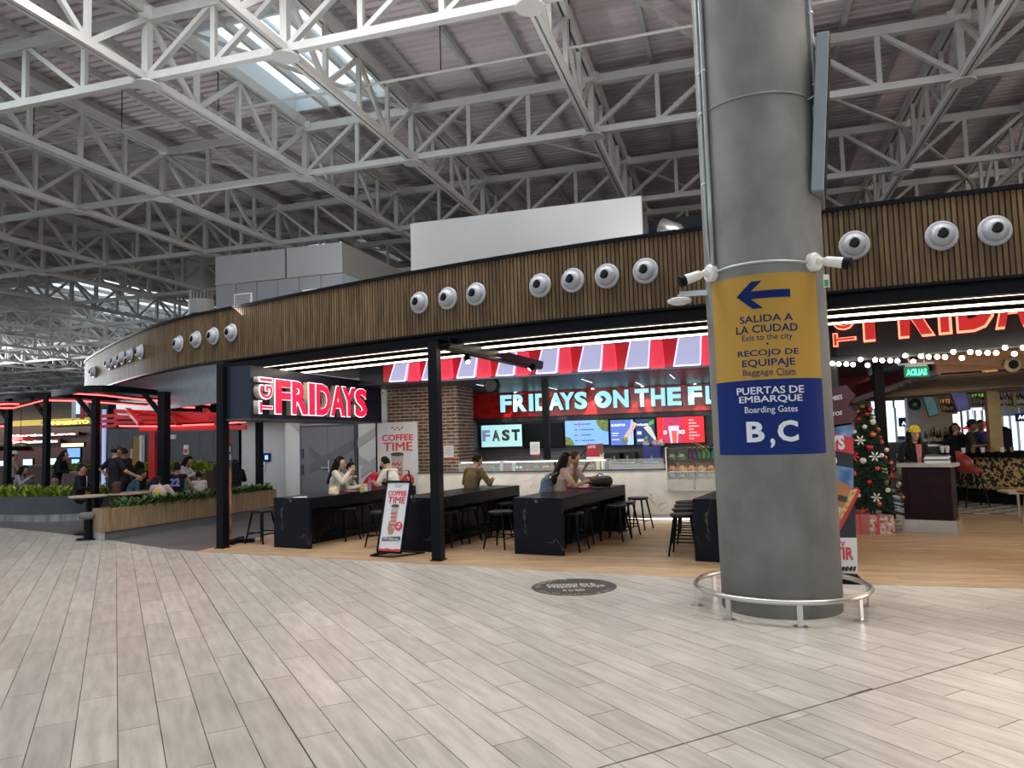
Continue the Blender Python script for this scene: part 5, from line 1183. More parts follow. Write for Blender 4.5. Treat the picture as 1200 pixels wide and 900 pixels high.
for ch,xa,xb in (('F',1013,1046),('R',1054,1097),('I',1101,1117),('D',1122,1170),('A',1167,1212),('Y',1205,1250),('S',1245,1285)):
    a,z=hp(xa,396-(xa-1013)*.058); b,_=hp(xb,392); zz=3.12
    for nm,m_,gx,dd,o0 in (('letter_outline',m_no,0,.03,.05),('letter_face',m_nr,.035,.02,.083)):
        text(nm,ch,m_,b-a-2*gx,.86-2*gx,HA+hu*(a+gx)+Z_*(zz+gx)+hn*o0,hu,Z_,depth=dd,bold=.045,parent=hd)
    text('letter_return',ch,mat('dark_red_return',(.12,.01,.01)),b-a,.86,HA+hu*a+Z_*zz+hn*.0,hu,Z_,depth=.05,bold=.05,parent=hd)
a,_=hp(977,395); b,_=hp(1004,395)
for k,(ch,z0,z1) in enumerate((('T',3.09,3.33),('G',3.37,3.69),('I',3.74,3.84))):
    text('letter_outline',ch,m_no,z1-z0,b-a,HA+hu*b+Z_*z0+hn*.03,Z_,-hu,depth=.03,bold=.03,parent=hd); text('letter_face',ch,m_nr,z1-z0-.04,b-a-.04,HA+hu*(b-.02)+Z_*(z0+.02)+hn*.062,Z_,-hu,depth=.015,bold=.0,parent=hd)
# festoon bulbs
m_bulb=emi('festoon_bulb',(1,.88,.66),14)
fs=T('festoon_string','double string of warm round bulbs hanging under the black header','light string',HA+Z_*2.83)
up_=MB(); lo_=[]
for k in range(52):
    s_=.50+k*.115; z=2.80+.035*math.sin(k*2.1)-(.05 if k%2 else 0); p=HA+hu*s_+hn*(.10+.03*(k%2))+Z_*z; lo_.append(p+Z_*.04)
    if s_<5.6: P('bulb',MB().sph(p,.040,8,6),m_bulb,fs,smooth=True)
P('cable',MB().tube(lo_,.006,5),m_black,fs)
# exit sign seen from behind
q=at(1074,436,Y=13.3); ex=T('exit_sign','hanging green SALIDA exit sign read in mirror image','sign',q)
P('plate',MB().box(q.x-.18,q.x+.18,q.y,q.y+.02,q.z-.08,q.z+.09),mat('green_exit_plate',(.0,.05,.02),.4,emit=(0,.25,.10),es=.5),ex)
text('lettering','SALIDA',emi('exit_green_letters',(.1,1,.5),1.6),.30,.11,(q.x-.15,q.y-.001,q.z-.055),X_,Z_,depth=.003,bold=.04,parent=ex,mirror=True)
P('bracket',MB().box(q.x-.26,q.x+.26,q.y-.02,q.y+.04,q.z+.12,q.z+.15).box(q.x-.16,q.x+.16,q.y-.01,q.y+.03,q.z+.09,q.z+.12).cyl((q.x-.1,q.y,q.z+.15),(q.x-.1,q.y,2.85),.008,6).cyl((q.x+.12,q.y,q.z+.15),(q.x+.12,q.y,2.85),.008,6),m_white,ex)
# interior envelope: red brick back, dark ceiling, timber canopy
P('ceiling_restaurant',MB().box(1.0,14,14.6,34,3.9,4.0),m_soff,kind='structure')
wr2=P('wall_restaurant_red',MB().box(1.15,2.6,19.0,19.2,0,3.9),m_rg,kind='structure',label='dark red tiled wall inside the right restaurant')
tiles('tile_courses',wr2,1.2,2.6,2.0,3.7,19.0,.23,.115,mat('deep_red_tile',(.20,.01,.012),.3,attr=.2))
post('steel_post','dark round-edged column inside the right restaurant behind the christmas tree',at(1033,500,Y=15.4).x,15.4,.17,.17,3.9)
# bar canopy
cnp=T('bar_canopy','wooden slatted canopy with orange soffit over the bar','canopy',(5,17.5,2.6))
a=at(1040,455,Y=17.5); 
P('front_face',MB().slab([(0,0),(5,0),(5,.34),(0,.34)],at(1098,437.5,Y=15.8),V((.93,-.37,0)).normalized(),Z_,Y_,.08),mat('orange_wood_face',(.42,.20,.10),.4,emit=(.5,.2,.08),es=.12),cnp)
P('roof_edge',MB().bar(at(1000,470,Y=18.6),at(1099,436,Y=15.9),.10,.10),mat('pale_steel_edge',(.4,.44,.5),.3),cnp)
P('red_eave',MB().bar(at(1000,462,Y=18.9),at(1099,428,Y=16.1),.25,.30),mat('maroon_eave',(.10,.012,.015)),cnp)
m_swd=mat('brown_canopy_slat',(.10,.065,.04),.5)
for k in range(9):
    a=at(1012+k*8,468-k*2.9,Y=18.4-k*.28); P('soffit_slat',MB().bar(a,a+V((4.6,-1.6,.05)),.12,.06),m_swd,cnp)
P('soffit_board',MB().slab([(0,0),(6,0),(6,3.2),(0,3.2)],at(1045,452,Y=17.8)+Z_*.12,V((.93,-.37,0)).normalized(),V((.37,.93,0)),Z_,.04),mat('soffit_dark_board',(.045,.03,.02)),cnp)
q=at(1186,427.5,Y=14.6); 
fn=T('ceiling_fan','brown wooden ceiling fan blade with round pale hub at the upper right','fan',q); P('hub',MB().rev(q,[(.12,0),(.13,.02),(.10,.05),(.04,.07)],18,-Y_),mat('pale_hub',(.5,.42,.3),.4),fn); P('hub_ring',MB().rev(q-Y_*.05,[(.075,0),(.075,.03),(.055,.03)],16,-Y_),m_black,fn)
P('blade',MB().slab([(0,-.02),(-1.6,.12),(-1.6,.19),(-.6,.13),(0,.10)],q+Y_*.05,X_,Z_,Y_,.03).slab([(0,-.08),(1.3,-.02),(1.3,.28),(0,.16)],q+Y_*.05,X_,Z_,Y_,.03),mat('fan_wood',(.28,.12,.05),.35),fn)
# bar body
bx=at(1137,590,z=.0); 
bar=T('bar_counter','curved bar with gold patterned tile front and black top','bar',(6,18,0))
m_pat=mat('gold_black_pattern_tile',(.015,.012,.01),.3,var=.1,scale=16,col2=(.60,.44,.20))
nt=m_pat.node_tree; r_=[n for n in nt.nodes if n.type=='VALTORGB'][0]; r_.color_ramp.elements[0].position=.49; r_.color_ramp.elements[1].position=.53
BC=catmull([(4.0,21.5),(4.6,18.6),(5.2,17.6),(6.2,17.0),(7.6,16.8),(10,16.8)],5)
P('patterned_front',ribbon(MB(),BC,[p+V((.2,.3,0)) for p in BC],.30,.98),m_pat,bar); P('plinth',ribbon(MB(),[p+V((.05,.05,0)) for p in BC],[p+V((.3,.35,0)) for p in BC],0,.30),m_black,bar); P('bar_top',ribbon(MB(),[p-V((.12,.22,0)) for p in BC],[p+V((.4,.5,0)) for p in BC],.98,1.10),m_black,bar)
P('foot_rail',MB().tube([(p.x-.12,p.y-.15,.36) for p in BC],.02,6),mat('brass_rail',(.5,.35,.15),.3,.8),bar)
# checker floor in front of the bar
m_cw=mat('checker_white',(.55,.53,.50),.3); m_ck=mat('checker_dark',(.07,.065,.06),.3)
for nm,par_,m_ in (('white_tiles',0,m_cw),('dark_tiles',1,m_ck)):
    mb=MB()
    for i in range(26):
        for j in range(18):
            if (i+j)%2==par_: mb.box(2.2+i*.25+.002,2.45+i*.25,15.75+j*.25+.002,16.0+j*.25,-.002,.003)
    if par_==0: [mb.box(1.9+i*.25+.002,2.15+i*.25,13.5+j*.25+.002,13.75+j*.25,-.002,.003) for i in range(4) for j in range(10) if (i+j)%2==0]; fck=P('floor_checker',mb,m_,kind='structure',label='black and white checkered floor in front of the bar')
    else: P('dark_tiles',mb,m_,fck,kind='stuff')
# back bar: frames, bottles, screens
m_gf=mat('gold_painted_frame',(.30,.21,.08),.4,.3)
p=at(1165,500,Y=17.6); o=T('bar_post','gold painted square post rising from the bar','post',(p.x,17.6,1.1)); P('shaft',MB().box(p.x-.12,p.x+.12,17.5,17.72,1.10,3.7),m_gf,o,bevel=.01); P('foot',MB().box(p.x-.15,p.x+.15,17.47,17.75,1.10,1.14),m_gf,o)
sh=T('bottle_shelf','gold framed open shelves with bottles right of the gold post','shelf',at(1190,480,Y=18.2))
for (xa,xb,ya,yb) in ((1171,1186,452,476),(1188,1204,452,476),(1171,1186,438,449),(1188,1204,438,449)):
    a=at(xa,yb,Y=18.2); b=at(xb,ya,Y=18.2); f=.03
    P('frame',MB().box(a.x,b.x,18.1,18.4,a.z-f,a.z).box(a.x,b.x,18.1,18.4,b.z,b.z+f).box(a.x-f,a.x,18.1,18.4,a.z-f,b.z+f).box(b.x,b.x+f,18.1,18.4,a.z-f,b.z+f),m_gf,sh)
sh2=T('bottle_shelf','gold framed lit niche with bottles between the two tilted screens','shelf',at(1112,478,Y=18.6))
for (xa,xb,ya,yb,P2) in ((1100,1116,467,484,sh2),(1137,1156,456,476,None)):
    if P2 is None: P2=T('bottle_shelf','gold framed green-lit niche with bottles left of the gold post','shelf',at(1146,466,Y=18.6))
    a=at(xa,yb,Y=18.6); b=at(xb,ya,Y=18.6); f=.035
    P('frame',MB().box(a.x,b.x,18.4,18.8,a.z-f,a.z).box(a.x,b.x,18.4,18.8,b.z,b.z+f).box(a.x-f,a.x,18.4,18.8,a.z-f,b.z+f).box(b.x,b.x+f,18.4,18.8,a.z-f,b.z+f),m_gf,P2)
    P('lit_back',MB().box(a.x,b.x,18.8,18.83,a.z,b.z),emi('green_niche_glow',(.25,.6,.08),.7) if xa>1120 else emi('warm_niche_glow',(.5,.25,.1),.5),P2)
btc=[(.02,.06,.02),(.10,.05,.02),(.3,.3,.28),(.05,.02,.02),(.2,.12,.04)]
def bottle(p,h,ci,lab,grp):
    o=T('bottle',lab,'bottle',p,group=grp); P('glass_body',MB().rev(p,[(.032,0),(.036,.02),(.036,h*.58),(.013,h*.75),(.013,h)],10),mat('bottle_glass_%d'%ci,btc[ci],.12),o); P('label',MB().rev(V(p)+Z_*h*.18,[(.0365,0),(.0365,h*.25)],10),mat('bottle_label',(.55,.5,.4)),o)
nb=0
cn=['dark green','brown','clear','black','amber']
for (xa,xb,yb,Y,n,what) in ((1101,1115,483.5,18.6,5,'warm niche between screens'),(1139,1154,475.5,18.6,5,'green-lit niche left of the gold post'),(1173,1185,475.5,18.25,4,'frame right of the gold post'),(1190,1199,475.5,18.25,4,'gold frame at the right picture edge')):
    for k in range(n):
        px=xa+(xb-xa)*k/(n-1); p=at(px,yb,Y=Y); bottle(p,.28+.03*(k%3),(k+nb)%5,'%s bottle, %s from the left in the %s'%(cn[(k+nb)%5],ORD[k],what),'bottles in the gold frames'); nb+=1
for k in range(12):
    p=at(1086+k*3.4,530,Y=18.9); p.z=1.25; bottle(p,.30+.03*(k%4),(k*2)%5,'%s bottle, %s from the left on the back bar shelf'%(cn[(k*2)%5],ORD[k]),'bottles on the back bar')
bb=T('back_bar','pale back bar shelf with hanging glasses behind the hostess','shelf',(4.9,18.9,0)); a=at(1082,533,Y=18.9); b=at(1130,533,Y=18.9)
P('shelf',MB().box(a.x,b.x,18.7,19.2,1.2,1.25),m_ss,bb); P('cabinet',MB().box(a.x,b.x,18.8,19.2,0,1.2),m_dark,bb); P('rack_rail',MB().box(a.x,b.x,18.8,18.85,2.33,2.36).box(a.x,b.x,19.1,19.15,2.33,2.36),m_ss,bb); P('back_panel',MB().box(a.x+.1,b.x-.1,19.2,19.24,1.25,2.3),mat('beige_back_panel',(.40,.36,.30),.5),bb)
for k in range(11):
    x=a.x+.1+k*(b.x-a.x-.2)/10; P('hanging_glass',MB().rev((x,18.95,2.32),[(.035,0),(.006,-.012),(.006,-.07),(.035,-.11),(.038,-.17)],10,(0,0,1),cap=False),m_glass,bb)
def tscreen(lab,pts,Y,m_):
    q=[at(x,y,Y=Y) for x,y in pts]; o=T('bar_screen',lab,'screen',q[0]); mb=MB(); n=V((0,-1,0)); vs=[p for p in q]+[p+V((0,.07,0)) for p in q]
    mb.add(vs,[(0,1,2,3),(7,6,5,4),(0,4,5,1),(1,5,6,2),(2,6,7,3),(3,7,4,0)]); P('casing',mb,m_black,o); c=sum(q,V((0,0,0)))/4
    P('display',MB().add([c+(p-c)*.93-V((0,.01,0)) for p in q]+[c+(p-c)*.93 for p in q],[(0,1,2,3),(7,6,5,4),(0,4,5,1),(1,5,6,2),(2,6,7,3),(3,7,4,0)]),m_,o)
tscreen('tilted bar screen with a teal picture, left one',[(1080,461),(1091,456.5),(1101,486),(1089,489)],18.0,mat('teal_screen',(.02,.09,.09),.3,emit=(.03,.13,.13),es=.35,var=.8,scale=3))
tscreen('larger tilted bar screen with a purple-blue picture',[(1111,453),(1128,447),(1138,480),(1122,483)],17.6,mat('purple_screen',(.03,.025,.10),.3,emit=(.04,.035,.15),es=.4,var=.9,scale=3))
# bright far windows and gate sign
P('wall_gate',MB().box(-2,20,33.5,33.7,3.3,4.0),m_blw,kind='structure')
m_wlit=emi('daylight_window',(.62,.85,1),1.7)
for i,(xa,xb,ya,yb) in enumerate(((1004,1048,478,519),(1137,1166,480,530),(1168,1200,487,530))):
    a=at(xa,yb,Y=33.5); b=at(xb,ya,Y=33.5); o=P('window_%d'%(21+i),MB().box(a.x,b.x,33.5,33.55,a.z,b.z),m_wlit,kind='structure',label='bright daylight window seen through the right restaurant')
    for k in range(5): x=a.x+(b.x-a.x)*k/4; P('mullion',MB().box(x-.04,x+.04,33.4,33.5,a.z,b.z),m_frame,o)
gs=T('gate_sign','dark blue hanging gate sign reading A3','sign',at(1059,496,Y=30)); a=at(1054,500,Y=30); b=at(1068,489,Y=30); P('panel',MB().box(a.x,b.x,30,30.1,a.z,b.z),m_sb,gs); text('lettering','A3',m_w,(b.x-a.x)*.5,(b.z-a.z)*.42,(a.x+.08,29.99,a.z+.05),X_,Z_,depth=.01,bold=.04,parent=gs); P('pole',MB().cyl(((a.x+b.x)/2,30.05,0),((a.x+b.x)/2,30.05,a.z),.03,8),m_conduit,gs)
gs=T('gate_sign','dark blue gate sign reading A4 at the right edge','sign',at(1196,490,Y=30)); a=at(1191,494,Y=30); b=at(1206,484,Y=30); P('panel',MB().box(a.x,b.x,30,30.1,a.z,b.z),m_sb,gs); text('lettering','A4',m_w,(b.x-a.x)*.5,(b.z-a.z)*.5,(a.x+.06,29.99,a.z+.08),X_,Z_,depth=.01,bold=.04,parent=gs); P('hanger',MB().box(a.x+.1,a.x+.13,30,30.05,b.z,4),m_conduit,gs)
# pale pillar with green round sign
p=at(1073,500,Y=19.8); o=T('white_pillar','pale square pillar with a round green logo plate behind the hostess','pillar',(p.x,19.8,0)); P('shaft',MB().box(p.x-.17,p.x+.17,19.7,20,0,3.1),mat('pale_lilac_pillar',(.62,.63,.70),.5),o,bevel=.01)
q=at(1072,474,Y=19.68); P('round_plate',MB().rev(q,[(.14,0),(.14,.03)],22,-Y_),mat('dark_green_plate',(.01,.12,.08)),o); P('plate_mark',MB().rev(q-Y_*.032,[(.05,0),(.05,.006)],14,-Y_),m_white,o)
q=at(1164,499,Y=22); 
for i,(px,py) in enumerate(((1141,503),(1153,501))):
    q=at(px,py,Y=21); o=T('pendant_lamp','small red cone pendant lamp beyond the bar, %s one'%(['left','right'][i]),'lamp',q); P('shade',MB().rev(q,[(.28,0),(.25,.03),(.06,.16)],18),mat('pendant_red',(.6,.02,.04),.3,emit=(.8,.03,.06),es=.5),o); P('cord',MB().cyl(q+Z_*.15,V((q.x,q.y,3.9)),.008,6),m_black,o)
# fridge / booth dark masses
o=T('booth_sofa','dark red booth bench at the left back of the right restaurant','sofa',(2.6,19.5,0)); a=at(1000,530,Y=19); b=at(1046,530,Y=19); P('back',MB().box(a.x,b.x,19.3,19.45,.2,1.25),mat('dark_red_leather',(.11,.012,.015),.4),o,bevel=.03); P('seat',MB().box(a.x,b.x,18.8,19.3,.2,.5),mat('dark_red_leather',(.11,.012,.015),.4),o,bevel=.03)
o=T('cooler','black bar cooler cabinet right of the gold post','cabinet',(7,18.4,1.1)); a=at(1176,525,Y=18); b=at(1186,503,Y=18); P('body',MB().box(a.x,b.x,18,18.4,1.1,b.z),m_black,o,bevel=.02); P('top_vent',MB().rev(((a.x+b.x)/2,18.2,b.z),[(.12,0),(.05,.06)],12),m_black,o)
for i,px in enumerate((1104,1110)):
    q=at(px,526,Y=17.3); q.z=1.1; o=T('bar_jar','%s white cup on the bar by the seated guests'%(['left','right'][i]),'cup',q); P('cup',MB().rev(q,[(.03,0),(.045,.12),(.04,.12)],12),m_white,o); P('lid',MB().rev(q+Z_*.12,[(.046,0),(.04,.02)],12),m_white,o)
q=at(1160,530,Y=16.9); q.z=1.1; o=T('cup_row','row of small glasses and plates on the right part of the bar','tableware',q)
for k in range(6): P('glass',MB().rev((q.x-.45+k*.17,16.95,1.1),[(.03,0),(.04,.10),(.036,.10)],10),mat('amber_glass',(.25,.16,.08),.15) if k%2 else m_white,o)
# bar stools
def bstool(lab,x,y,rz):
    t=T('bar_stool',lab,'bar stool',(x,y,0),rz,'red leather bar stools'); m_l=mat('red_leather',(.30,.035,.03),.35,var=.12)
    P('seat',MB().rev((0,0,.68),[(.17,0),(.21,.03),(.21,.08),(.16,.11)],20),m_l,t,local=True,smooth=True)
    vs=[];n=11
    for k in range(n):
        a=math.pi*(.05+.9*k/(n-1)); c_,s_=math.cos(a),math.sin(a); hh=.20+.22*math.sin(a)
        for (r,z) in ((.19,.70),(.235,.72),(.25,.72+hh),(.21,.72+hh)): vs.append((-s_*r*1.0,c_*r,z))
    fs_=[]
    for k in range(n-1):
        for i in range(4): j=(i+1)%4; fs_.append((k*4+i,k*4+j,k*4+4+j,k*4+4+i))
    fs_+=[(3,2,1,0),tuple((n-1)*4+i for i in range(4))]
    P('backrest',MB().add(vs,fs_),m_l,t,local=True,smooth=True)
    for i,j in ((-1,-1),(1,-1),(1,1),(-1,1)): P('leg',MB().cyl((i*.22,j*.22,0),(i*.11,j*.11,.68),.012,8,r2=.016),m_black,t,local=True)
    P('foot_ring',MB().tube([(.19*math.cos(a),.19*math.sin(a),.28) for a in [i*math.pi/8 for i in range(16)]],.008,6,closed=True),m_black,t,local=True); return t
q=at(1141,594,z=0); bstool('red leather bar stool with curved back beside the hostess stand',q.x-.0,q.y,.1)
q=at(1108,585,z=0); bstool('red leather bar stool hidden behind the hostess stand',q.x,q.y+.3,.4)
q=at(1160,585,z=0); bstool('red leather bar stool behind the nearest one at the bar',q.x,q.y+.2,.0)
# table end at right edge
q=at(1195,606,z=0); o=T('side_table','pale table end with steel leg cut by the right picture edge','table',(q.x,q.y,0)); zt_=.42; P('top',MB().box(q.x-.2,q.x+1.0,q.y-.2,q.y+.4,zt_,zt_+.04),mat('pale_table_top',(.5,.42,.32)),o); P('leg',MB().cyl((q.x,q.y,0),(q.x,q.y,zt_),.025,8),m_ss,o)
q=at(1199,614,z=0); o=T('wooden_stool','light wooden leg of a chair at the right picture edge','chair',(q.x,q.y,0)); P('leg',MB().bar(q,(q.x+.08,q.y,.55),.04),mat('oak_leg',(.35,.2,.09)),o); P('seat',MB().box(q.x+.02,q.x+.5,q.y-.2,q.y+.25,.5,.54),mat('oak_leg',(.35,.2,.09)),o)
# hostess stand
hs=T('hostess_stand','dark mahogany hostess stand on a steel plinth with grey top','lectern',(2.9,13.2,0),math.radians(-22))
def L(mb,m_,nm,**k): return P(nm,mb,m_,hs,local=True,**k)
m_mah=mat('dark_mahogany',(.016,.004,.006),.4,var=.2,scale=4,spec=.15)
L(MB().box(-.38,.38,-.26,.26,0,.20),m_ss,'plinth'); L(MB().box(-.34,.34,-.22,.22,.20,1.02),m_mah,'body',bevel=.006)
for x0,x1,z0,z1 in ((-.28,.28,.92,.96),(-.28,.28,.28,.32),(-.30,-.27,.28,.96),(.27,.30,.28,.96)): L(MB().box(x0,x1,-.235,-.22,z0,z1),m_mah,'panel_moulding')
L(MB().box(-.40,.40,-.27,.27,1.02,1.07),mat('grey_stone_top',(.36,.34,.33),.4),'top')
mn=T('menu_stack','stack of menus on the hostess stand','menus',(3.02,13.12,1.07),math.radians(-22))
for k in range(6): P('menu',MB().obox((rnd.uniform(-.01,.01),0,.012+k*.022),.16,.12,.010,rz=rnd.uniform(-.05,.05)),[m_white,m_sg,m_dark][k%3],mn,local=True)
# roll-up stand with direction boards, right of the column
bn=T('direction_stand','tall promotional stand with burger photo and arrow boards right of the column','sign',(.95,8.85,0))
y_=8.85; def_=0
def bq(px,py): return at(px,py,Y=y_)
xl=bq(955,600).x; xr=bq(1004,660).x
def band(nm,pts,m_,d=.004,o_=0): 
    q=[bq(*p) for p in pts]; P(nm,MB().add([V((p.x,y_-o_,p.z)) for p in q]+[V((p.x,y_-o_-d,p.z)) for p in q],[tuple(range(len(q))),tuple(range(len(q),2*len(q)))[::-1]]+[(i,(i+1)%len(q),len(q)+(i+1)%len(q),len(q)+i) for i in range(len(q))]),m_,bn)
band('board',[(950,672),(1005,671),(998,492),(948,492)],m_blk,.02,-.02)
m_sk=mat('sky_photo',(.07,.22,.55),.5,var=.4,scale=4,col2=(.35,.5,.75))
band('sky_print',[(955,520),(1000,508),(1001,498),(954,506)],m_sk,o_=.003); band('sky_print',[(955,575),(1000,578),(1000,549),(955,541)],m_sk,o_=.003); band('sky_print',[(950,505),(999,497),(999,492),(950,494)],m_sk,o_=.002)
band('sky_field',[(955,525),(998,520),(998,492),(952,495)],m_sk,o_=.002)
band('red_band',[(955,503),(1000,513),(1000,532),(955,524)],m_red,o_=.006)
text('lettering',"FRIDAYS",m_swt,bq(990,520).x-bq(930,520).x,bq(985,508).z-bq(985,525).z,V((bq(930,525).x,y_-.011,bq(985,527).z)),X_,Z_,depth=.003,bold=.05,parent=bn)
text('lettering',"GO",m_swt,bq(980,520).x-bq(962,520).x,.10,V((bq(962,525).x,y_-.011,bq(975,545).z)),X_,Z_,depth=.003,bold=.05,parent=bn)
band('white_footer',[(955,672),(1005,671),(1004,630),(955,630)],m_white,o_=.004)
text('lettering','Y',m_red,.05,.10,V((bq(985,645).x,y_-.009,bq(985,645).z)),X_,Z_,depth=.003,bold=.02,parent=bn)
text('lettering','COMPARTIR',m_red,bq(1000,655).x-bq(920,655).x,.14,V((bq(920,655).x,y_-.009,bq(985,656).z)),X_,Z_,depth=.003,bold=.03,parent=bn)
mb=MB()
for k in range(4):
    a=bq(986+k*4.5,669); mb.add([V((a.x,y_-.009,a.z)),V((a.x+.02,y_-.009,a.z)),V((a.x+.035,y_-.009,a.z+.05)),V((a.x+.015,y_-.009,a.z+.05))],[(0,1,2,3)])
P('stripe_mark',mb,m_blk,bn); text('lettering','FRIDAYS',m_blk,.15,.035,V((bq(984,667).x,y_-.012,bq(985,668).z)),X_,Z_,depth=.002,bold=.05,parent=bn)
P('base',MB().box(xl-.1,xr+.02,y_-.18,y_+.18,0,.05),m_black,bn)
# burger box cut-out standing proud of the board
band('burger_box',[(974,628),(985,620),(1008,575),(1004,571),(978,578),(970,600)],m_red,.012,.02)
band('box_inside',[(974,622),(983,612),(1004,573),(980,577),(970,600)],m_white,.004,.034)
band('fries_print',[(980,612),(983,600),(999,574),(1004,574),(990,600),(982,614)],mat('fries_print',(.62,.38,.13),.5,var=.4,scale=30),.006,.039)
band('bun_print',[(975,570),(980,563),(990,566),(997,573),(994,580),(985,580),(976,577)],mat('bun_print',(.42,.18,.06),.5,var=.2),.012,.04); band('patty_print',[(976,578),(993,582),(990,588),(977,585)],mat('patty_print',(.06,.03,.02)),.008,.045); band('bun_print',[(977,586),(990,589),(986,594),(976,592)],mat('bun_print',(.42,.18,.06)),.012,.04)
m_ab=mat('maroon_arrow_board',(.085,.02,.025),.5)
for (nm,pts,tx_,ty) in (('arrow_board',[(945,466),(991,451),(1002,463),(994,474),(945,484)],'TUMBES',470.5),('arrow_board',[(945,488),(993,474),(1003,484),(999,495),(945,503)],'IQUITOS',490)):
    band(nm,pts,m_ab,.015,.015)
    a=bq(966 if tx_=='TUMBES' else 962,ty); w_=bq(987,ty).x-a.x; text('lettering',tx_,m_swt,w_,.052,V((a.x,y_-.035,a.z-.01)),V((1,0,.15)),Z_,depth=.002,bold=.03,parent=bn)
# christmas tree
ctx,cty=2.05,13.35
tr=T('christmas_tree','decorated green christmas tree with red and white baubles','tree',(ctx,cty,0)); m_fir=mat('fir_green',(.012,.045,.016),.6,var=.3,attr=.5)
mb=MB(); r=random.Random(11)
for k in range(620):
    t=r.random()**.75; z=.35+t*1.75; R_=(1-t)*.52+.05; a=r.uniform(0,6.28); d=V((math.cos(a),math.sin(a),-.25)).normalized(); p=V((ctx,cty,z)); e=p+d*R_*r.uniform(.7,1.05)
    s_=V((-d.y,d.x,0))
    for j in range(3):
        f=.45+.25*j; c=p.lerp(e,f); L_=.09
        for sg in (-1,1): q=c+(d+s_*sg*.9).normalized()*L_; mb.add([c-Z_*.006,c+Z_*.012,q],[(0,1,2)],a=r.random())
    mb.bar(p.lerp(e,.15),e,.012,.02)
P('fir_branches',mb,m_fir,tr,kind='stuff'); P('trunk',MB().cyl((ctx,cty,0),(ctx,cty,2.1),.03,8),mat('trunk_brown',(.05,.03,.02)),tr)
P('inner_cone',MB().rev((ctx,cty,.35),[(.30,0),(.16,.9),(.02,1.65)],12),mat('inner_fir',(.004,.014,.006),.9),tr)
for k in range(64):
    t=(k+.5)/64; z=.40+t*1.65; R_=(1-t)*.50+.06; a=k*2.4; c=(ctx+R_*math.cos(a),cty+R_*math.sin(a),z)
    P('bauble',MB().sph(c,.038 if k%4 else .05,10,7),[mat('bauble_red',(.5,.02,.02),.2,.3),mat('bauble_white',(.7,.66,.6),.3),mat('bauble_copper',(.5,.14,.07),.25,.5)][k%3],tr,smooth=True)
for k,(px,py) in enumerate(((1008,516),(1025,535),(1027,583),(1013,600),(1001,535))):
    q=at(px,py,Y=cty-.36); fl=MB()
    for i in range(6): a=i*math.pi/3+k; fl.add([q,q+V((math.cos(a-.25)*.06,-.02,math.sin(a-.25)*.06)),q+V((math.cos(a)*.09,0,math.sin(a)*.09)),q+V((math.cos(a+.25)*.06,-.02,math.sin(a+.25)*.06))],[(0,1,2,3)])
    P('poinsettia',fl,[m_white,m_white,m_white,mat('fabric_red',(.55,.03,.03)),mat('fabric_red',(.55,.03,.03))][k],tr)
for k,(px,w_,h_,c_) in enumerate(((1009,.26,.30,'white and red spotted'),(1030,.46,.28,'red snowflake'))):
    q=at(px,626,z=0); o=T('gift_box',c_+' wrapped gift under the christmas tree','gift',(q.x,q.y+.12,0)); P('box',MB().box(q.x-w_/2,q.x+w_/2,q.y,q.y+.3,0,h_),mat('gift_%d'%k,[(.55,.5,.45),(.50,.03,.03)][k],.5,var=.6,scale=18,col2=[(.6,.05,.05),(.75,.6,.55)][k]),o); P('ribbon',MB().box(q.x-.02,q.x+.02,q.y-.004,q.y+.304,0,h_+.004),m_red,o)
# patterned chair beside the tree
q=at(1040,610,z=0); o=T('patterned_chair','chair with a speckled curved back right of the christmas tree','chair',(q.x,q.y+.4,0)); qq=V((q.x,q.y+.4,0)); m_spk=mat('speckled_fabric',(.2,.17,.13),.7,var=.8,scale=40,col2=(.55,.5,.4))
P('backrest',MB().rev(qq+V((-.05,0,.55)),[(.15,0),(.19,.15),(.16,.42),(.05,.50)],14),m_spk,o,smooth=True); P('seat',MB().box(qq.x-.2,qq.x+.2,qq.y-.2,qq.y+.2,.45,.55),m_spk,o)
for i,j in((-1,-1),(1,-1),(1,1),(-1,1)): P('leg',MB().cyl(qq+V((i*.17,j*.17,0)),qq+V((i*.14,j*.14,.45)),.015,8),m_black,o)
# ================= people =================
def cap(mb,p,q,r0,r1,kx=1.0,side=None,n=10):
    """tapered capsule; cross-section widened by kx along the vector side"""
    p=V(p);q=V(q);d=q-p; L=max(d.length,1e-4); d/=L
    s=V(side) if side is not None else (X_ if abs(d.x)<.8 else Y_)
    a=(s-d*s.dot(d)).normalized(); b=d.cross(a); vs=[];rings=[]
    for k in (-3,-2,-1): th=k*math.pi/6; rings.append((p+d*r0*math.sin(th),r0*math.cos(th)))
    rings.append((p,r0)); rings.append((q,r1))
    for k in (1,2,3): th=k*math.pi/6; rings.append((q+d*r1*math.sin(th),r1*math.cos(th)))
    for c,r in rings:
        r=max(r,.0015)
        for i in range(n): t=2*math.pi*i/n; vs.append(c+a*r*kx*math.cos(t)+b*r*math.sin(t))
    fs=[]
    for k in range(len(rings)-1):
        for i in range(n): j=(i+1)%n; fs.append((k*n+i,k*n+j,(k+1)*n+j,(k+1)*n+i))
    fs+=[tuple(range(n))[::-1],tuple((len(rings)-1)*n+i for i in range(n))]
    mb.add(vs,fs)
def ik(S_,H_,l1,l2,bend):
    d=H_-S_; L=min(d.length,(l1+l2)*.999); d=d.normalized(); H2=S_+d*L
    a=(l1*l1-l2*l2+L*L)/(2*L); h=math.sqrt(max(0,l1*l1-a*a)); b=V(bend); b=(b-d*b.dot(d)).normalized(); return S_+d*a+b*h,H2
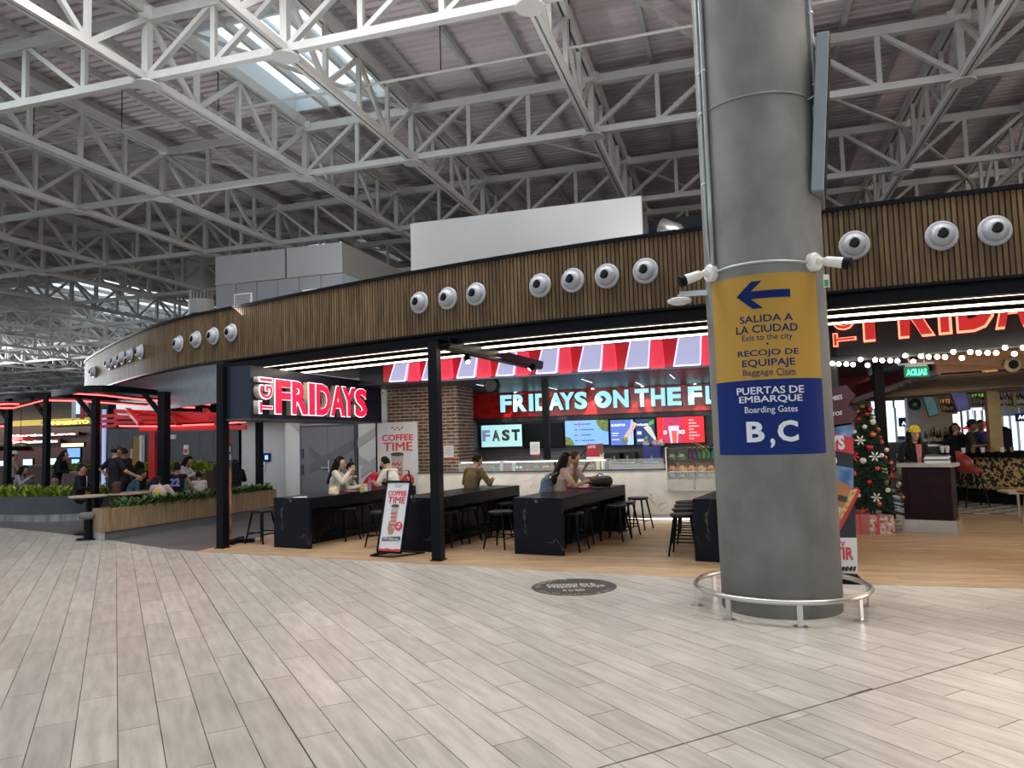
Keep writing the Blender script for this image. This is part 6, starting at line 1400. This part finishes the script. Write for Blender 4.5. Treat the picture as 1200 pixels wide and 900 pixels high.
def remesh(o,vox):
    m=o.modifiers.new('r','REMESH'); m.mode='VOXEL'; m.voxel_size=vox; s=o.modifiers.new('s','SMOOTH'); s.iterations=2; s.factor=.5; REM.append(o); return o
SKIN={'tan':(.42,.24,.15),'light':(.55,.34,.24),'brown':(.28,.15,.09)}
def person(label,loc,rz,sit=None,hands=((-.15,.35,.95),(.15,.35,.95)),lean=0,turn=0,nod=0,skin='tan',top=(.6,.6,.6),topm=None,sleeve=1,legs=(.02,.02,.03),hair='short',hairc=(.008,.007,.006),k=1.0,extra=None,vox=.011,fem=False,tw=0):
    """sit = seat height or None for standing; hands in local coordinates (x right, y forward, z up)"""
    o=T('person',label,'person',loc,rz,None); l=lambda v:V(v)
    hz=.93 if sit is None else sit+.09
    pel=V((0,0,hz)); ld=V((0,math.sin(lean),math.cos(lean)))
    waist=pel+ld*.14; chest=pel+ld*.34; neck=pel+ld*.52; 
    sw=.155 if fem else .175
    cr_,sr_=math.cos(tw),math.sin(tw); rt=V((cr_,sr_,0)); fwd=V((-sr_,cr_,0))
    shl=neck-ld*.055-rt*sw; shr=neck-ld*.055+rt*sw
    hd=neck+ld*.13+V((0,.03+.05*math.sin(max(0,nod)),-.02*nod)); 
    yaw=turn; hf=V((-math.sin(yaw)*math.cos(nod),math.cos(yaw)*math.cos(nod),-math.sin(nod))); hr=V((math.cos(yaw),math.sin(yaw),0)); hup=hr.cross(hf)
    if sit is None:
        hip=[pel+V((-.09,0,-.04)),pel+V((.09,0,-.04))]; kn=[V((-.10,.03,.50)),V((.11,.0,.50))]; an=[V((-.11,-.02,.09)),V((.12,-.02,.09))]
    else:
        hip=[pel+V((-.09,0,-.01)),pel+V((.09,0,-.01))]; kn=[V((-.12,.40,sit+.03)),V((.12,.40,sit+.03))]; fz=max(.09,sit-.36); an=[V((-.11,.30,fz)),V((.11,.34,fz))]
    B=MB()
    # skin body: legs, trunk, neck, head, arms, hands
    for h_,k_,a_ in zip(hip,kn,an):
        cap(B,h_,k_,.075,.052); cap(B,k_,a_,.05,.034); cap(B,a_+V((0,-.02,-.05)),a_+V((0,.14,-.06)),.032,.024,1.2,X_)
    cap(B,pel,waist,.105,.095,1.35,rt); cap(B,waist,chest,.095,.11,1.4,rt); cap(B,chest,neck-ld*.07,.11,.07,1.5,rt); cap(B,neck-ld*.05,hd-hup*.03,.052,.05)
    cap(B,shl,shr,.05,.05)
    hm=MB(); hm.sph((0,0,0),1,14,10)
    vs=[]
    for v in hm.v:
        x,y,z=v; w=.074*(1-.18*max(0,-z)); vs.append(hd+hr*(x*w)+hf*(y*.092*(1-.10*max(0,-z)))+hup*(z*.115))
    B.add(vs,hm.f)
    cap(B,hd-hup*.075+hf*.045,hd-hup*.07+hf*.055,.035,.03)                       # jaw and chin
    cap(B,hd+hup*.012+hf*.085,hd-hup*.022+hf*.105,.009,.014)                      # nose
    cap(B,hd+hup*.02+hf*.074-hr*.03,hd+hup*.02+hf*.074+hr*.03,.014,.014)          # brow
    for s_ in (-1,1): cap(B,hd+hr*s_*.076+hup*.015,hd+hr*s_*.078-hup*.025,.016,.012) # ears
    arms=[]
    for S_,H_,sd in ((shl,V(hands[0]),-1),(shr,V(hands[1]),1)):
        E_,W_=ik(S_,H_,.285,.25,(sd*.8,-.35,-.8)); arms.append((S_,E_,W_))
        cap(B,S_,E_,.046,.038); cap(B,E_,W_,.037,.026)
        d=(W_-E_).normalized(); side_=d.cross(Z_); side_=side_.normalized() if side_.length>.1 else X_
        up_=side_.cross(d); pm=W_+d*.075; cap(B,W_+d*.015,pm,.026,.028,1.4,side_)
        for i,(o_,L_) in enumerate(((-.030,.060),(-.010,.072),(.010,.068),(.029,.052))):
            b0=pm+side_*o_; b1=b0+d*L_*.55-up_*.012; b2=b1+d*L_*.35-up_*.030; cap(B,b0,b1,.0095,.009,n=6); cap(B,b1,b2,.009,.008,n=6)
        t0=W_+d*.03-side_*sd*.028; t1=t0+d*.035-side_*sd*.028-up_*.01; cap(B,t0,t1,.012,.010,n=6); cap(B,t1,t1+d*.028-up_*.012,.010,.009,n=6)
    body=P('body',B,mat('skin_'+skin,SKIN[skin],.5,var=.04),o,local=True); remesh(body,.010)
    # clothes
    tm=topm or mat('cloth_%d_%d_%d'%tuple(int(c*100) for c in top),top,.85,var=.08,scale=12,spec=.12)
    C_=MB(); g=.016
    cap(C_,pel-ld*.03,waist,.118,.108,1.36,rt); cap(C_,waist,chest,.110,.124,1.42,rt); cap(C_,chest,neck-ld*.075,.124,.078,1.55,rt); cap(C_,shl,shr,.062,.062)
    for S_,E_,W_ in arms:
        if sleeve>0: cap(C_,S_,S_.lerp(E_,min(1,sleeve)),.062,.054 if sleeve<1 else .050)
        if sleeve>1: cap(C_,E_,E_.lerp(W_,.93),.050,.038)
    remesh(P('top_garment',C_,tm,o,local=True,label=None),.013)
    T_=MB(); lm_=mat('trouser_%d_%d_%d'%tuple(int(c*100) for c in legs),legs,.85,spec=.12)
    cap(T_,hip[0],hip[1],.10,.10)
    for h_,k_,a_ in zip(hip,kn,an): cap(T_,h_,k_,.088,.065); cap(T_,k_,a_+V((0,0,.02)),.062,.048)
    remesh(P('trousers',T_,lm_,o,local=True),.014)
    S2=MB()
    for a_ in an: cap(S2,a_+V((0,-.03,-.05)),a_+V((0,.15,-.058)),.040,.030,1.15,X_); 
    remesh(P('shoes',S2,m_black,o,local=True),.012)
    hm_=mat('hair_%d'%int(hairc[0]*1000),hairc,.5,spec=.12,var=.3,scale=30,stretch=(1,1,.2)); Hh=MB()
    if hair!='none':
        vs=[]
        for v in hm.v:
            x,y,z=v; 
            if y>.35 and z<.45: y=.35-.25*(y-.35)
            if z<-.35: z=-.35
            vs.append(hd+hr*(x*.084)+hf*(y*.103-.006)+hup*(z*.122+.010))
        Hh.add(vs,hm.f)
        if hair=='long':
            for sx_ in (-.06,0,.06): cap(Hh,hd-hf*.055+hr*sx_+hup*.03,neck-ld*.22-fwd*.115+rt*sx_*1.5,.05,.035)
            cap(Hh,hd-hr*.075+hup*.02,neck-ld*.16-rt*.10+fwd*.02,.032,.026); cap(Hh,hd+hr*.075+hup*.02,neck-ld*.12+rt*.10,.030,.022)
        if hair=='bun': cap(Hh,hd+hup*.12-hf*.02,hd+hup*.18-hf*.03,.018,.024)
        if hair=='hood': 
            for sx_ in (-.05,.05): cap(Hh,hd-hf*.04+hr*sx_,neck-ld*.1-fwd*.05,.07,.07)
        remesh(P('hair',Hh,hm_,o,local=True),.011)
    # face
    for s_ in (-1,1):
        e=hd+hf*.0835+hr*s_*.030+hup*.004
        P('eye',MB().sph(e,.0095,8,6,(1.2,.8,.7)),mat('eye_dark',(.015,.01,.01),.2),o,local=True)
        P('eyebrow',MB().bar(e+hup*.020-hr*.013+hf*.003,e+hup*.022+hr*.013+hf*.003,.006,.005),hm_,o,local=True)
    P('mouth',MB().bar(hd-hup*.052+hf*.083-hr*.018,hd-hup*.052+hf*.083+hr*.018,.008,.008),mat('lip_red',(.35,.10,.09),.4),o,local=True)
    info=dict(hd=hd,hf=hf,hr=hr,hup=hup,neck=neck,chest=chest,rt=rt,fwd=fwd,ld=ld,arms=arms,pel=pel)
    if extra: extra(o,info)
    if k!=1: o.scale=(k,k,k)
    return o
def capped(col,brim=True,name='cap'):
    def f(o,i):
        hd,hf,hr,hup=i['hd'],i['hf'],i['hr'],i['hup']; mb=MB(); vs=[]; s_=MB(); s_.sph((0,0,0),1,16,10)
        for v in s_.v: x,y,z=v; z=max(z,.05); vs.append(hd+hr*x*.092+hf*(y*.112-.004)+hup*(z*.115+.034))
        mb.add(vs,s_.f)
        if brim: mb.slab([(-.07,.09),(.07,.09),(.055,.175),(-.055,.175)],hd+hup*.042,hr,hf,hup,.008)
        P(name,mb,mat(name+'_%d'%int(col[0]*100),col,.7),o,local=True,smooth=False)
    return f
yw=lambda a: math.radians(a)
# seated group at the left table (facing right / away)
def ppos(px,py,Y): p=at(px,py,Y=Y); return p
def seatpos(px,Y,z=0): p=at(px,560,Y=Y); return (p.x,p.y,z)
# --- long-haired girl and boy with topknot, left side of table A
def shirt_marks(o,i):
    c=i['chest']+i['fwd']*.135
    for k,(a,b) in enumerate(((-.06,.02),(.03,-.03),(-.02,.06),(.06,.05))): P('print_mark',MB().obox(c+i['rt']*a+Z_*b,.02,.006,.02),mat('teal_print',(.03,.12,.12)),o,local=True)
person('person with long black hair in a white long-sleeved top, turned towards the boy beside her',seatpos(390,12.15),yw(-72),sit=.56,lean=.16,turn=yw(-12),nod=.15,skin='light',top=(.66,.63,.58),sleeve=2,hair='long',hands=((-.05,.36,1.0),(.16,.33,1.12)),fem=True)
person('young person with a small topknot in a printed cream shirt, looking to the right',seatpos(401,12.55),yw(-75),sit=.56,lean=.22,turn=yw(-10),nod=.2,skin='light',top=(.62,.60,.48),sleeve=1.6,hair='bun',k=.92,hands=((-.15,.40,.92),(.14,.40,.92)),extra=shirt_marks)
person('person bent forward in a bright crimson jacket at the left table',seatpos(424,13.5),yw(-85),sit=.56,lean=.75,turn=0,nod=.3,skin='light',top=(.50,.02,.06),sleeve=2,hair='short',hands=((-.12,.50,.90),(.14,.45,.90)))
person('person in a white tee with dark hair facing left behind the standing coffee sign',seatpos(465,12.9),yw(80),sit=.56,lean=.35,nod=.3,skin='light',top=(.66,.64,.62),sleeve=.8,hair='short',hands=((-.16,.42,.90),(.14,.42,.90)))
# --- man in olive jacket, back to the camera
person('person seen from behind in an olive brown jacket at the middle table',seatpos(550,12.35),yw(-28),sit=.56,lean=.25,turn=yw(-10),nod=.3,skin='tan',top=(.145,.11,.06),sleeve=2,hair='short',hands=((-.2,.38,.93),(.18,.38,.93)))
# --- woman eating, with backpack; companion hidden behind
def pack_(o,i):
    c=i['chest']-i['fwd']*.23-Z_*.10; mb=MB(); cap(mb,c-Z_*.17,c+Z_*.05,.125,.10,1.15,i['rt']); cap(mb,c-Z_*.17-i['fwd']*.07,c-Z_*.06-i['fwd']*.06,.08,.06,1.2,i['rt']); remesh(P('denim_backpack',mb,mat('denim_blue',(.11,.18,.29),.8,var=.35,scale=14),o,local=True),.014)
    P('bottle',MB().rev(c+i['rt']*.17-Z_*.2,[(.03,0),(.032,.12),(.015,.16),(.015,.18)],10),mat('red_label_bottle',(.4,.1,.1),.2),o,local=True)
    for s_ in (-1,1): P('strap',MB().tube([c+i['rt']*s_*.08+Z_*.15,i['neck']-i['ld']*.03+i['rt']*s_*.11,i['chest']+i['fwd']*.15+i['rt']*s_*.10],.014,6),mat('grey_strap',(.25,.22,.2)),o,local=True)
person('long-haired person in a peach tee eating, with a denim blue backpack',seatpos(652,11.55),yw(-62),sit=.56,lean=.20,turn=yw(-8),nod=.2,skin='tan',top=(.62,.40,.33),sleeve=.75,hair='long',hands=((-.02,.33,1.17),(.16,.42,.93)),fem=True,extra=pack_)
person('person with short brown hair hidden behind the long-haired eater',seatpos(667,12.45),yw(-60),sit=.56,lean=.12,nod=.15,skin='light',top=(.35,.3,.28),sleeve=1,hair='short',hairc=(.05,.03,.02),hands=((-.1,.35,1.15),(.12,.40,.95)))
# --- hostess
def hostess(o,i):
    hd,hf,hr,hup=i['hd'],i['hf'],i['hr'],i['hup']; s_=MB(); s_.sph((0,0,0),1,16,10); vs=[]
    for v in s_.v: x,y,z=v; z=max(z,-.05); vs.append(hd+hr*x*.10+hf*(y*.112)+hup*(z*.12+.05))
    P('yellow_hat',MB().add(vs,s_.f),mat('yellow_hat',(.75,.52,.02),.7,var=.1),o,local=True,label='yellow soft hat with small dots')
    for k in range(7): P('hat_dot',MB().sph(hd+hf*(.108-.012*abs(k-3))+hr*(k-3)*.027+hup*(.085+.02*(k%2)),.008,6,4),m_black,o,local=True)
    c=i['chest']+i['fwd']*.135; P('checked_shirt',MB().slab([(-.05,.14),(.05,.14),(.03,-.22),(-.03,-.22)],c,i['rt'],Z_,i['fwd'],.012),mat('red_white_check',(.7,.62,.62),.6,var=.6,scale=24,col2=(.6,.05,.06)),o,local=True)
    for s2 in (-1,1): cc_=MB(); cap(cc_,hd+hr*s2*.08,i['neck']-i['ld']*.2+i['rt']*s2*.10+i['fwd']*.08,.028,.024); P('hair_lock',cc_,mat('hair_8',(.008,.007,.006)),o,local=True,smooth=True)
p=at(1074,560,Y=13.95)
person('smiling hostess in a yellow hat and black jacket behind the mahogany stand',(p.x,p.y,0),yw(195-0),skin='tan',top=(.014,.014,.018),sleeve=2,hair='long',hands=((-.08,.28,1.16),(.18,.26,1.08)),fem=True,nod=.05,extra=hostess,k=.965)
# --- bar guests
p=at(1121,530,Y=18.3); person('person in black drinking at the bar behind the hostess stand, black hood up',(p.x,p.y,.1),yw(180),skin='tan',sit=.75,top=(.012,.012,.015),sleeve=2,hair='hood',hands=((-.05,.25,1.38),(.10,.25,1.36)))
p=at(1140,530,Y=18.2); person('person in a black cap and dark shirt at the bar, turned to the right',(p.x,p.y,.12),yw(-120),skin='brown',sit=.78,top=(.05,.045,.05),sleeve=.8,hair='short',hands=((-.1,.3,1.1),(.12,.3,1.1)),extra=capped((.02,.02,.022)))
p=at(1150,530,Y=18.6); person('person with dark hair in blue and purple light beyond the bar',(p.x,p.y,.15),yw(-160),skin='brown',sit=.75,top=(.04,.04,.16),sleeve=2,hair='short',hands=((-.1,.3,1.1),(.12,.3,1.1)))
p=at(832,524,Y=15.6); person('staff member in black behind the snack rack, arm stretched to the left',(p.x+.32,15.7,0),yw(150),skin='light',top=(.012,.012,.014),sleeve=.8,hands=((-.2,.2,1.05),(.50,.25,1.42)))
# --- left food court
def posX(px,X): d=at(px,560,X=X); return (d.x,d.y,0)
def pos0(px,py,D): d=at(px,py,D=D); return (d.x,d.y,0)
person('standing person in a black polo shirt and black cap behind the planter',posX(134,-12.6),yw(-20),skin='tan',top=(.012,.012,.015),legs=(.07,.045,.035),sleeve=.8,hands=((-.34,.05,1.02),(.32,.30,1.05)),hair='short',extra=capped((.015,.02,.03)),k=1.03)
person('standing person with dark hair facing left, behind the one in the black polo',posX(146,-13.9),yw(100),skin='brown',top=(.02,.02,.025),sleeve=1,hands=((-.15,.3,1.05),(.2,.3,1.05)),k=1.0,nod=.2)
person('person in black raising one arm behind the standing pair',posX(163,-14.2),yw(60),sit=.5,skin='light',top=(.012,.012,.015),sleeve=.7,hands=((-.1,.25,1.75),(.2,.35,.9)),hair='long')
def suit(o,i):
    c=i['chest']+i['fwd']*.137; P('shirt_front',MB().slab([(-.035,.15),(.035,.15),(.0,-.15)],c,i['rt'],Z_,i['fwd'],.01),m_white,o,local=True)
person('seated person in a dark suit and white shirt, looking right',pos0(94,560,17.3),yw(-60),sit=.48,skin='tan',top=(.014,.014,.016),sleeve=2,hair='short',hands=((-.15,.3,.8),(.15,.3,.8)),extra=suit)
def jersey(o,i):
    c=i['chest']-i['fwd']*.137; text('jersey_number','22',emi('jersey_lilac',(.35,.38,.85),.35),.20,.17,(.10,-.001,0),X_,Z_,parent=o) if False else None
    M_=wm(o); b=M_@(c+i['rt']*-.11-Z_*.09-i['fwd']*.008); r_=(M_.to_3x3()@(i['rt'])); text('jersey_number','22',mat('jersey_lilac',(.30,.34,.75),.5,var=.0),.22,.18,b,r_,Z_,depth=.006,bold=.05,parent=o)
person('seated person in a dark sleeveless jersey with number 22',posX(207,-12.15),yw(25),sit=.46,skin='tan',top=(.018,.02,.03),sleeve=.0,hair='short',hands=((-.25,.3,.72),(.2,.35,.75)),extra=jersey)
person('seated person with long dark hair in a white knitted top leaning to the right',posX(211,-13.2),yw(-75),sit=.62,lean=.25,nod=.45,skin='tan',top=(.62,.62,.62),legs=(.10,.19,.33),sleeve=1.5,hair='long',hands=((-.1,.42,1.02),(.12,.45,1.02)),fem=True)
person('child with dark hair in a white tee right of the number 22 jersey',posX(233,-12.3),yw(70),sit=.40,k=.86,skin='tan',top=(.62,.60,.58),sleeve=.7,hair='short',hands=((-.12,.3,.7),(.12,.3,.7)))
def yprint(o,i): P('yellow_print',MB().obox(i['chest']-i['fwd']*.14,.06,.008,.08),mat('yellow_print',(.6,.5,.03)),o,local=True)
person('person in a cream and pink jacket behind the thick pergola post',posX(186,-12.1),yw(20),sit=.36,k=.9,lean=.2,skin='light',top=(.55,.42,.38),sleeve=2,hair='short',hairc=(.03,.02,.015),hands=((-.15,.35,.7),(.18,.35,.7)),extra=yprint)
person('seated person in navy with a beige cap bending over the table',posX(172,-12.9),yw(-30),sit=.45,lean=.5,nod=.5,skin='tan',top=(.015,.025,.055),sleeve=2,hair='none',hands=((-.2,.4,.75),(.2,.4,.75)),extra=capped((.42,.33,.22)))
person('person in black with a dark bob seated in front of the taupe lift door',posX(276,-12.3),yw(60),sit=.46,skin='light',top=(.010,.010,.012),sleeve=2,hair='hood',hands=((-.15,.3,.8),(.15,.3,.8)))
person('seated long-haired person in a grey jacket at the far left',pos0(20,560,19.6),yw(-70),sit=.48,lean=.2,nod=.4,skin='tan',top=(.30,.31,.34),sleeve=2,hair='long',hands=((-.1,.35,.98),(.12,.38,.98)),fem=True)
person('person in a dark jacket leaning at the shop counter behind the second pergola post',pos0(66,560,19.8),yw(-60),lean=.25,skin='tan',top=(.012,.012,.02),legs=(.22,.17,.12),sleeve=2,hair='long',hands=((-.15,.35,1.1),(.15,.35,1.1)))
person('person in a white cap and dark shirt at the far left shop counter',pos0(15,560,21.5),yw(-30),skin='tan',top=(.25,.2,.18),sleeve=1,hair='short',hands=((-.15,.3,1.0),(.15,.3,1.0)),extra=capped((.6,.6,.58),False))
person('person behind the standing person in the black polo, sitting low with a white bag',posX(149,-13.2),yw(-40),sit=.40,lean=.4,nod=.4,skin='tan',top=(.03,.07,.10),sleeve=2,hair='short',hands=((-.15,.35,.7),(.15,.35,.7)))
# ================= things on the tables =================
zt=.80
def tpos(px,py): p=at(px,py,z=zt); return p
def tray(lab,px,py,w=.36,d=.26,m_=None,rz=-.2):
    p=tpos(px,py); o=T('food_tray',lab,'tray',p,rz); P('base',MB().box(-w/2,w/2,-d/2,d/2,.002,.012),m_ or mat('maroon_tray',(.20,.012,.03),.4),o,local=True); P('rim',MB().tube([(-w/2,-d/2,.018),(w/2,-d/2,.018),(w/2,d/2,.018),(-w/2,d/2,.018)],.008,6,closed=True),m_ or mat('maroon_tray',(.20,.012,.03),.4),o,local=True); return o,p
o,p=tray('maroon food tray in front of the person in the cream shirt',411,576.5); 
P('paper_liner',MB().box(-.15,.15,-.1,.1,.012,.016),m_white,o,local=True)
o,p=tray('red food tray with paper in front of the peach tee eater',677,572,.40,.28,mat('red_tray',(.55,.02,.03),.4)); P('paper_liner',MB().box(-.05,.19,-.13,.13,.012,.018),m_white,o,local=True)
o=T('burger_box','open red and white takeaway box on the red tray',"box",tpos(688,571)+V((0,0,.015)),-.3); P('bottom',MB().box(-.07,.07,-.06,.06,0,.04),m_white,o,local=True); P('lid',MB().slab([(-.07,0),(.07,0),(.07,.12),(-.07,.12)],(0,.06,.04),X_,V((0,.35,.94)),V((0,-.94,.35)),.006),mat('red_tray',(.55,.02,.03)),o,local=True)
bg=T('black_bag','black soft rucksack lying on the right-centre table','bag',tpos(703,571),.0); mb=MB(); cap(mb,(-.10,0,.09),(.12,0,.10),.085,.10,1.3,Y_); remesh(P('bag_body',mb,mat('black_nylon',(.014,.015,.018),.6,bump=.3,scale=20),bg,local=True),.014); P('handle',MB().tube([(-.05,0,.18),(0,0,.23),(.07,0,.20)],.01,6),m_black,bg,local=True); P('foot_stud',MB().cyl((.17,-.03,.0),(.17,-.03,.05),.012,8),m_black,bg,local=True)
o=T('paper_bag','cream crumpled paper bag on the near end of the left table','bag',tpos(391,580),.3); mb=MB().rev((0,0,0),[(.07,0),(.09,.03),(.075,.09),(.06,.12)],9); P('bag',mb,mat('cream_paper',(.62,.52,.34),.8,var=.2,scale=20),o,local=True); P('fold',MB().box(-.05,.05,-.01,.01,.11,.15),mat('cream_paper',(.62,.52,.34)),o,local=True)
o=T('napkin','flat white napkin on the near end of the left table','napkin',tpos(352,583),.2); P('sheet',MB().box(-.10,.10,-.05,.05,.001,.008),m_white,o,local=True); P('fold',MB().box(-.03,.09,-.04,.04,.008,.013),m_white,o,local=True)
for i,(px,py,lb) in enumerate(((433,575,'clear plastic bottle standing on the left table'),(428,576,'small white cup lying by the bottle on the left table'),(424,577,'yellow juice cup in front of the cream shirt'))):
    q=tpos(px,py); o=T(['water_bottle','paper_cup','juice_cup'][i],lb,['bottle','cup','cup'][i],q)
    P('body',MB().rev(q,[[(.03,0),(.033,.03),(.033,.15),(.014,.20),(.014,.22)],[(.03,0),(.04,.09),(.036,.09)],[(.03,0),(.036,.08),(.032,.08)]][i],12),[m_glass,m_white,mat('yellow_juice',(.6,.5,.08),.3)][i],o); P('top',MB().rev(q+Z_*[.22,.09,.08][i],[(.016,0),(.016,.02)],10),[m_red,m_white,m_white][i],o)
p=at(30,570.5,z=.70); o=T('pink_tray','pink tray with snacks on the far left round table','tray',p+V((0,0,.001))); P('tray',MB().rev(p,[(.16,0),(.2,.03)],16),mat('pink_tray',(.6,.3,.28)),o); P('snacks',MB().sph(p+V((0,0,.05)),.08,10,6,(1,1,.5)),mat('snack_tan',(.4,.22,.1),var=.5,scale=20),o)
finish()
